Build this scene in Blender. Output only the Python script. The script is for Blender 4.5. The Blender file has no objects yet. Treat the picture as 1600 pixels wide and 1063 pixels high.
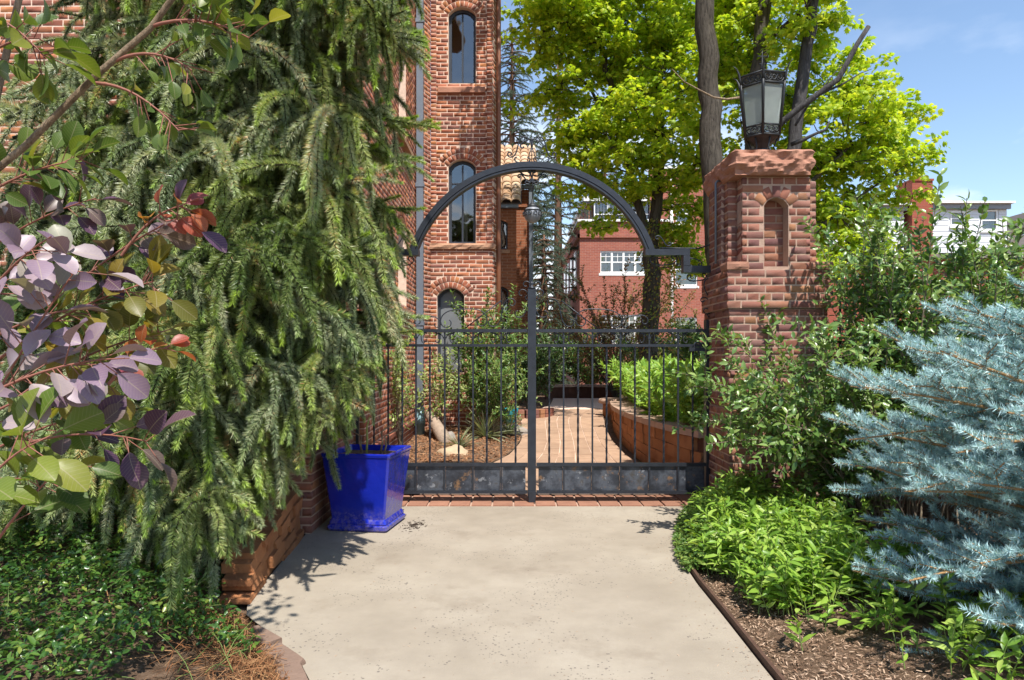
import bpy, math, random
import numpy as np
from mathutils import Vector, Matrix

random.seed(7)
RNG = np.random.default_rng(11)
S = bpy.context.scene
COL = S.collection
R = math.radians

# ------------------------------------------------------------------ camera, sky, sun, exposure
FPX, HX, HY, CZ = 1067.0, 800.0, 555.0, 1.44          # focal length and horizon of the photograph
cd = bpy.data.cameras.new('camera')
cam = bpy.data.objects.new('camera', cd)
COL.objects.link(cam)
cam.location = (0, 0, CZ)
cam.rotation_euler = (R(90), 0, 0)
cd.sensor_width = 36
cd.lens = 36 * FPX / 1600
cd.shift_y = (HY - 531.5) / 1600
cd.clip_start = 0.05
cd.clip_end = 3000
S.camera = cam

SUN_DIR = Vector((0.18, -0.53, 1.0)).normalized()      # towards the sun: right, behind the camera, high
SUN_EL = math.asin(SUN_DIR.z)
SUN_AZ = math.atan2(SUN_DIR.x, SUN_DIR.y)
w = bpy.data.worlds.new('World')
S.world = w
w.use_nodes = True
nt = w.node_tree
nt.nodes.clear()
wo = nt.nodes.new('ShaderNodeOutputWorld')
bg = nt.nodes.new('ShaderNodeBackground')
sk = nt.nodes.new('ShaderNodeTexSky')
sk.sky_type = 'NISHITA'
sk.sun_disc = False
sk.sun_elevation = SUN_EL
sk.sun_rotation = SUN_AZ
sk.altitude = 1600
sk.air_density = 1.35
sk.dust_density = 0.6
sk.ozone_density = 1.6
bg.inputs['Strength'].default_value = 0.13
tc = nt.nodes.new('ShaderNodeTexCoord')
mp = nt.nodes.new('ShaderNodeMapping')
mp.inputs['Scale'].default_value = (1.0, 1.0, 2.6)
mp.inputs['Location'].default_value = (1.35, 0.6, 0.3)
ns = nt.nodes.new('ShaderNodeTexNoise')
ns.inputs['Scale'].default_value = 2.6
ns.inputs['Detail'].default_value = 7
ns.inputs['Roughness'].default_value = 0.52
rp = nt.nodes.new('ShaderNodeValToRGB')
rp.color_ramp.elements[0].position = 0.46
rp.color_ramp.elements[1].position = 0.58
sx = nt.nodes.new('ShaderNodeSeparateXYZ')
ev = nt.nodes.new('ShaderNodeMapRange')               # cumulus towards the horizon, thin veils above
ev.inputs['From Min'].default_value = 0.16
ev.inputs['From Max'].default_value = 0.40
ev.inputs['To Min'].default_value = 1.0
ev.inputs['To Max'].default_value = 0.06
mu = nt.nodes.new('ShaderNodeMath')
mu.operation = 'MULTIPLY'
mx = nt.nodes.new('ShaderNodeMix')
mx.data_type = 'RGBA'
mx.inputs['B'].default_value = (6.6, 6.9, 7.4, 1)
L = nt.links.new
L(tc.outputs['Generated'], mp.inputs['Vector'])
L(mp.outputs['Vector'], ns.inputs['Vector'])
L(ns.outputs['Fac'], rp.inputs['Fac'])
L(tc.outputs['Generated'], sx.inputs['Vector'])
L(sx.outputs['Z'], ev.inputs['Value'])
L(rp.outputs['Color'], mu.inputs[0])
L(ev.outputs['Result'], mu.inputs[1])
L(mu.outputs['Value'], mx.inputs['Factor'])
L(sk.outputs['Color'], mx.inputs['A'])
L(mx.outputs['Result'], bg.inputs['Color'])
L(bg.outputs['Background'], wo.inputs['Surface'])

sl = bpy.data.lights.new('sun', 'SUN')
sl.energy = 4.7
sl.angle = R(0.53)
sl.color = (1.0, 0.955, 0.88)
so = bpy.data.objects.new('sun', sl)
COL.objects.link(so)
so.location = (6, -8, 20)
so.rotation_euler = (-SUN_DIR).to_track_quat('-Z', 'Y').to_euler()

S.view_settings.view_transform = 'Standard'
S.view_settings.look = 'None'
S.view_settings.gamma = 1
S.view_settings.exposure = 0.74
S.render.engine = 'CYCLES'
S.cycles.max_bounces = 7
S.cycles.transparent_max_bounces = 8
S.cycles.use_denoising = True


def P(px, py, Y):
    """a point of the place seen at pixel (px, py) of the photograph, Y metres in front of the camera"""
    return Vector(((px - HX) / FPX * Y, Y, CZ - (py - HY) / FPX * Y))


# ------------------------------------------------------------------ materials
MATS = {}


class NM:
    def __init__(s, name):
        s.m = bpy.data.materials.new(name)
        s.m.use_nodes = True
        s.t = s.m.node_tree
        s.t.nodes.clear()
        s.out = s.n('ShaderNodeOutputMaterial')
        MATS[name] = s.m

    def n(s, k, **kw):
        o = s.t.nodes.new(k)
        for a, b in kw.items():
            setattr(o, a, b)
        return o

    def l(s, a, b):
        s.t.links.new(a, b)

    def pos(s):
        return s.n('ShaderNodeNewGeometry').outputs['Position']

    def noise(s, scale, detail=4, rough=.55, vec=None):
        o = s.n('ShaderNodeTexNoise')
        o.inputs['Scale'].default_value = scale
        o.inputs['Detail'].default_value = detail
        o.inputs['Roughness'].default_value = rough
        s.l(vec if vec is not None else s.pos(), o.inputs['Vector'])
        return o.outputs['Fac']

    def ramp(s, fac, stops, interp='LINEAR'):
        o = s.n('ShaderNodeValToRGB')
        cr = o.color_ramp
        cr.interpolation = interp
        while len(cr.elements) < len(stops):
            cr.elements.new(0.5)
        for e, (p, c) in zip(cr.elements, stops):
            e.position = p
            e.color = (*c, 1) if len(c) == 3 else c
        s.l(fac, o.inputs['Fac'])
        return o.outputs['Color']

    def mix(s, fac, a, b, mode='MIX'):
        o = s.n('ShaderNodeMix', data_type='RGBA', blend_type=mode)
        for v, i in ((fac, 'Factor'), (a, 'A'), (b, 'B')):
            if hasattr(v, 'links'):
                s.l(v, o.inputs[i])
            elif i == 'Factor':
                o.inputs[i].default_value = v
            else:
                o.inputs[i].default_value = (*v, 1)
        return o.outputs['Result']

    def math(s, op, a, b=0.0):
        o = s.n('ShaderNodeMath', operation=op)
        for i, v in enumerate((a, b)):
            if hasattr(v, 'links'):
                s.l(v, o.inputs[i])
            else:
                o.inputs[i].default_value = v
        return o.outputs['Value']

    def rnd(s):
        """a random number of each piece: of the object, and of the piece inside a joined mesh"""
        a = s.n('ShaderNodeAttribute', attribute_name='rnd').outputs['Fac']
        b = s.n('ShaderNodeObjectInfo').outputs['Random']
        return s.math('FRACT', s.math('ADD', a, b))

    def attr(s, nme):
        return s.n('ShaderNodeAttribute', attribute_name=nme).outputs['Fac']

    def bsdf(s, col, rough=.7, metal=0.0, spec=.4, bump=None, bd=.01, coat=0.0):
        p = s.n('ShaderNodeBsdfPrincipled')
        for v, i in ((col, 'Base Color'), (rough, 'Roughness'), (metal, 'Metallic')):
            if hasattr(v, 'links'):
                s.l(v, p.inputs[i])
            elif i == 'Base Color':
                p.inputs[i].default_value = (*v, 1)
            else:
                p.inputs[i].default_value = v
        p.inputs['Specular IOR Level'].default_value = spec
        p.inputs['Coat Weight'].default_value = coat
        if bump is not None:
            b = s.n('ShaderNodeBump')
            b.inputs['Strength'].default_value = 1.0
            b.inputs['Distance'].default_value = bd
            s.l(bump, b.inputs['Height'])
            s.l(b.outputs['Normal'], p.inputs['Normal'])
        s.p = p
        return p.outputs['BSDF']

    def done(s, sh):
        s.l(sh, s.out.inputs['Surface'])
        return s.m


def mat_brick(name, stops, mott=.35):
    k = NM(name)
    c = k.ramp(k.rnd(), stops)
    n1 = k.noise(38, 5, .65)
    n2 = k.noise(7, 3)
    c = k.mix(k.math('MULTIPLY', n1, mott), c, (0.06, 0.03, 0.03))
    c = k.mix(k.math('MULTIPLY', k.ramp(k.noise(2.3, 5, .65), [(.45, (0, 0, 0)), (.7, (1, 1, 1))]), .35), c, (0.07, 0.045, 0.04))
    c = k.mix(k.math('MULTIPLY', k.math('POWER', n2, 3.0), .55), c, (0.45, 0.33, 0.27))
    return k.done(k.bsdf(c, .88, spec=.25, bump=k.noise(150, 6, .75), bd=.0035))


BRK0 = BRK = [(0, (0.20, 0.062, 0.040)), (.18, (0.29, 0.10, 0.058)), (.36, (0.15, 0.058, 0.052)), (.52, (0.33, 0.135, 0.075)),
       (.68, (0.23, 0.085, 0.068)), (.82, (0.37, 0.165, 0.07)), (.92, (0.17, 0.075, 0.075)), (1, (0.27, 0.09, 0.05))]
BRT = [(p, (min(1, c[0] * 1.45), c[1] * 1.22, c[2] * .92)) for p, c in BRK]
BRK = [(p, (c[0] * 1.15, c[1] * 1.15, c[2] * 1.15)) for p, c in BRK]
mat_brick('brick', BRK)
mat_brick('brick_tower', BRT, .28)


def mat_mortar(name, col):
    k = NM(name)
    c = k.mix(k.noise(25, 5, .6), tuple(v * .65 for v in col), tuple(min(1, v * 1.2) for v in col))
    return k.done(k.bsdf(c, .95, spec=.1, bump=k.noise(160, 4, .7), bd=.004))


mat_mortar('mortar', (0.46, 0.31, 0.235))
mat_mortar('mortar_light', (0.74, 0.54, 0.42))


def mat_farbrick(name, a, b, mo, bw=.215, bh=.0686):
    """brick too far away to tell single bricks: courses in the material"""
    k = NM(name)
    g = k.n('ShaderNodeNewGeometry')
    sp = k.n('ShaderNodeSeparateXYZ')
    k.l(g.outputs['Position'], sp.inputs[0])
    sn = k.n('ShaderNodeSeparateXYZ')
    k.l(g.outputs['True Normal'], sn.inputs[0])
    f = k.math('GREATER_THAN', k.math('ABSOLUTE', sn.outputs['X']), .7)
    u = k.math('ADD', k.math('MULTIPLY', sp.outputs['X'], k.math('SUBTRACT', 1.0, f)), k.math('MULTIPLY', sp.outputs['Y'], f))
    cb = k.n('ShaderNodeCombineXYZ')
    k.l(u, cb.inputs['X'])
    k.l(sp.outputs['Z'], cb.inputs['Y'])
    t = k.n('ShaderNodeTexBrick')
    t.inputs['Scale'].default_value = 1
    t.inputs['Brick Width'].default_value = bw
    t.inputs['Row Height'].default_value = bh
    t.inputs['Mortar Size'].default_value = .006
    t.inputs['Mortar Smooth'].default_value = .2
    t.inputs['Color1'].default_value = (*a, 1)
    t.inputs['Color2'].default_value = (*b, 1)
    t.inputs['Mortar'].default_value = (*mo, 1)
    k.l(cb.outputs['Vector'], t.inputs['Vector'])
    c = k.mix(k.math('MULTIPLY', k.noise(1.3, 5, .6), .5), t.outputs['Color'], tuple(v * .55 for v in a))
    return k.done(k.bsdf(c, .9, spec=.2, bump=k.math('SUBTRACT', 1.0, t.outputs['Fac']), bd=.006))


mat_farbrick('far_brick', (0.40, 0.13, 0.085), (0.30, 0.09, 0.065), (0.48, 0.31, 0.25))
mat_farbrick('wing_brick', (0.34, 0.125, 0.06), (0.24, 0.085, 0.045), (0.42, 0.26, 0.18))
mat_farbrick('row_brick', (0.38, 0.10, 0.06), (0.29, 0.075, 0.05), (0.33, 0.17, 0.13))


def simple(name, col, rough=.6, metal=0, spec=.4, var=.25, sc=6, bsc=60, bd=.002, coat=0, rnd=False):
    k = NM(name)
    c = k.mix(k.noise(sc, 5, .6), tuple(v * (1 - var) for v in col), tuple(min(1, v * (1 + var)) for v in col))
    if rnd:
        c = k.mix(k.math('MULTIPLY', k.rnd(), .75), c, tuple(v * .45 for v in col))
    return k.done(k.bsdf(c, rough, metal, spec, bump=k.noise(bsc, 4, .6), bd=bd, coat=coat))


simple('iron', (0.028, 0.032, 0.042), .42, .35, .5, .5, 14, 90, .0015)
simple('old_iron', (0.030, 0.032, 0.034), .5, .4, .5, .5, 25, 120, .002)
simple('dark_frame', (0.030, 0.036, 0.048), .45, 0, .4, .2, 8)
simple('grey_door', (0.16, 0.17, 0.18), .5, 0, .4, .15, 5)
simple('downspout', (0.15, 0.175, 0.21), .5, .2, .4, .2, 9)
simple('brown_spout', (0.20, 0.075, 0.035), .5, .1, .4, .3, 9)
simple('aqua_pipe', (0.22, 0.36, 0.40), .45, 0, .4, .25, 12)
simple('turquoise', (0.03, 0.30, 0.34), .25, 0, .5, .25, 12)
simple('white_paint', (0.78, 0.78, 0.76), .5, 0, .4, .06, 5)
simple('siding', (0.66, 0.68, 0.70), .55, 0, .3, .07, 3)
simple('slate_roof', (0.10, 0.085, 0.075), .8, 0, .2, .35, 5, 30, .01)
simple('grey_metal', (0.22, 0.23, 0.25), .5, .3, .4, .2, 6)
simple('curtain', (0.55, 0.50, 0.42), .9, 0, .1, .15, 3)
simple('room', (0.03, 0.028, 0.026), .9, 0, .1, .3, 2)
simple('bulb', (0.75, 0.72, 0.66), .3, 0, .4, .1, 5)
simple('roof_tile', (0.40, 0.26, 0.16), .85, 0, .2, .3, 6, 40, .004, rnd=False)
simple('rock', (0.46, 0.34, 0.22), .9, 0, .2, .35, 9, 30, .01)
simple('grey_rock', (0.30, 0.26, 0.23), .9, 0, .2, .35, 9, 30, .01)
simple('wood_log', (0.32, 0.24, 0.18), .9, 0, .2, .4, 14, 50, .01)
simple('flagcap', (0.42, 0.28, 0.21), .9, 0, .2, .25, 8, 50, .005)
simple('dark_wall', (0.10, 0.045, 0.030), .9, 0, .2, .4, 9, 40, .006)
simple('edging', (0.10, 0.055, 0.038), .7, .2, .3, .5, 20, 70, .003)
simple('edge_stone', (0.21, 0.14, 0.105), .9, 0, .2, .3, 12, 60, .005)
simple('cane', (0.30, 0.34, 0.10), .6, 0, .3, .3, 30)


def mat_sandstone(name, col, dark):
    k = NM(name)
    c = k.ramp(k.noise(5, 6, .65), [(.25, dark), (.5, col), (.8, tuple(min(1, v * 1.25) for v in col))])
    c = k.mix(k.math('MULTIPLY', k.noise(60, 4), .3), c, dark)
    c = k.mix(k.math('MULTIPLY', k.rnd(), .5), c, tuple(v * .62 for v in col))
    return k.done(k.bsdf(c, .92, spec=.2, bump=k.noise(60, 8, .75), bd=.006))


mat_sandstone('sandstone', (0.40, 0.20, 0.135), (0.26, 0.115, 0.075))
mat_sandstone('ledge_stone', (0.46, 0.27, 0.17), (0.25, 0.12, 0.08))
mat_sandstone('orange_block', (0.40, 0.175, 0.075), (0.24, 0.085, 0.04))
mat_sandstone('paver', (0.42, 0.275, 0.185), (0.29, 0.175, 0.115))
mat_sandstone('threshold_brick', (0.34, 0.17, 0.11), (0.22, 0.10, 0.07))

k = NM('concrete')
big = k.noise(.9, 5, .6)
c = k.ramp(big, [(.3, (0.255, 0.212, 0.16)), (.5, (0.335, 0.285, 0.222)), (.72, (0.395, 0.345, 0.275))])
c = k.mix(k.math('MULTIPLY', k.ramp(k.noise(5.5, 6, .7), [(.4, (0, 0, 0)), (.68, (1, 1, 1))]), .34), c, (0.22, 0.185, 0.145))
fine = k.noise(55, 6, .75)
c = k.mix(k.math('MULTIPLY', fine, .38), c, (0.26, 0.225, 0.18))
v = k.n('ShaderNodeTexVoronoi')
v.inputs['Scale'].default_value = 46
k.l(k.pos(), v.inputs['Vector'])
pit = k.math('LESS_THAN', v.outputs['Distance'], k.math('MULTIPLY', k.math('POWER', k.noise(31, 2), 2.0), .75))
spk = k.math('MULTIPLY', pit, k.math('GREATER_THAN', k.noise(1.9, 5, .65), .52))
c = k.mix(k.math('MULTIPLY', spk, .8), c, (0.15, 0.125, 0.105))
st = k.ramp(k.noise(1.7, 7, .68), [(.55, (0, 0, 0)), (.70, (1, 1, 1))])
c = k.mix(k.math('MULTIPLY', st, .5), c, (0.19, 0.15, 0.11))
k.done(k.bsdf(c, .9, spec=.25, bump=k.mix(.35, fine, spk), bd=.003))

k = NM('soil')
c = k.ramp(k.noise(16, 7, .7), [(.3, (0.075, 0.045, 0.03)), (.5, (0.20, 0.13, 0.085)), (.7, (0.34, 0.235, 0.165))])
c = k.mix(k.math('MULTIPLY', k.noise(1.2, 4), .5), c, (0.10, 0.06, 0.035))
k.done(k.bsdf(c, .95, spec=.1, bump=k.noise(40, 8, .75), bd=.03))

k = NM('mulch')
c = k.ramp(k.rnd(), [(0, (0.15, 0.065, 0.03)), (.35, (0.27, 0.13, 0.065)), (.7, (0.38, 0.21, 0.11)), (1, (0.20, 0.09, 0.05))])
k.done(k.bsdf(c, .95, spec=.1, bump=k.noise(90, 4), bd=.004))
k = NM('litter')
c = k.ramp(k.rnd(), [(0, (0.14, 0.08, 0.05)), (.4, (0.32, 0.21, 0.14)), (.8, (0.48, 0.35, 0.25)), (1, (0.22, 0.12, 0.07))])
k.done(k.bsdf(c, .95, spec=.1))
k = NM('debris')
k.done(k.bsdf((0.045, 0.032, 0.024), .95, spec=.1))
k = NM('straw')
c = k.ramp(k.rnd(), [(0, (0.13, 0.055, 0.025)), (.4, (0.24, 0.11, 0.05)), (.8, (0.33, 0.19, 0.09)), (1, (0.18, 0.07, 0.03))])
k.done(k.bsdf(c, .95, spec=.1))

k = NM('kick_panel')
n1 = k.noise(6, 6, .65)
c = k.ramp(n1, [(.3, (0.012, 0.013, 0.017)), (.47, (0.03, 0.034, 0.045)), (.6, (0.075, 0.085, 0.105)), (.7, (0.05, 0.045, 0.04))])
rs = k.ramp(k.noise(9, 8, .7), [(.57, (0, 0, 0)), (.66, (1, 1, 1))])
c = k.mix(k.math('MULTIPLY', rs, .85), c, (0.22, 0.12, 0.055))
ps = k.ramp(k.noise(11, 8, .75, k.n('ShaderNodeTexCoord').outputs['Object']), [(.60, (0, 0, 0)), (.62, (1, 1, 1))])
c = k.mix(k.math('MULTIPLY', ps, .75), c, (0.24, 0.25, 0.27))
k.done(k.bsdf(c, .48, .15, .5, bump=n1, bd=.004))

k = NM('blue_glaze')
n1 = k.noise(4, 4)
c = k.mix(n1, (0.005, 0.012, 0.24), (0.012, 0.03, 0.46))
c = k.mix(k.math('MULTIPLY', k.ramp(k.noise(70, 3), [(.7, (0, 0, 0)), (.78, (1, 1, 1))]), .25), c, (.3, .3, .5))
dz = k.n('ShaderNodeSeparateXYZ')
k.l(k.pos(), dz.inputs[0])
low = k.n('ShaderNodeMapRange')
low.inputs['From Min'].default_value = .22
low.inputs['From Max'].default_value = .0
k.l(dz.outputs['Z'], low.inputs['Value'])
splash = k.math('MULTIPLY', low.outputs['Result'], k.ramp(k.noise(26, 6, .7), [(.42, (0, 0, 0)), (.66, (1, 1, 1))]))
c = k.mix(k.math('MULTIPLY', splash, .7), c, (0.22, 0.17, 0.13))
k.done(k.bsdf(c, k.math('ADD', k.math('MULTIPLY', splash, .5), .16), 0, .6, bump=k.noise(9, 3), bd=.006, coat=.35))

k = NM('window_glass')
tr = k.n('ShaderNodeBsdfTransparent')
tr.inputs['Color'].default_value = (.62, .66, .68, 1)
gl = k.n('ShaderNodeBsdfGlossy')
gl.inputs['Roughness'].default_value = .03
bmp = k.n('ShaderNodeBump')
bmp.inputs['Distance'].default_value = .01
k.l(k.noise(1.6, 2), bmp.inputs['Height'])
k.l(bmp.outputs['Normal'], gl.inputs['Normal'])
ms = k.n('ShaderNodeMixShader')
fr = k.n('ShaderNodeFresnel')
fr.inputs['IOR'].default_value = 1.9
k.l(k.math('ADD', fr.outputs['Fac'], .10), ms.inputs[0])
k.l(tr.outputs[0], ms.inputs[1])
k.l(gl.outputs[0], ms.inputs[2])
k.done(ms.outputs[0])

k = NM('lantern_glass')
tr = k.n('ShaderNodeBsdfTransparent')
tr.inputs['Color'].default_value = (.80, .86, .84, 1)
df = k.n('ShaderNodeBsdfPrincipled')
k.l(k.mix(k.noise(11, 5, .7), (0.36, 0.40, 0.37), (0.60, 0.64, 0.60)), df.inputs['Base Color'])
df.inputs['Roughness'].default_value = .22
tl = k.n('ShaderNodeBsdfTranslucent')
tl.inputs['Color'].default_value = (.6, .66, .62, 1)
m0 = k.n('ShaderNodeMixShader')
m0.inputs[0].default_value = .45
k.l(df.outputs[0], m0.inputs[1])
k.l(tl.outputs[0], m0.inputs[2])
ms = k.n('ShaderNodeMixShader')
ms.inputs[0].default_value = .62
k.l(tr.outputs[0], ms.inputs[1])
k.l(m0.outputs[0], ms.inputs[2])
k.done(ms.outputs[0])


def mat_leaf(name, stops, trans=.38, rough=.42, tip=None, spec=.4, veins=False):
    k = NM(name)
    if tip:                                              # needles: the number stored, shifted a little from sprig to sprig
        c = k.ramp(k.math('ADD', k.attr('rnd'), k.math('MULTIPLY', k.math('SUBTRACT', k.n('ShaderNodeObjectInfo').outputs['Random'], .5), .3)), stops)
    else:
        c = k.ramp(k.rnd(), stops)
    if veins:                                            # midrib and side veins in the leaf's own coordinates
        sp = k.n('ShaderNodeSeparateXYZ')
        k.l(k.n('ShaderNodeTexCoord').outputs['Object'], sp.inputs[0])
        ax = k.math('ABSOLUTE', sp.outputs['X'])
        rib = k.math('LESS_THAN', ax, .013)
        ph = k.math('SINE', k.math('MULTIPLY', k.math('SUBTRACT', sp.outputs['Y'], k.math('MULTIPLY', ax, .75)), 62.0))
        sv = k.math('GREATER_THAN', ph, .93)
        c = k.mix(k.math('MULTIPLY', k.math('MAXIMUM', rib, k.math('MULTIPLY', sv, .55)), .45), c, (0.45, 0.38, 0.25))
        c = k.mix(k.math('MULTIPLY', k.noise(9, 4, .6, k.n('ShaderNodeTexCoord').outputs['Object']), .35), c, tuple(v * .4 for v in stops[1][1]))
    if tip:
        c = k.mix(k.attr('tip'), c, tip)
    b = k.bsdf(c, rough, spec=spec)
    t = k.n('ShaderNodeBsdfTranslucent')
    k.l(k.mix(1.0, c, (1.25, 1.2, .55), 'MULTIPLY'), t.inputs['Color'])
    m = k.n('ShaderNodeMixShader')
    m.inputs[0].default_value = trans
    k.l(b, m.inputs[1])
    k.l(t.outputs[0], m.inputs[2])
    return k.done(m.outputs[0])


mat_leaf('maple_leaf', [(0, (0.220, 0.363, 0.022)), (.3, (0.335, 0.481, 0.033)), (.6, (0.489, 0.609, 0.050)), (.85, (0.670, 0.704, 0.066)), (1, (0.270, 0.422, 0.028))], .55)
mat_leaf('maple_shade_leaf', [(0, (0.09, 0.17, 0.014)), (.4, (0.16, 0.26, 0.02)), (.8, (0.27, 0.35, 0.028)), (1, (0.12, 0.2, 0.02))], .42)
mat_leaf('shrub_leaf', [(0, (0.061, 0.132, 0.028)), (.4, (0.121, 0.220, 0.050)), (.8, (0.198, 0.297, 0.077)), (1, (0.286, 0.363, 0.110))], .3, .32, spec=.55)
mat_leaf('garden_leaf', [(0, (0.05, 0.11, 0.022)), (.4, (0.10, 0.19, 0.04)), (.8, (0.18, 0.27, 0.06)), (1, (0.30, 0.34, 0.09))], .3, .38)
mat_leaf('pale_leaf', [(0, (0.12, 0.2, 0.04)), (.5, (0.23, 0.31, 0.07)), (1, (0.40, 0.42, 0.16))], .3, .4)
mat_leaf('dark_leaf', [(0, (0.025, 0.06, 0.014)), (.5, (0.05, 0.10, 0.022)), (1, (0.09, 0.15, 0.03))], .25, .4)
mat_leaf('perennial_leaf', [(0, (0.13, 0.26, 0.03)), (.4, (0.22, 0.38, 0.05)), (.8, (0.32, 0.48, 0.075)), (1, (0.42, 0.54, 0.13))], .4, .38)
mat_leaf('vinca_leaf', [(0, (0.03, 0.085, 0.016)), (.5, (0.06, 0.14, 0.025)), (.85, (0.11, 0.20, 0.035)), (1, (0.22, 0.26, 0.05))], .25, .3, spec=.55)
mat_leaf('red_leaf', [(0, (0.16, 0.16, 0.03)), (.3, (0.30, 0.16, 0.06)), (.6, (0.36, 0.13, 0.075)), (.8, (0.22, 0.2, 0.04)), (1, (0.10, 0.13, 0.03))], .35, .45)
mat_leaf('ivy_leaf', [(0, (0.14, 0.20, 0.03)), (.5, (0.26, 0.30, 0.045)), (.8, (0.36, 0.26, 0.06)), (1, (0.34, 0.14, 0.05))], .35, .4)
mat_leaf('mauve_leaf', [(0, (0.182, 0.111, 0.169)), (.4, (0.273, 0.189, 0.247)), (.75, (0.364, 0.273, 0.312)), (1, (0.286, 0.286, 0.195))], .18, .45, spec=.5, veins=True)
mat_leaf('plum_leaf', [(0, (0.055, 0.025, 0.055)), (.5, (0.11, 0.05, 0.10)), (1, (0.14, 0.10, 0.07))], .25, .4, veins=True)
mat_leaf('olive_leaf', [(0, (0.10, 0.12, 0.02)), (.4, (0.2, 0.19, 0.03)), (.7, (0.32, 0.22, 0.03)), (1, (0.14, 0.16, 0.03))], .45, .42, veins=True)
mat_leaf('scarlet_leaf', [(0, (0.36, 0.05, 0.05)), (.35, (0.42, 0.13, 0.03)), (.7, (0.30, 0.06, 0.12)), (1, (0.45, 0.2, 0.03))], .45, .4, veins=True)
mat_leaf('smoke_green_leaf', [(0, (0.06, 0.12, 0.02)), (.5, (0.12, 0.19, 0.028)), (.85, (0.22, 0.27, 0.04)), (1, (0.30, 0.28, 0.04))], .42, .42, veins=True)
mat_leaf('spruce_needle', [(0, (0.156, 0.225, 0.054)), (.35, (0.302, 0.380, 0.122)), (.7, (0.489, 0.541, 0.230)), (.93, (0.686, 0.647, 0.337)), (1, (0.717, 0.380, 0.184))], .28, .36, tip=(0.424, 0.619, 0.062), spec=.6)
mat_leaf('spruce_needle_grey', [(0, (0.134, 0.196, 0.091)), (.35, (0.279, 0.341, 0.180)), (.7, (0.491, 0.522, 0.323)), (.93, (0.676, 0.652, 0.436)), (1, (0.711, 0.406, 0.211))], .22, .36, tip=(0.373, 0.551, 0.091), spec=.6)
mat_leaf('spruce_needle_deep', [(0, (0.077, 0.131, 0.030)), (.35, (0.155, 0.225, 0.060)), (.7, (0.267, 0.332, 0.108)), (.93, (0.422, 0.427, 0.168)), (1, (0.535, 0.261, 0.108))], .25, .36, tip=(0.394, 0.558, 0.048), spec=.6)
mat_leaf('blue_needle', [(0, (0.14, 0.29, 0.32)), (.4, (0.35, 0.54, 0.57)), (.8, (0.46, 0.63, 0.65)), (1, (0.58, 0.70, 0.70))], .12, .4, tip=(0.50, 0.69, 0.72), spec=.5)
mat_leaf('far_needle', [(0, (0.045, 0.075, 0.045)), (.5, (0.10, 0.145, 0.095)), (1, (0.19, 0.235, 0.17))], .15, .5)
mat_leaf('yucca_blade', [(0, (0.18, 0.22, 0.11)), (.5, (0.30, 0.34, 0.20)), (1, (0.42, 0.43, 0.29))], .2, .45)


def mat_bark(name, a, b, sc=9):
    k = NM(name)
    mpn = k.n('ShaderNodeMapping')
    mpn.inputs['Scale'].default_value = (1, 1, .18)
    k.l(k.pos(), mpn.inputs['Vector'])
    n = k.noise(sc * 3, 8, .7, mpn.outputs['Vector'])
    c = k.ramp(n, [(.32, a), (.55, b), (.75, tuple(min(1, v * 1.5) for v in b))])
    return k.done(k.bsdf(c, .92, spec=.2, bump=n, bd=.03))


mat_bark('maple_bark', (0.022, 0.018, 0.014), (0.085, 0.072, 0.058))
mat_bark('dead_bark', (0.025, 0.022, 0.022), (0.075, 0.07, 0.07))
mat_bark('spruce_bark', (0.05, 0.03, 0.02), (0.17, 0.09, 0.055))
mat_bark('spruce_core', (0.02, 0.022, 0.012), (0.075, 0.075, 0.04), 30)
mat_bark('twig_bark', (0.15, 0.10, 0.06), (0.36, 0.26, 0.17), 20)
mat_bark('shrub_bark', (0.12, 0.09, 0.06), (0.30, 0.24, 0.17), 20)
simple('orange_twig', (0.34, 0.20, 0.09), .7, 0, .3, .3, 30)
simple('green_stem', (0.16, 0.22, 0.06), .6, 0, .3, .3, 30)
simple('red_stem', (0.25, 0.10, 0.07), .6, 0, .3, .3, 30)
M = MATS

# ------------------------------------------------------------------ mesh helpers


def link(o, parent=None, mat=None):
    COL.objects.link(o)
    if parent is not None:
        o.parent = parent
        o.matrix_parent_inverse = WM[parent.name].inverted()
    WM[o.name] = Matrix.Identity(4) if o.type == 'MESH' else Matrix.Translation(o.location)
    return o


WM = {}


def tag(o, label=None, cat=None, group=None, kind=None):
    for a, b in (('label', label), ('category', cat), ('group', group), ('kind', kind)):
        if b:
            o[a] = b
    return o


def thing(name, label, cat, loc, group=None):
    o = bpy.data.objects.new(name, None)
    o.empty_display_size = .1
    o.location = loc
    link(o)
    return tag(o, label, cat, group)


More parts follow.
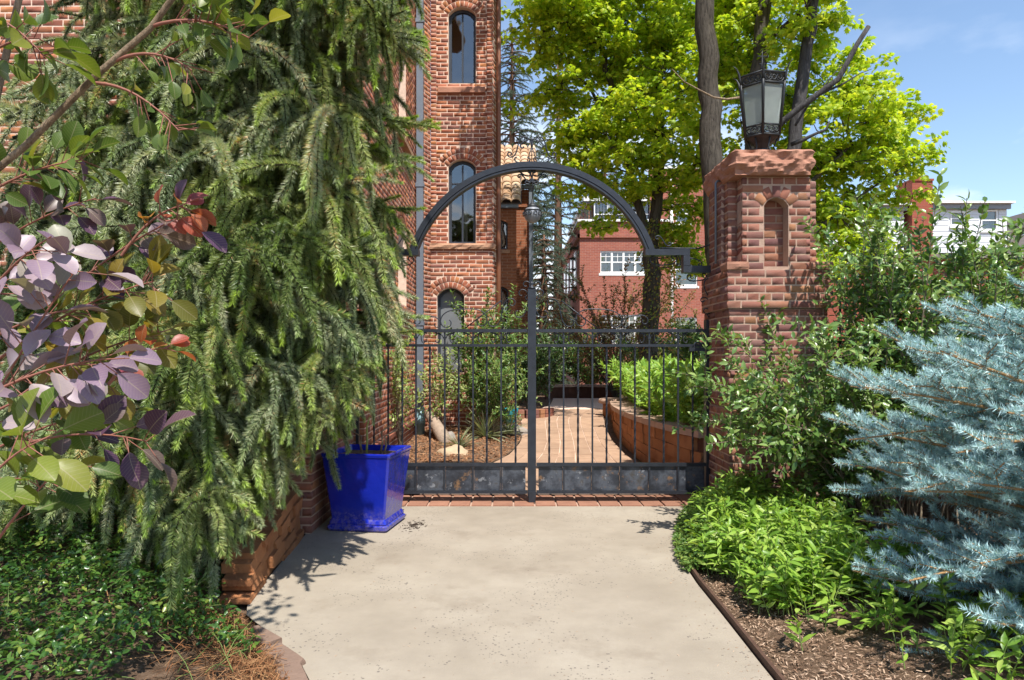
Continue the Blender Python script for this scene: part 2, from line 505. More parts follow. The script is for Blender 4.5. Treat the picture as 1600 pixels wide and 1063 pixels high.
class MB:
    """collects boxes, tubes, prisms, lathes; build() links them as one mesh object"""

    def __init__(s):
        s.v, s.f, s.sm = [], [], []

    def add(s, vs, fs, smooth=False):
        b = len(s.v)
        s.v += [tuple(p) for p in vs]
        s.f += [tuple(i + b for i in f) for f in fs]
        s.sm += [smooth] * len(fs)
        return s

    def box(s, x0, x1, y0, y1, z0, z1):
        return s.hexa([(x0, y0, z0), (x1, y0, z0), (x1, y1, z0), (x0, y1, z0), (x0, y0, z1), (x1, y0, z1), (x1, y1, z1), (x0, y1, z1)])

    def hexa(s, p):
        return s.add(p, [(0, 3, 2, 1), (4, 5, 6, 7), (0, 1, 5, 4), (1, 2, 6, 5), (2, 3, 7, 6), (3, 0, 4, 7)])

    def obox(s, c, u, v, w, a, b, d):
        """box at c with half sizes a, b, d along unit axes u, v, w"""
        c, u, v, w = Vector(c), Vector(u), Vector(v), Vector(w)
        q = []
        for k in (-1, 1):
            for (i, j) in ((-1, -1), (1, -1), (1, 1), (-1, 1)):
                q.append(c + u * a * i + v * b * j + w * d * k)
        return s.hexa(q)

    def prism(s, poly, axis, a, b):
        """2-D polygon extruded from a to b along axis ('x' poly=(y,z), 'y' poly=(x,z), 'z' poly=(x,y))"""
        n = len(poly)

        def mk(p, t):
            return {'x': (t, p[0], p[1]), 'y': (p[0], t, p[1]), 'z': (p[0], p[1], t)}[axis]
        vs = [mk(p, a) for p in poly] + [mk(p, b) for p in poly]
        fs = [tuple(range(n - 1, -1, -1)), tuple(range(n, 2 * n))]
        fs += [(i, (i + 1) % n, n + (i + 1) % n, n + i) for i in range(n)]
        return s.add(vs, fs)

    def tube(s, pts, rad, n=6, smooth=True, twist=0.0, caps=True, phase=0.0):
        pts = [Vector(p) for p in pts]
        m = len(pts)
        if not hasattr(rad, '__len__'):
            rad = [rad] * m
        vs = []
        T0 = None
        for i in range(m):
            t = (pts[min(i + 1, m - 1)] - pts[max(i - 1, 0)])
            if t.length < 1e-9:
                t = Vector((0, 0, 1))
            t.normalize()
            if T0 is None:
                a = Vector((0, 0, 1)) if abs(t.z) < .9 else Vector((1, 0, 0))
                u = t.cross(a).normalized()
            else:
                u = (u - t * u.dot(t))
                if u.length < 1e-6:
                    u = t.orthogonal()
                u.normalize()
            T0 = t
            q = t.cross(u)
            for j in range(n):
                an = 2 * math.pi * j / n + twist * i + phase
                vs.append(pts[i] + (u * math.cos(an) + q * math.sin(an)) * rad[i])
        fs = [(i * n + j, i * n + (j + 1) % n, (i + 1) * n + (j + 1) % n, (i + 1) * n + j) for i in range(m - 1) for j in range(n)]
        if caps:
            fs += [tuple(range(n - 1, -1, -1)), tuple(range((m - 1) * n, m * n))]
        return s.add(vs, fs, smooth)

    def lathe(s, c, prof, n=16, smooth=True, phase=0.0):
        """profile [(radius, z)] turned about the vertical through c"""
        vs = []
        for r, z in prof:
            for j in range(n):
                a = 2 * math.pi * j / n + phase
                vs.append((c[0] + r * math.cos(a), c[1] + r * math.sin(a), c[2] + z))
        m = len(prof)
        fs = [(i * n + j, i * n + (j + 1) % n, (i + 1) * n + (j + 1) % n, (i + 1) * n + j) for i in range(m - 1) for j in range(n)]
        fs += [tuple(range(n - 1, -1, -1)), tuple(range((m - 1) * n, m * n))]
        return s.add(vs, fs, smooth)

    def mesh(s, name, mat=None):
        me = bpy.data.meshes.new(name)
        me.from_pydata(s.v, [], s.f)
        if any(s.sm):
            me.polygons.foreach_set('use_smooth', s.sm)
        if mat:
            me.materials.append(M[mat])
        me.update()
        return me

    def build(s, name, mat, parent=None):
        return link(bpy.data.objects.new(name, s.mesh(name, mat)), parent)


def tri_mesh(name, V, T, mat, attrs=None, smooth=False):
    V = np.ascontiguousarray(V, dtype=np.float32)
    T = np.ascontiguousarray(T, dtype=np.int32)
    me = bpy.data.meshes.new(name)
    me.vertices.add(len(V))
    me.vertices.foreach_set('co', V.ravel())
    me.loops.add(T.size)
    me.loops.foreach_set('vertex_index', T.ravel())
    me.polygons.add(len(T))
    me.polygons.foreach_set('loop_start', np.arange(0, T.size, 3, dtype=np.int32))
    if smooth:
        me.polygons.foreach_set('use_smooth', np.ones(len(T), dtype=bool))
    for kx, a in (attrs or {}).items():
        at = me.attributes.new(kx, 'FLOAT', 'POINT')
        at.data.foreach_set('value', np.ascontiguousarray(a, dtype=np.float32))
    me.materials.append(M[mat])
    me.update(calc_edges=True)
    return me


def stuff_part(name, me, parent, kind='stuff'):
    o = link(bpy.data.objects.new(name, me), parent)
    if kind:
        o['kind'] = kind
    return o


def nrm(a):
    return a / np.maximum(np.linalg.norm(a, axis=-1, keepdims=True), 1e-9)


def inst(tmpl, pos, D, U, sc):
    """copies of a triangle template: local y along D, local z towards U"""
    V, T = tmpl
    D = nrm(D)
    X = nrm(np.cross(D, U))
    Z = np.cross(X, D)
    B = np.stack([X, D, Z], 1)                           # rows: images of x, y, z
    sc = np.broadcast_to(np.asarray(sc, dtype=float), (len(pos),))
    W = np.einsum('vk,nkj->nvj', V, B) * sc[:, None, None] + pos[:, None, :]
    TT = T[None] + (np.arange(len(pos)) * len(V))[:, None, None]
    return W.reshape(-1, 3), TT.reshape(-1, 3)


def leaf_tmpl(w=.45, kind='ovate', fold=.12, curl=.12):
    """leaf of length 1 along y, normal z"""
    if kind == 'maple':
        o = [(0, 0), (.30, .10), (.52, .38), (.27, .46), (.34, .80), (.12, .70), (0, 1.0), (-.12, .70), (-.34, .80), (-.27, .46), (-.52, .38), (-.30, .10)]
        V = [(x, y, -.22 * abs(x) - curl * y * y) for x, y in o] + [(0, .45, 0.05)]
        T = [(i, (i + 1) % 12, 12) for i in range(12)]
        return np.array(V, float), np.array(T)
    if kind == 'small':
        V = [(0, 0, 0), (w / 2, .45, fold), (0, 1, -curl), (-w / 2, .45, fold)]
        return np.array(V, float), np.array([(0, 1, 2), (0, 2, 3)])
    prof = {'oval': [(0, 0), (.32, .88), (.66, .8), (1, 0)], 'ovate': [(0, 0), (.25, .8), (.5, 1), (.75, .62), (1, 0)],
            'round': [(0, .08), (.18, .55), (.42, .93), (.66, 1), (.86, .72), (1, .12)],
            'lance': [(0, .05), (.2, .7), (.45, 1), (.75, .5), (1, 0)],
            'blade': [(0, .8), (.3, 1), (.65, .8), (1, 0)]}[kind]
    V, T = [], []
    for t, q in prof:
        z = -curl * t * t
        V += [(-w / 2 * q, t, z + fold * q * w), (0, t, z), (w / 2 * q, t, z + fold * q * w)]
    for i in range(len(prof) - 1):
        a, b = 3 * i, 3 * i + 3
        T += [(a, a + 1, b + 1), (a, b + 1, b), (a + 1, a + 2, b + 2), (a + 1, b + 2, b + 1)]
    return np.array(V, float), np.array(T)


def curve(p0, d0, L, n, grav=0.0, jit=0.0, up=None):
    """a shoot: starts at p0 along d0, bends by gravity and jitter"""
    p = np.array(p0, float)
    d = nrm(np.array(d0, float))
    out = [p.copy()]
    for i in range(n):
        d = d + np.array((0, 0, -grav / n)) + RNG.normal(0, jit, 3) / n
        d = nrm(d)
        p = p + d * L / n
        out.append(p.copy())
    return np.array(out)


def needles(curves, nl, per_m, fwd=.75, width=.0022, tipfrac=.25, up=0.0, tips=None, shift=0.0, dead=0.0):
    """needles all along each curve; returns V, T, attrs"""
    Vs, R1, TP = [], [], []
    for ci, c in enumerate(curves):
        seg = np.diff(c, axis=0)
        sl_ = np.linalg.norm(seg, axis=1)
        Lc = sl_.sum()
        if Lc < 1e-4:
            continue
        n = max(4, int(Lc * per_m))
        cum = np.concatenate([[0], np.cumsum(sl_)])
        s = np.sort(RNG.random(n)) * Lc
        i = np.clip(np.searchsorted(cum, s) - 1, 0, len(seg) - 1)
        f = (s - cum[i]) / np.maximum(sl_[i], 1e-9)
        p = c[i] + seg[i] * f[:, None]
        t = nrm(seg[i])
        a = nrm(np.cross(t, RNG.normal(size=(n, 3))))
        if up:
            a = nrm(a + np.array((0, 0, up)))
        u = s / Lc
        d = nrm(a + t * (fwd + .9 * np.clip((u - .85) / .15, 0, 1))[:, None] + RNG.normal(0, .16, (n, 3)))
        ln = nl * RNG.uniform(.75, 1.15, n) * np.clip(1.35 - .45 * u, .7, 1.1)
        wv = nrm(np.cross(d, RNG.normal(size=(n, 3)))) * width * .5
        q = np.stack([p - wv, p + wv, p + d * ln[:, None]], 1)
        Vs.append(q.reshape(-1, 3))
        R1.append(np.repeat(np.clip(RNG.normal(.45, .22, n) + RNG.normal(0, .12) + shift + (.9 if RNG.random() < dead else 0), 0, .999), 3))
        tv = 0.0 if tips is None else tips[ci]
        TP.append(np.repeat(np.clip((u - (1 - tipfrac)) / max(tipfrac, 1e-3), 0, 1) * tv, 3))
    V = np.concatenate(Vs)
    return V, np.arange(len(V)).reshape(-1, 3), {'rnd': np.concatenate(R1), 'tip': np.concatenate(TP)}


# ------------------------------------------------------------------ bricks

def brick_tmpl(seed, ch=.05):
    """brick of length 1 (x), depth 1 (y, face at y=0 towards -y), height 1 (z) with worn edges"""
    r = random.Random(seed)
    a, b = .5, .5
    cx, cz = .007, .02

    def j(q):
        return r.uniform(-q, q)
    V = []
    for (sx_, sz_) in ((-1, -1), (1, -1), (1, 1), (-1, 1)):
        V.append((sx_ * a, 1.0, sz_ * b))
    for (sx_, sz_) in ((-1, -1), (1, -1), (1, 1), (-1, 1)):
        V.append((sx_ * (a + j(.008)), .06 + j(.03), sz_ * (b + j(.03))))
    for (sx_, sz_) in ((-1, -1), (1, -1), (1, 1), (-1, 1)):
        V.append((sx_ * (a - cx) + j(.01), j(.06), sz_ * (b - cz) + j(.03)))
    T = []
    for q in (0, 4):
        for i in range(4):
            i2 = (i + 1) % 4
            T += [(q + i, q + i2, q + 4 + i2), (q + i, q + 4 + i2, q + 4 + i)]
    T += [(8, 9, 10), (8, 10, 11)]
    return np.array(V, float), np.array(T)


BT = [brick_tmpl(i) for i in range(6)]
BMESH = {}


class Bricks:
    def __init__(s, mat, depth=.035):
        s.mat, s.depth, s.items = mat, depth, []

    def put(s, c, U, N, ln, h, up=(0, 0, 1)):
        s.items.append((Vector(c), Vector(U), Vector(N), ln, h, Vector(up)))

    def face(s, org, U, N, W, H, course=.0686, blen=.202, jt=.0135, holes=(), off=0.0, header_every=0, ztop=None, rel=lambda c: 0.0):
        """courses over a W x H face; holes: (u0,u1,v0,v1,rise,ring) with segmental arch heads"""
        org, U, N = Vector(org), Vector(U).normalized(), Vector(N).normalized()
        nc = int(round(H / course))
        for ci in range(nc):
            v0 = ci * course
            vm = v0 + course / 2
            hd = header_every and ci % header_every == header_every - 1
            bl = (blen - jt) / 2 if hd else blen
            step = bl + jt
            spans = [(0.0, W)]
            for (a, b, c, d, rise, ring) in holes:
                if not (c - course * .5 < vm < d + ring + course * .3):
                    continue
                hw, um = (b - a) / 2, (a + b) / 2
                if rise > 0 and vm > d - rise - .02:
                    Rr = (hw * hw + rise * rise) / (2 * rise)
                    cz_ = d - Rr
                    ro = Rr + ring
                    q = ro * ro - (vm - cz_) ** 2
                    ang = math.asin(min(1, hw / Rr))
                    lim = abs(vm - cz_) * math.tan(ang)
                    x = math.sqrt(max(q, 0))
                    x = min(x, max(lim, hw)) if vm < cz_ + ro else 0
                    if q <= 0:
                        continue
                else:
                    x = hw
                ns_ = []
                for (p, q2) in spans:
                    if um + x <= p or um - x >= q2:
                        ns_.append((p, q2))
                    else:
                        if um - x - jt * .5 > p:
                            ns_.append((p, um - x - jt * .5))
                        if um + x + jt * .5 < q2:
                            ns_.append((um + x + jt * .5, q2))
                spans = ns_
            st_ = -(step / 2 if ci % 2 else 0) - off
            for (p, q2) in spans:
                u = st_
                while u < q2:
                    a, b = max(u, p), min(u + bl, q2)
                    if b - a > .03:
                        um = (a + b) / 2
                        s.put(org + U * um + Vector((0, 0, vm)) + N * (rel(ci) + random.uniform(-.0012, .0012)), U, N, b - a, course - jt * random.uniform(.85, 1.15))
                    u += step

    def arch(s, org, U, N, um, top, hw, rise, rings=1, rh=.1, bw=.062, proud=.003):
        org, U, N = Vector(org), Vector(U).normalized(), Vector(N).normalized()
        Rr = (hw * hw + rise * rise) / (2 * rise)
        cz_ = top - Rr
        ang = math.asin(min(1, hw / Rr))
        for k_ in range(rings):
            rm = Rr + rh * (k_ + .5)
            n = max(3, int(round(2 * ang * rm / (bw + .011))))
            for i in range(n):
                t = -ang + (i + .5) * 2 * ang / n
                up = U * math.sin(t) + Vector((0, 0, 1)) * math.cos(t)
                sd = U * math.cos(t) - Vector((0, 0, 1)) * math.sin(t)
                s.put(org + U * um + Vector((0, 0, cz_)) + up * rm + N * proud, sd, N, 2 * ang * rm / n - .011, rh - .011, up)

    def emit(s, parent, n_single, where=None, stuff_name='more_bricks'):
        """the bricks that show largest become objects of their own, the rest one joined part"""
        cp = Vector((0, 0, CZ))

        def key(it):
            d = cp - it[0]
            vis = max(.05, it[2].dot(d.normalized()))
            pen = 0 if (where is None or where(it[0])) else 100
            return d.length / math.sqrt(vis) + pen
        its = sorted(s.items, key=key)
        for it in its[:n_single]:
            c, U, N, ln, h, up = it
            kx = (s.mat, random.randrange(6))
            if kx not in BMESH:
                BMESH[kx] = tri_mesh('brick', *BT[kx[1]], s.mat)
            o = bpy.data.objects.new('brick', BMESH[kx])
            mw = Matrix.Identity(4)
            for r_ in range(3):
                mw[r_][0] = U[r_] * ln
                mw[r_][1] = -N[r_] * s.depth
                mw[r_][2] = up[r_] * h
                mw[r_][3] = c[r_]
            COL.objects.link(o)
            o.parent = parent
            o.matrix_parent_inverse = WM[parent.name].inverted()
            o.matrix_basis = mw
        rest = its[n_single:]
        if not rest:
            return
        Vs, Ts, Rs, b = [], [], [], 0
        A = np.array([[tuple(x[1] * x[3]), tuple(x[2] * -s.depth), tuple(x[5] * x[4])] for x in rest])
        C = np.array([tuple(x[0]) for x in rest])
        pick = RNG.integers(0, 6, len(rest))
        for q in range(6):
            ix = np.where(pick == q)[0]
            if not len(ix):
                continue
            V, T = BT[q]
            W = np.einsum('vk,nkj->nvj', V, A[ix]) + C[ix][:, None]
            Ts.append((T[None] + (np.arange(len(ix)) * len(V))[:, None, None]).reshape(-1, 3) + b)
            Vs.append(W.reshape(-1, 3))
            b += W.shape[0] * W.shape[1]
            Rs.append(np.repeat(RNG.random(len(ix)), len(V)))
        stuff_part(stuff_name, tri_mesh(stuff_name, np.concatenate(Vs), np.concatenate(Ts), s.mat, {'rnd': np.concatenate(Rs)}), parent)


def wall_mesh(mb, org, U, N, W, H, th, holes=()):
    """wall slab with openings (segmental heads); front face at the frame's plane"""
    org, U, N = Vector(org), Vector(U).normalized(), Vector(N).normalized()
    us = sorted({0.0, W} | {h[0] for h in holes} | {h[1] for h in holes})
    vs = sorted({0.0, H} | {h[2] for h in holes} | {h[3] for h in holes})

    def pt(u, v, w_):
        return org + U * u + Vector((0, 0, v)) + N * w_
    for i in range(len(us) - 1):
        for j in range(len(vs) - 1):
            a, b, c, d = us[i], us[i + 1], vs[j], vs[j + 1]
            um, vm = (a + b) / 2, (c + d) / 2
            if any(h[0] < um < h[1] and h[2] < vm < h[3] for h in holes):
                continue
            mb.hexa([pt(a, c, 0), pt(b, c, 0), pt(b, c, -th), pt(a, c, -th), pt(a, d, 0), pt(b, d, 0), pt(b, d, -th), pt(a, d, -th)])
    for h in holes:
        if h[4] <= 0:
            continue
        hw, um, top, rise = (h[1] - h[0]) / 2, (h[0] + h[1]) / 2, h[3], h[4]
        Rr = (hw * hw + rise * rise) / (2 * rise)
        cz_ = top - Rr
        for sg in (-1, 1):
            arc = [(um + sg * hw * t, cz_ + math.sqrt(Rr * Rr - (hw * t) ** 2)) for t in (1, .8, .6, .4, .2, 0.0)]
            for q in range(5):
                (u1, v1), (u2, v2) = arc[q], arc[q + 1]
                mb.hexa([pt(u1, v1, 0), pt(u2, v2, 0), pt(u2, v2, -th), pt(u1, v1, -th), pt(u1, top + .002, 0), pt(u2, top + .002, 0), pt(u2, top + .002, -th), pt(u1, top + .002, -th)])


def seg_window(parent, org, U, N, hole, depth=.10, fw=.05, mull=1, bars=(), frame='dark_frame', curtain=None, door=False):
    """frame, pane, mullions and the dark room behind, set into an opening with a segmental head"""
    org, U, N = Vector(org), Vector(U).normalized(), Vector(N).normalized()
    a, b, c, d, rise = hole[:5]
    hw, um = (b - a) / 2, (a + b) / 2

    def pt(u, v, w_):
        return org + U * u + Vector((0, 0, v)) + N * w_

    def outline(k_, inset):
        h2, t2 = hw - inset, d - inset
        if rise > 0:
            r2 = max(rise - inset * .3, .01)
            Rr = (h2 * h2 + r2 * r2) / (2 * r2)
            top = [(um + h2 * t, t2 - Rr + math.sqrt(max(Rr * Rr - (h2 * t) ** 2, 0))) for t in (1, .7, .35, 0, -.35, -.7, -1)]
        else:
            top = [(um + h2 * t, t2) for t in (1, .7, .35, 0, -.35, -.7, -1)]
        return [(um - h2, c + inset), (um + h2, c + inset)] + top
    o1, o2 = outline(0, 0.002), outline(0, fw)
    n = len(o1)
    f = MB()
    vs = [pt(u, v, -depth) for u, v in o1] + [pt(u, v, -depth) for u, v in o2] + [pt(u, v, -depth - .05) for u, v in o1] + [pt(u, v, -depth - .05) for u, v in o2]
    fs = []
    for i in range(n):
        j = (i + 1) % n
        fs += [(i, j, n + j, n + i), (n + i, n + j, 3 * n + j, 3 * n + i), (2 * n + j, 2 * n + i, 3 * n + i, 3 * n + j)]
    f.add(vs, fs)
    wn = f.build('window' if not door else 'shutter_window', frame, parent)
    pane = MB()
    pane.add([pt(u, v, -depth - .03) for u, v in o2], [tuple(range(n))])
    pane.build('pane' if not door else 'grey_board', 'window_glass' if not door else 'grey_door', wn)
    W3 = N
    for i in range(mull):
        u = a + (b - a) * (i + 1) / (mull + 1)
        m = MB()
        m.obox(pt(u, (c + d - rise * .3) / 2, -depth - .022), U, N, (0, 0, 1), .014, .014, (d - c) / 2 - fw * .8 - rise * .15)
        m.build('mullion', frame, wn)
    for v in bars:
        m = MB()
        m.obox(pt(um, v, -depth - .02), U, N, (0, 0, 1), hw - fw * .9, .012, .012)
        m.build('glazing_bar', frame, wn)
    if not door:
        if curtain:
            cm = MB()
            for (u0, u1) in curtain:
                k_ = 14
                r1 = [pt(u0 + (u1 - u0) * i / k_, c + .03, -depth - .13 + .018 * math.sin(i * 1.7)) for i in range(k_ + 1)]
                r2 = [pt(u0 + (u1 - u0) * i / k_, d - .05 - rise * .6, -depth - .13 + .018 * math.sin(i * 1.7)) for i in range(k_ + 1)]
                cm.add(r1 + r2, [(i, i + 1, k_ + 2 + i, k_ + 1 + i) for i in range(k_)], True)
            cm.build('curtain', 'curtain', wn)
        rm = MB()
        q = [pt(a - .1, c - .1, -depth - .08), pt(b + .1, c - .1, -depth - .08), pt(b + .1, d + .05, -depth - .08), pt(a - .1, d + .05, -depth - .08)]
        q2 = [p - N * .5 for p in q]
        rm.add(q + q2, [(4, 5, 6, 7), (0, 1, 5, 4), (1, 2, 6, 5), (2, 3, 7, 6), (3, 0, 4, 7)])
        rm.build('room_shade', 'room', wn)
    return wn


def rough_block(x0, x1, y0, y1, z0, z1, amp=.03, nx=14, nz=5, ny=8, seed=0, front_only=True):
    """rock-faced block: top and bottom flat, vertical faces hewn"""
    r = np.random.default_rng(seed)
    mb = MB()
    from mathutils import noise as mn
    per = []
    xs = np.linspace(x0, x1, nx)
    ys = np.linspace(y0, y1, ny)
    per += [(x, y0, 0, -1) for x in xs[:-1]] + [(x1, y, 1, 0) for y in ys[:-1]] + [(x, y1, 0, 1) for x in xs[::-1][:-1]] + [(x0, y, -1, 0) for y in ys[::-1][:-1]]
    n = len(per)
    vs = []
    for k_ in range(nz):
        t = k_ / (nz - 1)
        z = z0 + (z1 - z0) * t
        bul = math.sin(math.pi * min(max(t, .0), 1)) ** .5 if 0 < t < 1 else 0
        for (x, y, a, b) in per:
            q = .45 - 1.5 * abs(mn.noise(Vector((x * 5 + seed, y * 5, z * 9)))) + mn.noise(Vector((x * 23, y * 23 + seed, z * 30))) * .35
            o = amp * (q * 1.3) * (1 if bul else .25) + amp * .5 * bul
            dz = amp * .25 * mn.noise(Vector((x * 11, y * 11, z * 9 + seed))) * (1 if bul else .3)
            vs.append((x + a * o, y + b * o, z + dz))
    fs = [(k_ * n + i, k_ * n + (i + 1) % n, (k_ + 1) * n + (i + 1) % n, (k_ + 1) * n + i) for k_ in range(nz - 1) for i in range(n)]
    fs += [tuple(range(n - 1, -1, -1)), tuple(range((nz - 1) * n, nz * n))]
    mb.add(vs, fs)
    return mb


def smooth01(t):
    t = np.clip(t, 0, 1)
    return t * t * (3 - 2 * t)


# ------------------------------------------------------------------ the ground
DR = [(1.16, -12), (1.16, 1.0), (1.16, 3.2), (1.165, 3.8), (1.165, 4.3), (1.19, 4.8), (1.27, 5.2), (1.44, 5.8), (1.62, 6.27), (1.86, 6.56)]
DL = [(-.75, -12), (-.75, 2.2), (-.83, 2.9), (-.98, 3.18), (-1.22, 3.5), (-1.47, 3.78), (-1.53, 3.95), (-1.6, 4.7), (-1.66, 5.5), (-1.6, 6.56)]


def gz(x, y):
    """ground level: drive at 0, the garden behind the gate rises"""
    x, y = np.asarray(x, float), np.asarray(y, float)
    z = np.where(y > 6.9, .045 * np.clip(y - 6.9, 0, 6), 0.0)
    xl = np.interp(y, [p[1] for p in DL], [p[0] for p in DL])
    xr = np.interp(y, [p[1] for p in DR], [p[0] for p in DR])
    outl = smooth01((xl - x) / .9) * np.interp(y, [2.5, 3.6, 4.4, 5.6], [.10, .18, .30, .36]) * (y < 6.6)
    outr = smooth01((x - xr) / .8) * .06 * (y < 6.9)
    raised = smooth01((x - 1.80) / .25) * np.clip(.60 - .045 * np.clip(y - 6.9, 0, 6), 0, 1) * ((y > 6.98) & (y < 14.0))
    bump = .012 * (np.sin(x * 7.1 + y * 3.3) + np.sin(y * 8.3 - x * 2.1)) * ((outl > .01) | (outr > .01))
    return z + outl + outr + raised + bump


def axis(fine0, fine1, st, lo, hi):
    a = list(np.arange(fine0, fine1 + 1e-6, st))
    d, q = st, fine1
    while q < hi:
        d *= 1.35
        q += d
        a.append(q)
    d, q = st, fine0
    while q > lo:
        d *= 1.35
        q -= d
        a.insert(0, q)
    return np.array(a)


gx, gy = axis(-5, 6, .11, -900, 900), axis(0, 15, .11, -300, 1600)
GX, GY = np.meshgrid(gx, gy)
GZ = gz(GX, GY) - .03
nx_, ny_ = len(gx), len(gy)
idx = np.arange(nx_ * ny_).reshape(ny_, nx_)
T1 = np.stack([idx[:-1, :-1], idx[:-1, 1:], idx[1:, 1:]], -1).reshape(-1, 3)
T2 = np.stack([idx[:-1, :-1], idx[1:, 1:], idx[1:, :-1]], -1).reshape(-1, 3)
gme = tri_mesh('ground', np.stack([GX, GY, GZ], -1).reshape(-1, 3), np.concatenate([T1, T2]), 'soil', smooth=True)
tag(link(bpy.data.objects.new('ground', gme)), kind='structure')

# driveway slab
mb = MB()
n = 60
ys = np.concatenate([np.linspace(-12, 2.4, 12), np.linspace(2.5, 6.5, n)])
xl = np.interp(ys, [p[1] for p in DL], [p[0] for p in DL])
xr = np.interp(ys, [p[1] for p in DR], [p[0] for p in DR])
rows = []
for y, a, b in zip(ys, xl, xr):
    if y < 2.4:
        a, b = a - .2, b
    rows += [(a + (b - a) * t, y, 0.0) for t in np.linspace(0, 1, 9)]
m_ = len(ys)
mb.add(rows, [(i * 9 + j, i * 9 + j + 1, (i + 1) * 9 + j + 1, (i + 1) * 9 + j) for i in range(m_ - 1) for j in range(8)])
mb.add([(xl[-1], ys[-1], 0), (xr[-1], ys[-1], 0), (xr[-1], ys[-1], -.08), (xl[-1], ys[-1], -.08)], [(0, 1, 2, 3)])
tag(mb.build('driveway', 'concrete'), kind='structure')

# threshold: a course of bricks on edge under the gate
th = MB()
th.box(-1.6, 1.9, 6.5, 7.02, -.05, -.012)
tho = tag(th.build('threshold', 'mortar'), kind='structure')
bm_ = {}
for kx in range(4):
    b = MB()
    r_ = random.Random(kx)
    b.hexa([(-.099, -.205, -.045), (.099, -.205, -.045), (.099, .205, -.045), (-.099, .205, -.045),
            (-.094, -.2, r_.uniform(-.002, .002)), (.094, -.2, r_.uniform(-.002, .002)), (.094, .2, r_.uniform(-.002, .002)), (-.094, .2, r_.uniform(-.002, .002))])
    bm_[kx] = b.mesh('threshold_brick', 'threshold_brick')
x = -1.53
while x < 1.85:
    o = bpy.data.objects.new('threshold_brick', bm_[random.randrange(4)])
    COL.objects.link(o)
    o.parent = tho
    o.location = (x, 6.76, .004)
    o.scale = (.98, 1.18, 1)
    x += .206

# the path behind the gate, pavers laid along it
PL = [(-.95, 7.02), (-.75, 7.6), (-.3, 8.4), (-.02, 9.2), (.14, 10.2), (.17, 11.2), (.17, 12.4), (.3, 13.4), (.55, 14.6), (.9, 16.0), (1.1, 18.2)]
PR = [(1.86, 7.02), (1.66, 8.0), (1.52, 9.0), (1.5, 10.2), (1.58, 11.6), (1.72, 12.9), (1.85, 13.6), (2.1, 14.6), (2.4, 16.0), (2.7, 18.2)]


def path_x(y, t):
    a = np.interp(y, [p[1] for p in PL], [p[0] for p in PL])
    b = np.interp(y, [p[1] for p in PR], [p[0] for p in PR])
    return a + (b - a) * t


def gpath(y):
    return float(.045 * min(max(y - 6.9, 0), 6))


mb = MB()
ys = np.linspace(7.02, 18.4, 46)
for y in ys:
    mb.v += [(float(path_x(y, 0)), y, gpath(y) + .004), (float(path_x(y, 1)), y, gpath(y) + .004)]
mb.f = [(2 * i, 2 * i + 1, 2 * i + 3, 2 * i + 2) for i in range(45)]
mb.sm = [False] * 45
path = tag(mb.build('garden_path', 'mortar_light'), kind='structure')
row, y = 0, 7.03
npv = 0
while y < 14.2:
    x0, x1 = float(path_x(y + .15, 0)) + .02, float(path_x(y + .15, 1)) - .02
    ncol = 7
    wd = (x1 - x0) / ncol
    st_ = .30 + .10 * (row % 3)
    for c_ in range(ncol):
        L_ = .42 if (row + c_) % 2 else .42
        yo = y + (.21 if c_ % 2 else 0)
        p = MB()
        h = random.uniform(-.002, .003)
        a0, a1 = c_ / ncol, (c_ + 1) / ncol
        g = .0045
        q = []
        for (tt, yy) in ((a0, yo), (a1, yo), (a1, yo + L_ - .008), (a0, yo + L_ - .008)):
            xx = float(path_x(yy, tt))
            q.append((xx + (g if tt == a0 else -g), yy))
        zz = [gpath(t[1]) for t in q]
        p.hexa([(q[i][0], q[i][1], zz[i] - .02) for i in range(4)] + [(q[i][0], q[i][1], zz[i] + .011 + h) for i in range(4)])
        p.build('paver', 'paver', path)
        npv += 1
    y += .42
    row += 1

# mulch sheet and chips in the bed left of the path
mb = MB()
rows = 26
for i in range(rows + 1):
    y = 7.03 + (12.6 - 7.03) * i / rows
    for j in range(9):
        t = j / 8
        a, b = -1.62, float(path_x(y, 0)) - .01
        x = a + (b - a) * t
        mb.v.append((x, y, gpath(y) + .012 + .05 * math.sin(math.pi * t) + .01 * math.sin(x * 9 + y * 7)))
mb.f = [(i * 9 + j, i * 9 + j + 1, (i + 1) * 9 + j + 1, (i + 1) * 9 + j) for i in range(rows) for j in range(8)]
mb.sm = [True] * len(mb.f)
tag(mb.build('mulch_bed', 'soil'), kind='structure')


def chips(name, label, n, xf, ls, mat, cat='mulch', flat=.25):
    V0 = np.array([(-.5, 0, 0), (.5, 0, 0), (.45, .22, .02), (-.45, .22, .02), (0, .1, .12)], float)
    T0 = np.array([(0, 1, 4), (1, 2, 4), (2, 3, 4), (3, 0, 4)])
    pos = xf(n)
    D = RNG.normal(size=(n, 3)) * np.array((1, 1, flat))
    U = np.tile(np.array((0, 0, 1.0)), (n, 1)) + RNG.normal(0, .3, (n, 3))
    V, T = inst((V0, T0), pos, D, U, RNG.uniform(ls[0], ls[1], n))
    o = link(bpy.data.objects.new(name, tri_mesh(name, V, T, mat, {'rnd': np.repeat(RNG.random(n), 5)})))
    return tag(o, label, cat, kind='stuff')


def bed_pts(n):
    y = RNG.uniform(7.05, 12.2, n)
    t = RNG.random(n)
    x = -1.6 + (path_x(y, 0) - .02 + 1.6) * t
    z = .045 * np.clip(y - 6.9, 0, 6) + .02 + .05 * np.sin(np.pi * t) + RNG.uniform(0, .012, n)
    return np.stack([x, y, z], -1)


chips('wood_mulch', 'reddish brown wood mulch spread behind the gate', 9000, bed_pts, (.02, .06), 'mulch')

# ------------------------------------------------------------------ brick building with stair tower (left)
bl = thing('brick_building', 'tall orange brick building with arched stair tower windows left of the path', 'building', (-3.5, 9.5, 0))
WX = -1.51
core = MB()
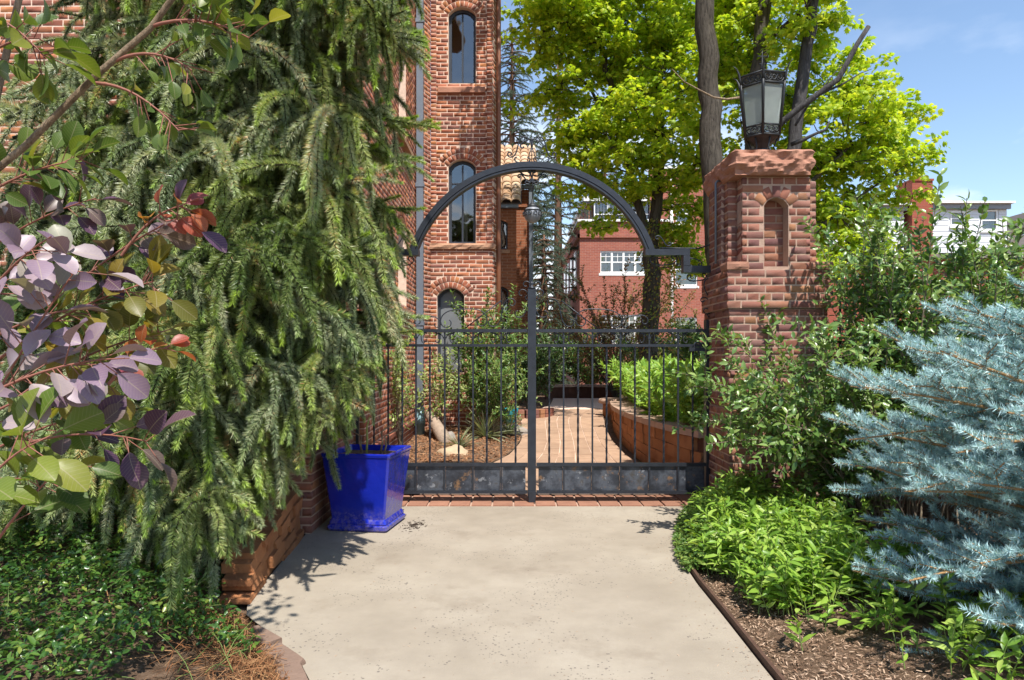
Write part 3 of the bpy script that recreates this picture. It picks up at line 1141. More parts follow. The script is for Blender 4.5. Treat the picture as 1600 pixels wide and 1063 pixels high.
# garden wall of the building, facing the path (right)
hl = [(2.10, 2.80, 2.14, 3.34, .10, .1), (2.15, 2.75, 4.45, 5.75, .10, .1)]
LW0 = 6.98
wall_mesh(core, (WX - .003, LW0 + .012, -.1), (0, 1, 0), (1, 0, 0), 10.80 - LW0, 8.8, .35, [(a - .012, b - .012, c + .1, d + .1, r, g) for a, b, c, d, r, g in hl])
# front behind the spruce
wall_mesh(core, (-9.0, LW0 + .003, -.1), (1, 0, 0), (0, -1, 0), 9.0 + WX - .36, 8.8, .35)
# tower: canted left face, front, canted right face, right side
TL, TR, TY = -1.345, -.325, 11.3
ZL = 3.19
CH = Vector((TL - WX, TY - 10.85, 0))
CHn = Vector((CH.y, -CH.x, 0)).normalized()
wall_mesh(core, Vector((WX, 10.85, -.1)) - CHn * .003, CH, CHn, CH.length, 8.8, .3)
door = (.105, .555, 1.15, 2.55, .13, .2)
lowh = [door]
wall_mesh(core, (TL, TY + .003, 0), (1, 0, 0), (0, -1, 0), TR - TL, ZL, .35, lowh)
uph = [(.29, .745, 3.29 - ZL, 4.69 - ZL, .12, .2), (.29, .745, 5.95 - ZL, 7.22 - ZL, .12, .2)]
RC = .035
wall_mesh(core, (TL, TY + RC + .003, ZL), (1, 0, 0), (0, -1, 0), TR - TL, 8.75 - ZL, .35, uph)
core.box(TL, TL + .09, TY + .003, TY + RC + .003, ZL, 8.75)
core.box(TR - .09, TR, TY + .003, TY + RC + .003, ZL, 8.75)
core.hexa([(TR, TY + .003, -.1), (TR + .07, TY + .3, -.1), (TR + .07, 15.2, -.1), (TR - .2, 15.2, -.1), (TR, TY + .003, 8.75), (TR + .07, TY + .3, 8.75), (TR + .07, 15.2, 8.75), (TR - .2, 15.2, 8.75)])
core.build('wall', 'mortar_light', bl)
br = Bricks('brick_tower')
br.face((WX, LW0, 0), (0, 1, 0), (1, 0, 0), 10.82 - LW0, 8.7, holes=hl, header_every=6)
for h in hl:
    br.arch((WX, LW0, 0), (0, 1, 0), (1, 0, 0), (h[0] + h[1]) / 2, h[3], (h[1] - h[0]) / 2, h[4], 1)
br.face((-7.6, LW0, 0), (1, 0, 0), (0, -1, 0), 7.6 + WX, 7.4, header_every=6)
br.face((WX, 10.85, 0), CH, CHn, CH.length, 8.7, off=.05)
br.emit(bl, 0, stuff_name='side_bricks')
br = Bricks('brick_tower')
br.face((TL, TY, 0), (1, 0, 0), (0, -1, 0), TR - TL, ZL, holes=lowh, header_every=6)
h = door
br.arch((TL, TY, 0), (1, 0, 0), (0, -1, 0), (h[0] + h[1]) / 2, h[3], (h[1] - h[0]) / 2, h[4], 2)
br.face((TL + .09, TY + RC, ZL + .08), (1, 0, 0), (0, -1, 0), TR - TL - .18, 8.65 - ZL - .08, holes=[(a - .09, b - .09, c - .08, d - .08, r, g) for a, b, c, d, r, g in uph], header_every=6, off=.03)
for h in uph:
    br.arch((TL, TY + RC, ZL), (1, 0, 0), (0, -1, 0), (h[0] + h[1]) / 2, h[3], (h[1] - h[0]) / 2, h[4], 2)
for xx in (TL, TR - .09):
    br.face((xx, TY, ZL + .08), (1, 0, 0), (0, -1, 0), .09, 8.65 - ZL - .08)
br.emit(bl, 300, where=lambda c: c.z < 7.4)
br = Bricks('brick_tower')
sd = Vector((.07, .294, 0))
br.face((TR, TY, 0), sd, Vector((sd.y, -sd.x, 0)), sd.length, 8.65)
br.emit(bl, 0, stuff_name='corner_bricks')
seg_window(bl, (TL, TY, 0), (1, 0, 0), (0, -1, 0), door, .14, .045, 0, frame='dark_frame', door=True)
for i, h in enumerate(uph):
    seg_window(bl, (TL, TY + RC, ZL), (1, 0, 0), (0, -1, 0), h, .10, .045, 1, bars=((h[2] + 1.02,) if i == 0 else ()), curtain=[(h[0] + .2, h[0] + .30)] if i == 0 else None)
for h in hl:
    seg_window(bl, (WX, LW0, 0), (0, 1, 0), (1, 0, 0), h, .12, .06, 1, frame='downspout')
rough_block(TL - .03, TR + .03, TY - .035, TY + .12, ZL, ZL + .095, .02, 22, 4, 4, 3).build('stone_ledge', 'ledge_stone', bl)
s_ = MB()
s_.hexa([(TL + .12, TY - .03, 5.78), (TR - .12, TY - .03, 5.78), (TR - .12, TY + .1, 5.78), (TL + .12, TY + .1, 5.78),
         (TL + .12, TY - .03, 5.86), (TR - .12, TY - .03, 5.86), (TR - .12, TY + .1, 5.95), (TL + .12, TY + .1, 5.95)])
s_.build('window_sill', 'sandstone', bl)
s_ = MB()
s_.hexa([(TL + .06, TY - .03, 1.08), (TL + .6, TY - .03, 1.08), (TL + .6, TY + .1, 1.08), (TL + .06, TY + .1, 1.08),
         (TL + .06, TY - .03, 1.12), (TL + .6, TY - .03, 1.12), (TL + .6, TY + .1, 1.15), (TL + .06, TY + .1, 1.15)])
s_.build('window_sill', 'sandstone', bl)
for h in hl:
    s_ = MB()
    y0, y1 = LW0 + h[0] - .25, LW0 + h[1] + .25
    s_.hexa([(WX - .1, y0, h[2] - .13), (WX + .07, y0, h[2] - .13), (WX + .07, y1, h[2] - .13), (WX - .1, y1, h[2] - .13),
             (WX - .1, y0, h[2]), (WX + .07, y0, h[2] - .07), (WX + .07, y1, h[2] - .07), (WX - .1, y1, h[2])])
    s_.build('window_sill', 'ledge_stone', bl)
# projecting brick plinth along the garden wall
pl = MB()
pl.box(WX - .05, WX + .045, LW0 + .02, 10.75, .42, .47)
pl.build('plinth_course', 'brick_tower', bl)
# downspouts
d = MB()
cx, cy = -1.43, 10.62
d.box(cx - .052, cx + .052, cy - .04, cy + .04, .62, 8.5)
sp = d.build('downspout', 'downspout', bl)
for z in (4.05, 1.9, 6.6):
    b = MB()
    b.box(cx - .066, cx + .066, cy - .05, cy + .05, z, z + .06)
    b.build('bracket', 'downspout', sp)
b = MB()
b.lathe((cx, cy, .16), [(.075, 0), (.075, .2), (.085, .2), (.085, .30), (.07, .33), (.07, .47)], 14)
b.build('drain_pipe', 'aqua_pipe', sp)
d = MB()
d.tube([(TR + .10, TY + .12, z) for z in (.2, 3, 6, 8.6)], .04, 8)
d.build('downspout', 'brown_spout', bl)
# roof over it, out of view above
rf = MB()
rf.prism([(-9.3, 8.7), (-1.2, 8.7), (-1.2, 8.85), (-5, 10.4), (-9.3, 8.85)], 'y', 6.7, 11.9)
rf.build('roof', 'roof_tile', bl)

# rear wing with tiled roofs
wg = thing('tiled_roof_wing', 'brick wing with pale barrel tile roofs behind the stair tower', 'building', (-.6, 17, .2))
mb = MB()
hw_ = [(1.42, 1.74, 3.85, 4.55, .06, .1)]
BY, BX1 = 15.6, .10
wall_mesh(mb, (-1.9, BY, 0), (1, 0, 0), (0, -1, 0), BX1 + 1.9, 4.78, .3, [(1.50, 1.80, 3.86, 4.52, .07, .1), (1.48, 1.82, 1.4, 3.0, .09, .1)])
mb.box(BX1 - .3, BX1, BY + .3, 17.0, 0, 4.78)
mb.box(-2.5, .47, 17.0, 21, 0, 5.56)
mb.build('wall', 'wing_brick', wg)
seg_window(wg, (-1.9, BY, 0), (1, 0, 0), (0, -1, 0), (1.50, 1.80, 3.86, 4.52, .07, .1), .08, .035, 1)
seg_window(wg, (-1.9, BY, 0), (1, 0, 0), (0, -1, 0), (1.48, 1.82, 1.4, 3.0, .09, .1), .08, .035, 1)
s_ = MB()
s_.box(-.45, -.05, BY - .05, BY + .05, 3.76, 3.83)
s_.build('window_sill', 'ledge_stone', wg)
b = MB()
b.box(-2, .47, 16.95, 17.0, 5.36, 5.40)
b.box(-2, .47, 16.96, 17.0, 5.12, 5.16)
b.build('brick_band', 'wing_brick', wg)
g = MB()
g.box(-2.4, .55, 16.84, 16.97, 5.56, 5.64)
g.box(-1.9, BX1 + .05, BY - .14, BY - .02, 4.78, 4.85)
gt = g.build('gutter', 'downspout', wg)
d = MB()
d.box(.42, .52, 16.86, 16.96, .3, 5.56)
d.build('downspout', 'downspout', wg)
# barrel tiles, each a half shell
tv = MB()
seg = 7
vs = []
for t in (0, 1):
    for i in range(seg):
        a = math.pi * i / (seg - 1)
        r_ = .115 if t == 0 else .10
        vs.append((-math.cos(a) * r_, t * .40, math.sin(a) * r_ * .75))
for t in (0, 1):
    for i in range(seg):
        a = math.pi * i / (seg - 1)
        r_ = (.115 if t == 0 else .10) - .016
        vs.append((-math.cos(a) * r_, t * .40, math.sin(a) * r_ * .75))
fs = []
for i in range(seg - 1):
    fs += [(i, i + 1, seg + i + 1, seg + i), (2 * seg + i + 1, 2 * seg + i, 3 * seg + i, 3 * seg + i + 1), (i + 1, i, 2 * seg + i, 2 * seg + i + 1)]
tv.add(vs, fs, True)
tms = []
for q, col in enumerate(((0.52, 0.35, 0.22), (0.46, 0.28, 0.16), (0.58, 0.42, 0.28))):
    simple('tile_%d' % q, col, .85, 0, .2, .25, 9, 50, .004)
    tms.append(tv.mesh('roof_tile', 'tile_%d' % q))


def tile_roof(parent, x0, x1, y, z, pitch, nrow, clip=None):
    c_, s2 = math.cos(pitch), math.sin(pitch)
    deck = MB()
    Ld = nrow * .33
    deck.hexa([(x0, y, z - .02), (x1, y, z - .02), (x1, y + Ld * c_, z + Ld * s2 - .02), (x0, y + Ld * c_, z + Ld * s2 - .02),
               (x0, y, z + .01), (x1, y, z + .01), (x1, y + Ld * c_, z + Ld * s2 + .01), (x0, y + Ld * c_, z + Ld * s2 + .01)])
    dk = deck.build('roof', 'slate_roof', parent)
    for r_ in range(nrow):
        x = x0 + .1
        while x < x1 - .05:
            if clip is None or clip(x, r_):
                o = bpy.data.objects.new('roof_tile', random.choice(tms))
                COL.objects.link(o)
                o.parent = dk
                o.location = (x, y + r_ * .33 * c_ - .05, z + .02 + r_ * .33 * s2)
                o.rotation_euler = (pitch - .05, 0, random.uniform(-.02, .02))
            x += .215


tile_roof(wg, -1.7, .62, 16.80, 5.66, R(33), 9)
tile_roof(wg, -1.3, BX1 + .12, BY - .12, 4.87, R(38), 5)

# ------------------------------------------------------------------ red brick apartment house behind the trees
ap = thing('apartment_house', 'red brick apartment house with white sash windows behind the trees', 'building', (6, 28, .27))


def sash(parent, x0, x1, z0, z1, y, n, mat='white_paint', rows=2, grid=True):
    """white sash window group of n lights with a pane and muntins each"""
    f = MB()
    t = .07
    f.box(x0, x1, y - .06, y + .05, z1 - t, z1)
    f.box(x0, x1, y - .06, y + .05, z0, z0 + t)
    wd = (x1 - x0) / n
    for i in range(n + 1):
        xx = x0 + wd * i
        f.box(max(x0, xx - t * .6) , min(x1, xx + t * .6) , y - .055, y + .045, z0 + t, z1 - t)
    wn = f.build('window', mat, parent)
    s_ = MB()
    s_.box(x0 - .06, x1 + .06, y - .12, y + .02, z0 - .10, z0 - .003)
    s_.build('sill', mat, wn)
    zm = (z0 + z1) / 2
    for i in range(n):
        a, b = x0 + wd * i + t * .6, x0 + wd * (i + 1) - t * .6
        p = MB()
        p.add([(a, y, z0 + t), (b, y, z0 + t), (b, y, z1 - t), (a, y, z1 - t)], [(0, 1, 2, 3)])
        p.build('pane', 'window_glass', wn)
        m = MB()
        m.box(a, b, y - .035, y - .005, zm - .025, zm + .025)
        if grid:
            m.box((a + b) / 2 - .012, (a + b) / 2 + .012, y - .03, y - .006, zm + .026, z1 - t)
            m.box(a, (a + b) / 2 - .013, y - .03, y - .006, (zm + z1) / 2 - .012, (zm + z1) / 2 + .012)
            m.box((a + b) / 2 + .013, b, y - .03, y - .006, (zm + z1) / 2 - .012, (zm + z1) / 2 + .012)
        m.build('muntin', mat, wn)
        cu = MB()
        cu.add([(a, y + .12, z0 + t), (a + (b - a) * .8, y + .14, z0 + t), (a + (b - a) * .65, y + .13, zm), (a, y + .12, zm)], [(0, 1, 2, 3)])
        cu.build('curtain', 'curtain', wn)
    rm = MB()
    rm.add([(x0, y + .4, z0), (x1, y + .4, z0), (x1, y + .4, z1), (x0, y + .4, z1), (x0, y + .06, z0), (x1, y + .06, z0), (x1, y + .06, z1), (x0, y + .06, z1)],
           [(0, 1, 2, 3), (0, 4, 5, 1), (1, 5, 6, 2), (2, 6, 7, 3), (3, 7, 4, 0)])
    rm.build('room_interior', 'room', wn)
    return wn


AY, AX0, AX1, AZ = 28.0, 2.78, 6.5, 6.9
wz = lambda py, Y: CZ - (py - HY) / FPX * Y
wx = lambda px, Y: (px - HX) / FPX * Y
mb = MB()
W1 = (wx(938, AY), wx(1011, AY), wz(427, AY), wz(392, AY))
W2 = (wx(938, AY), wx(1011, AY), 1.9, 3.1)
wall_mesh(mb, (AX0, AY, 0), (1, 0, 0), (0, -1, 0), AX1 - AX0, AZ, .4, [(W1[0] - AX0, W1[1] - AX0, W1[2], W1[3], 0, 0), (W2[0] - AX0, W2[1] - AX0, W2[2], W2[3], 0, 0)])
mb.box(AX0, AX0 + .4, AY + .4, 38, 0, AZ)
BYY = 29.2
V1 = (wx(1055, BYY), wx(1090, BYY), wz(447, BYY), wz(396, BYY))
V2 = (wx(1056, BYY), wx(1089, BYY), wz(540, BYY), wz(496, BYY))
V3 = (wx(1056, BYY), wx(1079, BYY), wz(349, BYY), wz(318, BYY))
X0, X1 = AX1 - .6, 13.2
wall_mesh(mb, (X0, BYY, 0), (1, 0, 0), (0, -1, 0), X1 - X0, 9.4, .4, [(q[0] - X0, q[1] - X0, q[2], q[3], 0, 0) for q in (V1, V2, V3)])
mb.box(AX1 - .4, AX1, AY + .4, BYY, 0, AZ)
mb.box(X1 - .4, X1, BYY + .4, 38, 0, 9.4)
# set back top storey
mb.box(AX0 + .5, AX0 + .56, AY + 1.4, 38, AZ, AZ + 1.15)
mb.build('wall', 'far_brick', ap)
b = MB()
b.box(AX0 - .10, AX1 - .02, AY - .12, AY + .5, AZ, AZ + .09)
b.box(AX0 - .10, AX0 + .4, AY + .5, 38, AZ, AZ + .09)
b.build('coping', 'white_paint', ap)
b = MB()
b.box(AX0 - .09, AX1 - .02, AY - .09, AY - .002, wz(372, AY), wz(366, AY))
b.box(AX0 - .09, AX0 - .002, AY - .09, 37.9, wz(372, AY), wz(366, AY))
b.build('brick_band', 'far_brick', ap)
rl = MB()
for i in range(26):
    xx = AX0 + .1 + i * .12
    rl.box(xx - .012, xx + .012, AY + .08, AY + .104, AZ + .09, AZ + .8)
rl.box(AX0, AX0 + 3.2, AY + .075, AY + .11, AZ + .8, AZ + .85)
rl.build('balcony_railing', 'iron', ap)
sash(ap, AX0 + .75, AX0 + 3.2, AZ + .06, AZ + 1.15, AY + 1.45, 4, grid=False)
b = MB()
b.box(AX0 + .3, AX1, AY + 1.3, 38, AZ + 1.16, AZ + 1.35)
b.build('roof_edge', 'white_paint', ap)
sash(ap, *W1, AY + .10, 4)
sash(ap, *W2, AY + .10, 4)
for q in (V1, V2):
    sash(ap, *q, BYY + .10, 1)
sash(ap, *V3, BYY + .10, 1)
for i in range(4):
    y = 29.2 + i * 1.9
    for z in (1.6, 4.4):
        b = MB()
        b.box(AX0 - .05, AX0 + .02, y, y + 1.0, z, z + 1.5)
        wv = b.build('window', 'white_paint', ap)
        b = MB()
        b.box(AX0 - .056, AX0 - .05, y + .1, y + .9, z + .1, z + 1.4)
        b.build('pane', 'window_glass', wv)
d = MB()
d.tube([(wx(1049, BYY), BYY - .08, z) for z in (.2, 4, wz(420, BYY), 9.2)], .07, 8)
d.build('downspout', 'white_paint', ap)
b = MB()
b.box(X0 - .05, X1 + .1, BYY - .08, BYY + .5, 9.4, 9.5)
b.build('coping', 'white_paint', ap)

# ------------------------------------------------------------------ row house with white dormers, far right
rh = thing('row_house', 'brick row house with white sided dormers and tall chimney at the far right', 'building', (19, 30, .2))
HYY = 30.0
mb = MB()
mb.box(wx(1290, HYY), wx(1750, HYY), HYY, HYY + 9, 0, wz(405, HYY))
mb.build('wall', 'row_brick', rh)
ch = MB()
ch.box(wx(1420, HYY), wx(1452, HYY), HYY - .25, HYY + .9, 0, wz(285, HYY))
ch.box(wx(1419, HYY), wx(1453, HYY), HYY - .3, HYY + .95, wz(285, HYY), wz(282, HYY))
ch.box(wx(1431, HYY), wx(1446, HYY), HYY, HYY + .5, wz(282, HYY), wz(276, HYY))
ch.build('chimney', 'row_brick', rh)
rf = MB()
zb, zt = wz(405, HYY), wz(330, HYY)
rf.hexa([(wx(1290, HYY) - .3, HYY - .4, zb), (wx(1750, HYY) + .3, HYY - .4, zb), (wx(1750, HYY) + .3, HYY + 9, zb), (wx(1290, HYY) - .3, HYY + 9, zb),
         (wx(1290, HYY) - .3, HYY + 3.4, zt), (wx(1600, HYY), HYY + 3.4, zt), (wx(1600, HYY), HYY + 6, zt), (wx(1290, HYY) - .3, HYY + 6, zt)])
rf.build('roof', 'slate_roof', rh)


def dormer(px0, px1, py0, py1, wins):
    x0, x1, z0, z1 = wx(px0, HYY), wx(px1, HYY), wz(py1, HYY), wz(py0, HYY)
    mb = MB()
    holes = [(wx(a, HYY) - x0, wx(b, HYY) - x0, wz(d2, HYY) - z0, wz(c2, HYY) - z0, 0, 0) for a, b, c2, d2 in wins]
    wall_mesh(mb, (x0, HYY + .06, z0), (1, 0, 0), (0, -1, 0), x1 - x0, z1 - z0, .2, holes)
    mb.box(x0, x0 + .2, HYY + .27, HYY + 3.5, z0, z1)
    mb.box(x1 - .2, x1, HYY + .27, HYY + 3.5, z0, z1)
    dm = mb.build('dormer', 'siding', rh)
    nb = int((z1 - z0) / .24)
    for i in range(nb):
        v = i * .24
        spans = [(0, x1 - x0)]
        for hq in holes:
            if hq[2] - .12 < v + .06 < hq[3] + .1:
                sp2 = []
                for (a, b) in spans:
                    if hq[0] > a and hq[1] < b:
                        sp2 += [(a, hq[0] - .08), (hq[1] + .08, b)]
                    else:
                        sp2.append((a, b))
                spans = sp2
        for a, b in spans:
            s3 = MB()
            y = HYY + .05
            s3.hexa([(x0 + a, y - .022, z0 + v), (x0 + b, y - .022, z0 + v), (x0 + b, y + .004, z0 + v), (x0 + a, y + .004, z0 + v),
                     (x0 + a, y - .004, z0 + v + .235), (x0 + b, y - .004, z0 + v + .235), (x0 + b, y + .004, z0 + v + .235), (x0 + a, y + .004, z0 + v + .235)])
            s3.build('siding_board', 'siding', dm)
    e = MB()
    e.box(x0 - .15, x1 + .15, HYY - .3, HYY + 3.6, z1 + .16, z1 + .24)
    e.build('eave', 'white_paint', dm)
    e = MB()
    e.box(x0 - .05, x1 + .08, HYY - .12, HYY + .02, z1 - .06, z1 + .157)
    e.build('fascia', 'grey_metal', dm)
    for a, b, c2, d2 in wins:
        sash(rh, wx(a, HYY), wx(b, HYY), wz(d2, HYY), wz(c2, HYY), HYY + .08, 1, grid=False)


dormer(1453.5, 1574, 325, 395, [(1486, 1508, 330, 353), (1534, 1559, 328, 360)])
dormer(1296, 1413, 328, 395, [(1310, 1330, 340, 366), (1368, 1390, 343, 368)])
ns_ = thing('neighbour_house', 'white gabled neighbouring house at the right edge behind the dormers', 'building', (26.5, 36, .2))
mb = MB()
mb.prism([(25.2, 0), (33, 0), (33, 7.4), (29, 9.3), (25.2, 7.3)], 'y', 35, 44)
mb.build('wall', 'siding', ns_)
mb = MB()
mb.hexa([(24.8, 34.7, 7.2), (29, 34.7, 9.35), (29, 44.3, 9.35), (24.8, 44.3, 7.2), (24.8, 34.7, 7.35), (29, 34.7, 9.5), (29, 44.3, 9.5), (24.8, 44.3, 7.35)])
mb.build('roof', 'slate_roof', ns_)
mb = MB()
mb.box(26.4, 27.4, 34.9, 34.99, 5, 6.6)
wv = mb.build('window', 'white_paint', ns_)
mb = MB()
mb.box(26.5, 27.3, 34.88, 34.9, 5.1, 6.5)
mb.build('pane', 'window_glass', wv)

# ------------------------------------------------------------------ gate pillar (right)
gp = thing('gate_pillar', 'brick gate pillar with arched niche and rough sandstone cap right of the gate', 'pillar', (2.345, 6.5, 0))
BX0, BX1_, BY0, BY1 = 1.925, 2.795, 6.05, 6.84
C_ = .0686
ZB, ZM, ZU = 27 * C_, 32 * C_, 44 * C_
rec = {9: -.014, 14: -.014, 18: -.014, 4: -.014}
core = MB()
i5 = .003
zc0 = 0.0
for ci in range(28):
    if ci in rec or ci == 27:
        core.box(BX0 + i5, BX1_ - i5, BY0 + i5, BY1 - i5, zc0, ci * C_ - .002)
        if ci < 27:
            core.box(BX0 + i5 + .014, BX1_ - i5 - .014, BY0 + i5 + .014, BY1 - i5 - .014, ci * C_ - .002, (ci + 1) * C_ - .004)
        zc0 = (ci + 1) * C_ - .004
core.box(BX0 - .02 + i5, BX1_ + .02 - i5, BY0 - .02 + i5, BY1 + .02 - i5, ZB + .003, ZM)
ux0, ux1, uy0, uy1 = 1.962, 2.76, 6.20, 6.78
core.box(ux0 + i5, ux1 - i5, uy0 + .13, uy1 - i5, ZM, ZU)
core.box(ux0 + i5, 2.03, uy0 + i5, uy0 + .13, ZM, ZU)
core.box(2.65, ux1 - i5, uy0 + i5, uy0 + .13, ZM, ZU)
px0, px1, py0 = 2.042, 2.642, BY0
nich = (.192, .408, .03, .64, .07, .11)
wall_mesh(core, (px0, py0 + i5, ZM), (1, 0, 0), (0, -1, 0), px1 - px0, ZU - ZM, .125, [nich])
core.box(px0, px1, py0 + .138, uy0 + .13, ZM, ZU)
core.box(1.935 + i5, ux0 + i5, 6.32, 6.70, ZM, ZU)
core.build('mortar', 'mortar', gp)
br = Bricks('brick')
rel = lambda c: rec.get(c, 0.0)
br.face((BX0, BY0, 0), (1, 0, 0), (0, -1, 0), BX1_ - BX0, ZB, off=.02, rel=rel, header_every=2)
br.face((BX0, BY1, 0), (0, -1, 0), (-1, 0, 0), BY1 - BY0, ZB, off=.06, rel=rel, header_every=2)
br.face((BX1_, BY0, 0), (0, 1, 0), (1, 0, 0), BY1 - BY0, ZB, off=.06, rel=rel, header_every=2)
br.face((BX0 - .02, BY0 - .02, ZB), (1, 0, 0), (0, -1, 0), BX1_ - BX0 + .04, ZM - ZB, off=.09, header_every=2)
br.face((BX0 - .02, BY1 + .02, ZB), (0, -1, 0), (-1, 0, 0), BY1 - BY0 + .04, ZM - ZB, off=.04)
br.face((BX1_ + .02, BY0 - .02, ZB), (0, 1, 0), (1, 0, 0), BY1 - BY0 + .04, ZM - ZB, off=.04)
br.face((px0, py0, ZM), (1, 0, 0), (0, -1, 0), px1 - px0, ZU - ZM, holes=[nich], off=.0, header_every=2)
br.arch((px0, py0, ZM), (1, 0, 0), (0, -1, 0), .30, .64, .108, .07, 1, rh=.11)
br.face((px0 + .19, py0 + .13, ZM + .03), (1, 0, 0), (0, -1, 0), .22, .62, off=.05)
br.face((ux0, uy0, ZM), (1, 0, 0), (0, -1, 0), .10, ZU - ZM)
br.face((2.66, uy0, ZM), (1, 0, 0), (0, -1, 0), .10, ZU - ZM)
br.face((px0, uy0, ZM), (0, -1, 0), (-1, 0, 0), .15, ZU - ZM)
br.face((px1, py0, ZM), (0, 1, 0), (1, 0, 0), .15, ZU - ZM)
br.face((ux0, 6.32, ZM), (0, -1, 0), (-1, 0, 0), .12, ZU - ZM)
br.face((1.935, 6.70, ZM), (0, -1, 0), (-1, 0, 0), .38, ZU - ZM)
br.face((ux0, uy1, ZM), (0, -1, 0), (-1, 0, 0), .08, ZU - ZM)
br.face((ux1, uy0, ZM), (0, 1, 0), (1, 0, 0), .58, ZU - ZM, off=.04)
br.emit(gp, 300)
rough_block(1.955, 2.625, 5.985, 6.82, ZU + .002, ZU + .222, .045, 48, 11, 22, 5).build('cap_stone', 'sandstone', gp)
rough_block(BX0 - .03, BX0 + .16, BY0 - .035, BY0 + .14, ZM + .001, ZM + .068, .012, 8, 4, 6, 9).build('corner_stone', 'sandstone', gp)
rough_block(BX1_ - .16, BX1_ + .03, BY0 - .035, BY0 + .14, ZM + .001, ZM + .068, .012, 8, 4, 6, 12).build('corner_stone', 'sandstone', gp)
cn = MB()
cn.tube([(1.915, 6.42, 2.3), (1.915, 6.42, 3.02), (1.915, 6.42, 3.055), (1.93, 6.42, 3.075), (1.97, 6.42, 3.08)], .011, 8)
cn.build('conduit', 'downspout', gp)

# low garden wall and fence running right from the pillar
fw = thing('garden_wall', 'low brick wall running right from the gate pillar behind the shrub', 'wall', (4.4, 6.6, 0))
mb = MB()
mb.box(2.80, 7.6, 6.455, 6.80, 0, 1.38)
mb.build('mortar', 'mortar', fw)
br = Bricks('brick')
br.face((2.80, 6.452, 0), (1, 0, 0), (0, -1, 0), 4.8, 1.38)
br.emit(fw, 60, where=lambda c: c.x < 3.9 and c.z > .6)
mb = MB()
mb.box(2.80, 7.6, 6.42, 6.84, 1.382, 1.45)
mb.build('coping', 'sandstone', fw)
fe = thing('iron_fence', 'black iron fence on the garden wall right of the pillar', 'fence', (4.4, 6.62, 1.45))
for z in (2.14, 2.02, 1.55):
    mb = MB()
    mb.box(2.82, 7.55, 6.605, 6.635, z, z + .03)
    mb.build('rail', 'iron', fe)
i = 0
x = 2.9
bar = MB()
bar.box(-.009, .009, -.009, .009, 0, .67)
bme = bar.mesh('bar', 'iron')
while x < 7.5:
    o = bpy.data.objects.new('bar', bme)
    o.location = (x, 6.62, 1.45)
    link(o, fe)
    x += .14
for x in (2.98, 3.55, 5.2, 6.8):
    mb = MB()
    mb.box(x - .025, x + .025, 6.595, 6.645, 1.452, 2.24)
    mb.build('post', 'iron', fe)
for x in (3.12, 3.4, 3.26, 3.68, 3.82):
    mb = MB()
    for sg in (-1, 1):
        mb.tube([(x, 6.6, 2.03 + .012 * 0), (x + sg * .03, 6.6, 2.06), (x + sg * .05, 6.6, 2.10), (x + sg * .055, 6.6, 2.14)], .006, 5)
    mb.build('scroll', 'iron', fe)

# left brick pier beside the drive
lp = thing('brick_pier', 'brick pier half hidden by the weeping spruce behind the blue planter', 'pillar', (-2.1, 5.95, 0))
mb = MB()
LX0, LX1, LY0, LY1 = -2.52, -1.615, 5.50, 6.42
mb.box(LX0 + .003, LX1 - .003, LY0 + .003, LY1 - .003, 0, 36 * C_)
mb.build('mortar', 'mortar', lp)
br = Bricks('brick')
rec2 = {}
rel2 = lambda c: rec2.get(c, 0.0)
br.face((LX0, LY0, 0), (1, 0, 0), (0, -1, 0), LX1 - LX0, 36 * C_, off=.03, rel=rel2)
br.face((LX1, LY0, 0), (0, 1, 0), (1, 0, 0), LY1 - LY0, 36 * C_, off=.1, rel=rel2)
br.emit(lp, 140, where=lambda c: c.z < 1.0)
rough_block(LX0 - .05, LX1 + .05, LY0 - .05, LY1 + .05, 36 * C_ + .002, 36 * C_ + .2, .03, 14, 5, 12, 8).build('cap_stone', 'sandstone', lp)
# wall stub between pier and building
mb = MB()
st = thing('wall_stub', 'short brick wall joining the pier and the building behind the planter', 'wall', (-1.75, 6.7, 0))
mb.box(-1.9, -1.618, 6.425, 6.97, 0, 1.5)
mb.build('mortar', 'mortar', st)
br = Bricks('brick')
br.face((-1.615, 6.425, 0), (0, 1, 0), (1, 0, 0), .54, 1.5)
br.emit(st, 60)

# ------------------------------------------------------------------ left sandstone retaining wall of the bank
rw = thing('stone_retaining_wall', 'low orange sandstone retaining wall along the left edge of the drive', 'wall', (-1.6, 4.7, 0))


def ledge(y, z):
    a = Vector((-1.50, 3.92))
    b = Vector((-1.655, 5.48))
    return a + (b - a) * ((y - 3.92) / 1.56)


def slab(mbx, ya, yb, z0a, z1a, z0b, z1b, inset, th=.26):
    q = []
    for (y, z0, z1) in ((ya, z0a, z1a), (yb, z0b, z1b)):
        p = ledge(y, 0)
        q.append((p.x - inset, y, z0, z1))
    (xa, y1, a0, a1), (xb, y2, b0, b1) = q
    j = lambda: random.uniform(-.008, .008)
    mbx.hexa([(xa + j(), y1, a0), (xb + j(), y2, b0), (xb - th, y2, b0), (xa - th, y1, a0),
              (xa + j() - .006, y1 + j(), a1), (xb + j() - .006, y2 + j(), b1), (xb - th, y2, b1), (xa - th, y1, a1)])


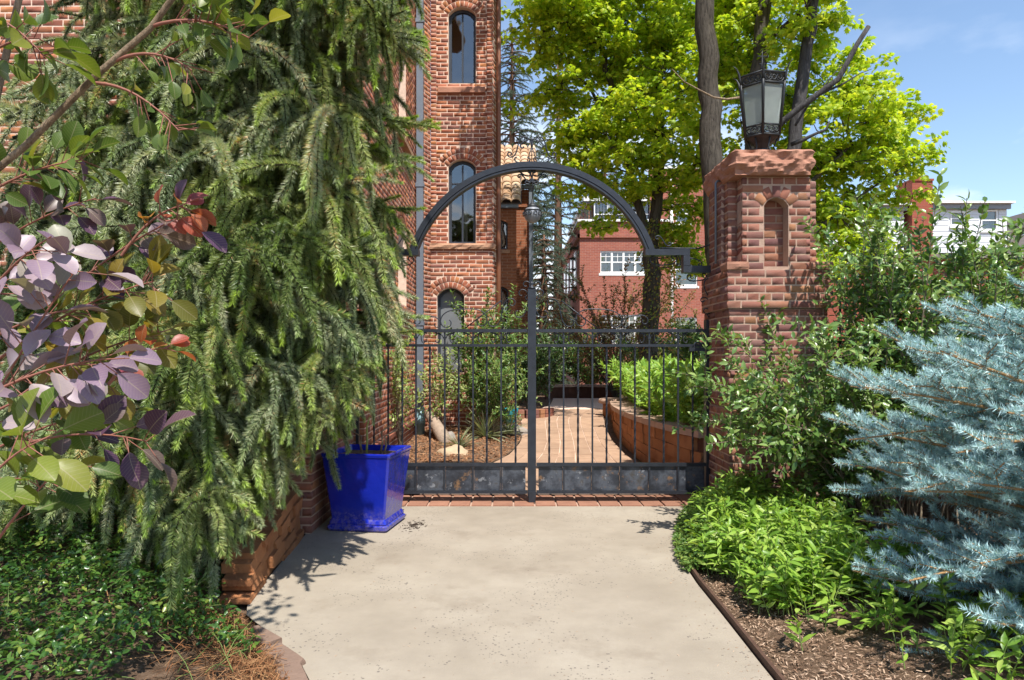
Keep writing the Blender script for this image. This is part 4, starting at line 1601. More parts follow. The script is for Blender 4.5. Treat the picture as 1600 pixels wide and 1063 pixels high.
cuts = [0, .17, .40, .58, .80, 1.0]
for cidx in range(5):
    y = 3.93 + (0, .09, .05, .16, .24)[cidx] + random.uniform(-.03, .03)
    while y < 5.46:
        y2 = min(y + random.uniform(.13, .40), 5.47)
        if y2 - y < .06:
            break
        H = lambda yy: np.interp(yy, [3.9, 4.5, 5.5], [.20, .30, .38])
        w1, w2 = random.uniform(-.035, .035), random.uniform(-.035, .035)
        f0 = cuts[cidx] + (w1 if cidx else 0)
        f1 = cuts[cidx + 1] + (w2 if cidx < 4 else w2 * .8)
        s3 = MB()
        slab(s3, y, y2 - .008, H(y) * f0, H(y) * f1 - .006, H(y2) * f0, H(y2) * f1 - .006, random.uniform(0, .035) + cidx * .003, random.uniform(.14, .24))
        s3.build('stone', 'orange_block', rw)
        y = y2
mb = MB()
slab(mb, 4.35, 5.46, -.02, .19, -.02, .34, .05, .2)
mb.build('backing', 'soil', rw)

# ------------------------------------------------------------------ retaining wall of blocks right of the path
rb = thing('block_retaining_wall', 'orange block retaining wall with flat capstones right of the brick path', 'wall', (1.7, 10, .1))
WP = [(1.95, 7.05), (1.80, 7.7), (1.70, 8.4), (1.64, 9.2), (1.63, 10.2), (1.68, 11.3), (1.80, 12.3), (1.88, 12.9)]
wpx, wpy = [p[0] for p in WP], [p[1] for p in WP]
TOPZ = lambda y: float(np.interp(y, [7, 9.1, 12.9], [.655, .64, .585]))


def wseg(mbx, ya, yb, z0, z1, inset, th):
    q = []
    for y in (ya, yb):
        x = float(np.interp(y, wpy, wpx))
        q.append((x + inset, y))
    (xa, y1), (xb, y2) = q
    j = random.uniform(-.006, .006)
    mbx.hexa([(xa + j, y1, z0(y1)), (xa + th, y1, z0(y1)), (xb + th, y2, z0(y2)), (xb + j, y2, z0(y2)),
              (xa + j, y1, z1(y1)), (xa + th, y1, z1(y1)), (xb + th, y2, z1(y2)), (xb + j, y2, z1(y2))])


mb = MB()
yy = 7.06
while yy < 12.85:
    wseg(mb, yy, min(yy + .4, 12.88), lambda q: gpath(q) - .05, lambda q: TOPZ(q) - .075, .035, .24)
    yy += .4
mb.build('backing', 'dark_wall', rb)
ncr = 4
for cidx in range(ncr):
    y = 7.06 + (.12 if cidx % 2 else 0)
    while y < 12.85:
        y2 = min(y + random.uniform(.2, .46), 12.88)
        if y2 - y < .05:
            break
        b0 = lambda q: gpath(q) - .02
        zf = lambda q, t: b0(q) + (TOPZ(q) - .078 - b0(q)) * t
        two = random.random() < .16 and cidx < ncr - 1
        s3 = MB()
        wseg(s3, y + .004, y2 - .004, lambda q, c=cidx: zf(q, c / ncr) + .003, lambda q, c=cidx: zf(q, (c + 1) / ncr) - .003, random.uniform(-.012, .012), .2)
        s3.build('block', 'orange_block', rb)
        y = y2
y = 7.05
while y < 12.85:
    y2 = min(y + random.uniform(.40, .6), 12.9)
    s3 = MB()
    wseg(s3, y + .003, y2 - .003, lambda q: TOPZ(q) - .072, lambda q: TOPZ(q), -.03, .38)
    s3.build('cap', 'flagcap', rb)
    y = y2
ep = thing('stone_end_pier', 'short stone pier with round cap at the far end of the block wall', 'pillar', (2.05, 13.2, .27))
mb = MB()
mb.lathe((1.96, 13.1, .24), [(.22, 0), (.22, .26), (.21, .27)], 18)
mb.build('shaft', 'orange_block', ep)
mb = MB()
mb.lathe((1.96, 13.1, .515), [(.27, 0), (.30, .015), (.30, .07), (.28, .09)], 20)
mb.build('cap', 'flagcap', ep)
cw = thing('curved_garden_wall', 'dark curved low stone wall at the end of the path', 'wall', (2, 18, .27))
mb = MB()
cpn = MB()
A_ = [(.9 + 2.0 * i / 12, 18.4 - .5 * math.sin(math.pi * i / 12) * -1 - .12 * i / 12) for i in range(13)]
for i in range(12):
    (xa, ya), (xb, yb) = A_[i], A_[i + 1]
    mb.hexa([(xa, ya, .2), (xb, yb, .2), (xb, yb + .3, .2), (xa, ya + .3, .2), (xa, ya, .56), (xb, yb, .56), (xb, yb + .3, .56), (xa, ya + .3, .56)])
    cpn.hexa([(xa, ya - .04, .562), (xb, yb - .04, .562), (xb, yb + .34, .562), (xa, ya + .34, .562), (xa, ya - .04, .62), (xb, yb - .04, .62), (xb, yb + .34, .62), (xa, ya + .34, .62)])
mb.build('stonework', 'dark_wall', cw)
cpn.build('coping', 'flagcap', cw)

# ------------------------------------------------------------------ gate
GY_ = 6.7
S_ = GY_ / FPX


def G(px, py):
    return Vector(((px - HX) * S_, GY_, CZ - (py - HY) * S_))


def scroll(A, B, kind='C', turns=1.3, flip=1, n=64, p=3.0, y=None):
    """scroll of bar with a spiral at each end, ends at A and B (points in the gate's plane)"""
    s = np.linspace(-1, 1, n)
    th_ = turns * 2 * math.pi * (np.sign(s) * np.abs(s) ** p if kind == 'C' else np.abs(s) ** p)
    th_ *= flip
    q = np.cumsum(np.stack([np.cos(th_), np.sin(th_)], 1), 0)
    q = q - q[0]
    z = q[:, 0] + 1j * q[:, 1]
    a, b = complex(A[0], A[2]), complex(B[0], B[2])
    zz = a + z * (b - a) / z[-1]
    yy = A[1] if y is None else y
    return [(c.real, yy, c.imag) for c in zz]


def square_bar(mb, p0, p1, r, twist=0, n=2):
    pts = [Vector(p0) + (Vector(p1) - Vector(p0)) * i / (n - 1) for i in range(n)]
    mb.tube(pts, r * 1.414, 4, False, twist, True, math.pi / 4)


BARS_L = [560 + v / 2.667 for v in (65, 124, 183, 240, 298, 360, 418, 478, 535, 595, 655)]
BARS_R = [560 + v / 2.667 for v in (795, 855, 915, 975, 1034, 1092, 1152, 1212, 1272, 1332, 1393)]
zt, z2, zl, zb = G(0, 517).z, G(0, 540).z, G(0, 726).z, G(0, 769).z
tb = MB()
square_bar(tb, (0, 0, zl), (0, 0, z2), .0075, .42, 46)
tbm = tb.mesh('twisted_bar', 'iron')
pb = MB()
square_bar(pb, (0, 0, zl), (0, 0, z2), .008)
pbm = pb.mesh('bar', 'iron')


def leaf_gate(name, label, xa, xb, bars, post):
    g = thing(name, label, 'gate', ((xa + xb) / 2, GY_, 0), 'leaves of the iron gate')
    for (z, hh, nm) in ((zt, .016, 'top_rail'), (z2, .013, 'middle_rail'), (zl, .016, 'lower_rail'), (zb, .016, 'bottom_rail')):
        mb = MB()
        mb.box(xa, xb, GY_ - .018, GY_ + .018, z - hh, z + hh)
        mb.build(nm, 'iron', g)
    for i, px in enumerate(bars):
        tw = i % 2 == (0 if post else 0)
        o = bpy.data.objects.new('twisted_bar' if tw else 'bar', tbm if tw else pbm)
        o.location = ((px - HX) * S_, GY_, 0)
        link(o, g)
    # kick plates between short uprights
    sel = bars[1::2] if post else bars[1::2]
    ups = [xa + .01] + [(p - HX) * S_ for p in sel] + [xb - .01]
    for i in range(len(ups) - 1):
        if ups[i + 1] - ups[i] < .026:
            continue
        mb = MB()
        mb.box(ups[i] + .010, ups[i + 1] - .010, GY_ + .004, GY_ + .008, zb + .017, zl - .017)
        o = mb.build('kick_plate', 'kick_panel', g)
    for u in ups[1:-1]:
        mb = MB()
        mb.box(u - .009, u + .009, GY_ - .014, GY_ + .002, zb + .0165, zl - .0165)
        mb.build('upright', 'iron', g)
    # collars and little scrolls between the upper rails
    for i, p in enumerate(bars[1::2]):
        x = (p - HX) * S_
        mb = MB()
        mb.box(x - .008, x + .008, GY_ - .008, GY_ + .008, z2 + .0135, zt - .0165)
        mb.build('upright', 'iron', g)
        mb = MB()
        zc = (zt + z2) / 2
        for sg in (-1, 1):
            mb.tube(scroll((x + sg * .085, GY_, zc + .028), (x + sg * .085, GY_, zc - .022), 'C', .62, sg, 40, 2.2), .0055, 5)
            mb.tube([(x + sg * .10, GY_, zt - .017), (x + sg * .05, GY_, zt - .028), (x + sg * .022, GY_, zt - .05), (x + sg * .012, GY_, zt - .075)], .005, 5)
        mb.box(x - .013, x + .013, GY_ - .013, GY_ + .013, zc - .008, zc + .012)
        mb.build('scroll', 'iron', g)
    # cresting over the top rail
    mid = -1 if post else 1
    xc = (830 - HX) * S_
    cr = MB()
    e0, e1 = G(830 + mid * 103, 513), G(830 + mid * 47, 470)
    cr.tube([e0, e1], .006, 5)
    cr.build('brace_rod', 'iron', g)
    for (a, b, kd, tr, fl) in ((G(830 + mid * 128, 500), G(830 + mid * 80, 497), 'C', .95, mid), (G(830 + mid * 60, 500), G(830 + mid * 33, 476), 'S', .85, mid),
                               (G(830 + mid * 20, 486), G(830 + mid * 14, 462), 'C', .8, -mid), (G(830 + mid * 150, 505), G(830 + mid * 175, 500), 'C', .9, -mid)):
        mb = MB()
        mb.tube(scroll(a, b, kd, tr, fl, 56, 2.4), .0055, 5)
        mb.build('scroll', 'iron', g)
    return g


xm = (831 - HX) * S_
gl_ = leaf_gate('gate_leaf', 'left leaf of the black iron gate with the thick meeting post', -1.50, xm - .042, BARS_L, True)
mb = MB()
mb.box(xm - .04, xm + .04, GY_ - .035, GY_ + .045, .045, G(0, 452).z)
ps = mb.build('meeting_post', 'iron', gl_)
mb = MB()
mb.box(xm - .032, xm + .032, GY_ - .055, GY_ + .02, .006, .11)
mb.build('drop_bolt', 'iron', ps)
for sg in (-1, 1):
    mb = MB()
    mb.tube(scroll((xm + sg * .045, GY_, G(0, 462).z), (xm + sg * .05, GY_, G(0, 447).z), 'C', .8, -sg, 40, 2.2), .006, 5)
    mb.build('scroll', 'iron', ps)
mb = MB()
mb.lathe((xm, GY_, G(0, 452).z), [(.03, 0), (.045, .01), (.03, .02), (.012, .035), (.02, .05), (.006, .08)], 10)
mb.build('finial', 'iron', ps)
mb = MB()
mb.box(-1.53, -1.50, GY_ - .02, GY_ + .02, .06, G(0, 490).z)
mb.build('hinge_stile', 'iron', gl_)
xr_ = G(1104, 0).x
gr_ = leaf_gate('gate_leaf', 'right leaf of the black iron gate hung on the brick pillar', xm + .045, xr_, BARS_R, False)
mb = MB()
mb.box(xr_ - .001, xr_ + .028, GY_ - .022, GY_ + .022, .05, G(0, 505).z)
mb.build('hinge_stile', 'iron', gr_)
for zz in (G(0, 545).z, .45, 1.0):
    mb = MB()
    mb.lathe((xr_ + .03, GY_ - .01, zz), [(.02, 0), (.02, .09)], 10)
    mb.box(xr_ + .03, 1.94, GY_ - .02, GY_ + .0, zz + .02, zz + .06)
    mb.build('hinge', 'iron', gr_)
mb = MB()
mb.box(xr_ - .18, xr_, GY_ - .05, GY_ - .022, G(0, 549).z, G(0, 543).z)
for (a, b) in ((-.10, .035), (-.05, -.03), (-.04, .03)):
    mb.tube([(xr_ + a + .035 * math.cos(t), GY_ - .035, G(0, 546).z + b + .03 * math.sin(t)) for t in np.linspace(0, 6.283, 14)], .009, 6)
mb.build('latch', 'iron', gr_)
mb = MB()
mb.box(1.898, 1.921, GY_ - .03, GY_ + .06, .004, G(0, 500).z)
mb.build('jamb_bar', 'iron', gr_)

# ------------------------------------------------------------------ arch over the gate
ar = thing('gate_arch', 'black iron arch with scrolls spanning the gate', 'arch', (xm, GY_, 2.3))
cx_, cz_ = 831.0, 456.0
Rp = 194.0


def band(mb, r0, r1, y0, y1, a0, a1, n=40):
    vs = []
    for i in range(n + 1):
        t = a0 + (a1 - a0) * i / n
        for (r_, y) in ((r0, y0), (r1, y0), (r1, y1), (r0, y1)):
            p = G(cx_ + r_ * math.sin(t), cz_ - r_ * math.cos(t))
            vs.append((p.x, y, p.z))
    fs = [(4 * i + j, 4 * i + (j + 1) % 4, 4 * i + 4 + (j + 1) % 4, 4 * i + 4 + j) for i in range(n) for j in range(4)]
    fs += [(0, 3, 2, 1), (4 * n, 4 * n + 1, 4 * n + 2, 4 * n + 3)]
    mb.add(vs, fs)


am = R(73)
mb = MB()
band(mb, Rp - 1, Rp + 7.5, GY_ - .05, GY_ - .012, -am, am)
ao = mb.build('front_rib', 'iron', ar)
mb = MB()
band(mb, Rp - 1.5, Rp + 7, GY_ + .02, GY_ + .055, -am, am)
mb.build('rear_rib', 'iron', ar)
mb = MB()
band(mb, Rp - 5, Rp - 2, GY_ - .045, GY_ + .05, -am, am)
mb.build('under_strip', 'iron', ar)
for sg in (-1, 1):
    f = lambda px: G(cx_ + sg * (px - cx_), 0).x
    def bx(pa, pb, ya, yb, nm, d0=0.0):
        m = MB()
        xs_ = sorted((f(pa), f(pb)))
        m.box(xs_[0], xs_[1], GY_ - .05 - d0, GY_ + .05 + d0, G(0, yb).z, G(0, ya).z)
        m.build(nm, 'iron', ar)
    bx(1007, 1076, 390.5, 400, 'bracket', .003)
    bx(1066, 1076.2, 400.2, 416, 'bracket', .002)
    bx(1066, 1110 if sg > 0 else 1118, 416.2, 427, 'bracket')
    rod = MB()
    rod.tube([(f(1030), GY_ - .03, G(0, 390).z + .01), (f(1062), GY_ - .03, G(0, 389).z), (f(1090), GY_ - .02, G(0, 389).z), (f(1108), GY_ - .01, G(0, 383).z), (f(1112), GY_ - .01, G(0, 378).z)], .007, 6)
    rod.build('tie_rod', 'iron', ar)
    for (a, b, kd, tr, fl) in (((1028, 372), (1045, 382), 'S', 1.0, 1), ((1022, 407), (1053, 405), 'C', 1.0, 1), ((1078, 408), (1093, 412), 'C', .9, -1),
                               ((1078, 434), (1100, 432), 'C', 1.0, 1), ((1104, 442), (1104, 487), 'S', 1.1, -1), ((1060, 412), (1056, 400), 'C', .9, 1), ((1098, 470), (1108, 492), 'C', 1.0, -1)):
        m = MB()
        A, B = (cx_ + sg * (a[0] - cx_), a[1]), (cx_ + sg * (b[0] - cx_), b[1])
        m.tube(scroll(G(*A) - Vector((0, .05, 0)) * (a[0] > 1095), G(*B), kd, tr, fl * sg, 60, 2.6), .0062, 5)
        m.build('scroll', 'iron', ar)
# crest above the crown and pendant scrolls under it
for sg in (-1, 1):
    for (a, b, kd, tr, fl) in (((797, 243), (822, 217), 'S', 1.25, 1), ((818, 229), (829, 222), 'C', .75, 1), ((808, 246), (824, 247), 'C', .6, -1)):
        m = MB()
        A, B = (cx_ - sg * (a[0] - cx_), a[1]), (cx_ - sg * (b[0] - cx_), b[1])
        m.tube(scroll(G(*A), G(*B), kd, tr, fl * sg, 64, 2.6), .0072, 5)
        m.build('crest_scroll', 'iron', ar)
    for (a, b, kd, tr, fl) in (((812, 275), (829, 283), 'S', 1.1, -1), ((825, 270), (812, 262), 'C', .8, 1), ((824, 284), (829, 270), 'C', .9, -1)):
        m = MB()
        A, B = (cx_ - sg * (a[0] - cx_), a[1]), (cx_ - sg * (b[0] - cx_), b[1])
        m.tube(scroll(G(*A), G(*B), kd, tr, fl * sg, 64, 2.6), .0072, 5)
        m.build('pendant_scroll', 'iron', ar)
for (x1, x2) in ((824, 831), (838, 831), (831, 831)):
    m = MB()
    m.tube([G(x1, 252), G(x2, 228)], .005, 5)
    m.build('crest_bar', 'iron', ar)
m = MB()
m.lathe(G(831, 228), [(.006, -.02), (.014, 0), (.004, .05), (.001, .10)], 8)
m.build('finial', 'iron', ar)

# hanging ball lantern under the arch
hl_ = thing('hanging_lantern', 'round iron ball lantern hanging under the crown of the arch', 'lantern', G(832, 335))
c0 = G(832, 335)
m = MB()
m.lathe(c0, [(.012, -.088), (.04, -.078), (.066, -.055), (.080, -.025), (.083, 0), (.080, .025), (.066, .055), (.03, .078)], 20)
m.build('globe', 'grey_metal', hl_)
m = MB()
m.lathe(c0, [(.055, .066), (.06, .072), (.03, .10), (.012, .115), (.008, .15)], 14)
m.build('cap', 'old_iron', hl_)
m = MB()
for q in range(5):
    a = 2 * math.pi * q / 5 + .3
    base = c0 + Vector((.084 * math.cos(a), .084 * math.sin(a), 0))
    tn = Vector((-math.sin(a), math.cos(a), 0))
    for sg in (-1, 1):
        m.tube([base + tn * (sg * .028 + .02 * math.cos(t)) + Vector((0, 0, .02 * math.sin(t))) for t in np.linspace(0, 6.28, 12)], .004, 5)
m.lathe(c0, [(.0845, .03), (.0855, .034), (.0845, .038)], 20)
m.build('scroll_band', 'old_iron', hl_)
m = MB()
m.tube([c0 + Vector((0, 0, .15)), G(832, 262) - Vector((0, 0, .01))], .005, 6)
m.build('hanger', 'old_iron', hl_)

# ------------------------------------------------------------------ lantern on the pillar
LC = P(1191, 236, 6.42)
LC.z = ZU + .222 + .004
ln = thing('pillar_lantern', 'tall black iron lantern with frosted panes on the brick pillar', 'lantern', LC)
K = 6.42 / FPX
zz = lambda py: LC.z + (236 - py) * K
ph = R(12)


def hexp(r, z, i):
    a = ph + i * math.pi / 3
    return Vector((LC.x + r * math.cos(a), LC.y + r * math.sin(a), z))


rt, rbm = .215, .168
z_eave, z_top, z_gb, z_b1, z_b0 = zz(118), zz(96), zz(181), zz(183), zz(198)
for i in range(6):
    f = MB()
    p = [hexp(rt + .006, z_eave, i), hexp(rt - .002, zz(128), i), hexp(rbm, z_b0, i)]
    f.tube(p, [.013, .014, .012], 6)
    po = f.build('corner_post', 'old_iron', ln)
    o_ = hexp(rt, z_eave, i)
    dr_ = (o_ - Vector((LC.x, LC.y, o_.z))).normalized()
    f = MB()
    f.tube([o_, o_ + dr_ * .014 + Vector((0, 0, .05)), o_ + dr_ * .025 + Vector((0, 0, .10)), o_ + dr_ * .05 + Vector((0, 0, .15)), o_ + dr_ * .085 + Vector((0, 0, .175))], [.012, .011, .009, .006, .002], 6)
    f.build('horn', 'old_iron', po)
    g = MB()
    a, b, c, d = hexp(rbm + .004, z_gb, i), hexp(rbm + .004, z_gb, i + 1), hexp(rt - .012, zz(121), i + 1), hexp(rt - .012, zz(121), i)
    g.add([a, b, c, d], [(0, 1, 2, 3)])
    g.build('glass_pane', 'lantern_glass', ln)
    # pierced bands: rails with scrolls
    for (za, zb_, ra, rb_, nm) in ((zz(105), zz(121), rt + .004, rt - .002, 'upper_band'), (z_b1, z_b0, rbm + .008, rbm - .0, 'lower_band')):
        bnd = MB()
        A0, A1, B0, B1 = hexp(ra, za, i), hexp(ra, za, i + 1), hexp(rb_, zb_, i), hexp(rb_, zb_, i + 1)
        bnd.tube([A0, A1], .009, 5)
        bnd.tube([B0, B1], .011, 5)
        nn = 3
        ctr = (A0 + A1 + B0 + B1) / 4
        ux = (A1 - A0).normalized()
        uz = (A0 - B0).normalized()
        hh = (A0 - B0).length
        for q in range(nn):
            cc = ctr + ux * ((q - 1) * (A1 - A0).length * .27)
            sgn = 1 if q % 2 else -1
            pts = []
            for t in np.linspace(0, 1, 22):
                an = t * 2 * math.pi * 1.5 * sgn
                r_ = hh * .43 * (1 - .72 * t)
                pts.append(cc + ux * r_ * math.cos(an) + uz * r_ * math.sin(an))
            bnd.tube(pts, .0065, 5)
        bnd.build(nm, 'old_iron', ln)
rfm = MB()
vs = [hexp(rt + .018, zz(107), i) for i in range(6)] + [hexp(.06, zz(97), i) for i in range(6)] + [hexp(.02, zz(91), i) for i in range(6)]
rfm.add(vs, [(i, (i + 1) % 6, 6 + (i + 1) % 6, 6 + i) for i in range(6)] + [(6 + i, 6 + (i + 1) % 6, 12 + (i + 1) % 6, 12 + i) for i in range(6)] + [(12, 13, 14, 15, 16, 17), (5, 4, 3, 2, 1, 0)])
ro = rfm.build('roof', 'grey_metal', ln)
m = MB()
m.lathe((LC.x, LC.y, zz(91)), [(.022, 0), (.012, .03), (.016, .05), (.008, .07), (.006, .15), (.002, .19)], 10)
m.tube([(LC.x - .045, LC.y, zz(91) + .13), (LC.x + .045, LC.y, zz(91) + .13)], .006, 5)
m.tube([(LC.x - .03, LC.y, zz(91) + .06), (LC.x + .03, LC.y, zz(91) + .06)], .005, 5)
m.build('finial', 'old_iron', ro)
m = MB()
m.lathe((LC.x, LC.y, LC.z), [(.10, 0), (.10, .012), (.06, .03), (.04, .06), (.055, .10), (.05, .13), (.085, .17), (.15, (198 - 198) * K + zz(198) - LC.z - .012), (.16, zz(198) - LC.z)], 6, False, ph)
m.build('pedestal', 'old_iron', ln)
for i in range(6):
    m = MB()
    a = ph + (i + .5) * math.pi / 3
    dv = Vector((math.cos(a), math.sin(a), 0))
    pts = []
    for t in np.linspace(0, 1, 26):
        an = -1.2 + t * 7.5
        r_ = .045 * (1 - .65 * t)
        pts.append(Vector((LC.x, LC.y, LC.z + .05)) + dv * (.095 + r_ * math.cos(an)) + Vector((0, 0, r_ * math.sin(an))))
    m.tube([Vector((LC.x, LC.y, zz(200))) + dv * .13, Vector((LC.x, LC.y, zz(213))) + dv * .10, Vector((LC.x, LC.y, zz(222))) + dv * .125] + pts, .008, 5)
    m.build('scroll_foot', 'old_iron', ln)
m = MB()
m.lathe((LC.x, LC.y, zz(176)), [(.012, 0), (.012, .10), (.03, .13), (.032, .2), (.01, .24)], 10)
m.build('bulb', 'bulb', ln)
m = MB()
m.tube([hexp(rbm * .9, zz(177), 5) * .5 + hexp(rbm * .9, zz(177), 0) * .5, hexp(rt * .9, zz(132), 0)], .006, 5)
m.build('pane_strip', 'white_paint', ln)

# ------------------------------------------------------------------ blue planter
pt_ = thing('blue_planter', 'glossy cobalt blue square tapered planter beside the gate', 'planter', (-1.18, 5.72, 0))
PR_ = R(-9)


def sq(r, z, rot=PR_, c=(-1.225, 5.80)):
    q = []
    bev = .03
    for i in range(4):
        a = rot + math.pi / 4 + i * math.pi / 2
        for dlt in (-bev, bev):
            q.append((c[0] + r * 1.414 * math.cos(a + dlt), c[1] + r * 1.414 * math.sin(a + dlt), z))
    return q


m = MB()
prof = [(.235, .003), (.248, .02), (.248, .045), (.234, .055), (.238, .065), (.230, .085), (.222, .10), (.278, .60), (.284, .612), (.287, .63), (.282, .642), (.262, .642), (.255, .63), (.20, .30)]
vs = []
for r_, z in prof:
    vs += sq(r_, z)
np_ = len(prof)
m.add(vs, [(i * 8 + j, i * 8 + (j + 1) % 8, i * 8 + 8 + (j + 1) % 8, i * 8 + 8 + j) for i in range(np_ - 1) for j in range(8)] + [tuple(range(7, -1, -1))])
m.build('pot', 'blue_glaze', pt_)
m = MB()
m.add(sq(.249, .595), [tuple(range(8))])
m.build('potting_soil', 'soil', pt_)
for (dx, dy, h, bend) in ((.0, -.05, .33, .03), (.10, .03, .26, .10), (-.06, .06, .2, -.08), (.14, -.04, .22, .12)):
    m = MB()
    b0 = Vector((-1.225 + dx, 5.8 + dy, .59))
    m.tube([b0, b0 + Vector((bend * .2, 0, h * .4)), b0 + Vector((bend * .1, 0, h * .75)), b0 + Vector((bend, -.02, h))], [.010, .009, .007, .005], 6)
    m.build('cut_stem', 'cane' if dx == 0 else 'twig_bark', pt_)

# ------------------------------------------------------------------ small things in the beds
def boulder(name, label, c, r, mat, seed, sq_=(1, 1, .6)):
    from mathutils import noise as mn
    m = MB()
    nu, nv = 18, 10
    vs = []
    for j in range(nv + 1):
        for i in range(nu):
            a, b = 2 * math.pi * i / nu, math.pi * j / nv
            d = Vector((math.cos(a) * math.sin(b), math.sin(a) * math.sin(b), math.cos(b)))
            q = r * (1 + .35 * mn.noise(d * 1.4 + Vector((seed, 0, 0))) + .12 * mn.noise(d * 4 + Vector((0, seed, 0))))
            vs.append((c[0] + d.x * q * sq_[0], c[1] + d.y * q * sq_[1], c[2] + d.z * q * sq_[2]))
    m.add(vs, [(j * nu + i, j * nu + (i + 1) % nu, (j + 1) * nu + (i + 1) % nu, (j + 1) * nu + i) for j in range(nv) for i in range(nu)], True)
    return tag(m.build(name, mat), label, 'rock')


boulder('boulder', 'tan sandstone boulder in the mulch just behind the gate', (-.78, 8.95, .10), .24, 'rock', 3, (1, .7, .62))
boulder('boulder', 'pale flat boulder beside the path next to the spiky yucca', (-.02, 10.9, .20), .22, 'grey_rock', 8, (1.2, .9, .55))
boulder('boulder', 'grey rock lying in the mulch below the climbing shrub', (-.98, 10.1, .2), .16, 'grey_rock', 12, (1, 1, .7))
lg = MB()
lg.tube([(-1.28, 10.45, .55), (-1.15, 10.2, .42), (-1.02, 9.95, .27), (-.92, 9.75, .16)], [.07, .085, .10, .09], 10)
tag(lg.build('weathered_log', 'wood_log'), 'weathered grey log leaning on the mulch by the drain pipe', 'log')
tp = thing('turquoise_pot', 'small turquoise pot behind the yucca by the path', 'pot', (-.08, 11.9, .25))
m = MB()
m.lathe((-.06, 11.9, .23), [(.10, 0), (.13, .06), (.165, .22), (.175, .28), (.16, .285), (.15, .26)], 20)
m.build('pot', 'turquoise', tp)
be = thing('brick_planter', 'low round red brick planter edge left of the path', 'planter', (.2, 13, .25))
for i in range(16):
    a = R(180 + i * 12)
    m = MB()
    ctr = Vector((.1 + .62 * math.cos(a), 13.2 + .55 * math.sin(a), 0))
    u = Vector((-math.sin(a), math.cos(a), 0))
    for zq in (0, 1):
        m.obox(ctr + Vector((0, 0, .30 + zq * .085)), u, Vector((math.cos(a), math.sin(a), 0)), (0, 0, 1), .055, .09, .038)
    m.build('brick', 'brick', be)

# garden edging along the right of the drive
ed = thing('garden_edging', 'thin brown edging strip between the drive and the planting bed', 'edging', (1.2, 4, 0))
m = MB()
pts = [(1.17, 1.2), (1.17, 3.2), (1.175, 3.8), (1.175, 4.3), (1.20, 4.8), (1.28, 5.2), (1.45, 5.8)]
for i in range(len(pts) - 1):
    (xa, ya), (xb, yb) = pts[i], pts[i + 1]
    m.hexa([(xa, ya, -.02), (xa + .018, ya, -.02), (xb + .018, yb, -.02), (xb, yb, -.02), (xa, ya, .035), (xa + .018, ya, .035), (xb + .018, yb, .035), (xb, yb, .035)])
m.build('strip', 'edging', ed)
for q, (x, y, a) in enumerate(((-.93, 2.95, .5), (-1.06, 3.18, .75), (-1.24, 3.40, .85))):
    m = rough_block(-.12, .12, -.05, .05, -.03, .02, .012, 8, 4, 5, 20 + q)
    o = m.build('edge_stone', 'edge_stone')
    o.location = (x - .03, y + .05, .01)
    o.rotation_euler = (0, 0, R(90) + a)
    tag(o, ('flat pinkish stone at the lower left edge of the drive, nearest', 'flat pinkish stone at the lower left edge of the drive, middle one', 'flat pinkish stone at the lower left edge of the drive, farthest')[q], 'stone', 'edge stones along the lower left of the drive')

# ------------------------------------------------------------------ plants
CAMP = np.array((0, 0, CZ))
UPV = np.array((0, 0, 1.0))


def in_frame(p):
    x = HX + p[:, 0] / np.maximum(p[:, 1], .01) * FPX
    y = HY - (p[:, 2] - CZ) / np.maximum(p[:, 1], .01) * FPX
    return (p[:, 1] > .2) & (x > -20) & (x < 1620) & (y > -20) & (y < 1083)


def foliage(parent, tmpl, pos, D, U, sc, mat, single=0, name='leaf', stuff='foliage'):
    """leaves on a plant: the ones that show largest are objects of their own, the others one joined part"""
    pos, D, U = np.asarray(pos, float), np.asarray(D, float), np.asarray(U, float)
    sc = np.broadcast_to(np.asarray(sc, float), (len(pos),))
    if single:
        size = sc / np.linalg.norm(pos - CAMP, axis=1) * in_frame(pos)
        od = np.argsort(-size)
        me = tri_mesh(name, *tmpl, mat, smooth=True)
        Dn = nrm(D)
        X = nrm(np.cross(Dn, U))
        Z = np.cross(X, Dn)
        for i in od[:single]:
            o = bpy.data.objects.new(name, me)
            COL.objects.link(o)
            o.parent = parent
            o.matrix_parent_inverse = WM[parent.name].inverted()
            m = Matrix.Identity(4)
            for r_ in range(3):
                m[r_][0], m[r_][1], m[r_][2], m[r_][3] = X[i][r_] * sc[i], Dn[i][r_] * sc[i], Z[i][r_] * sc[i], pos[i][r_]
            o.matrix_basis = m
        od = od[single:]
        pos, D, U, sc = pos[od], D[od], U[od], sc[od]
    if len(pos):
        V, T = inst(tmpl, pos, D, U, sc)
        stuff_part(stuff, tri_mesh(stuff, V, T, mat, {'rnd': np.repeat(RNG.random(len(pos)), len(tmpl[0]))}, smooth=True), parent)


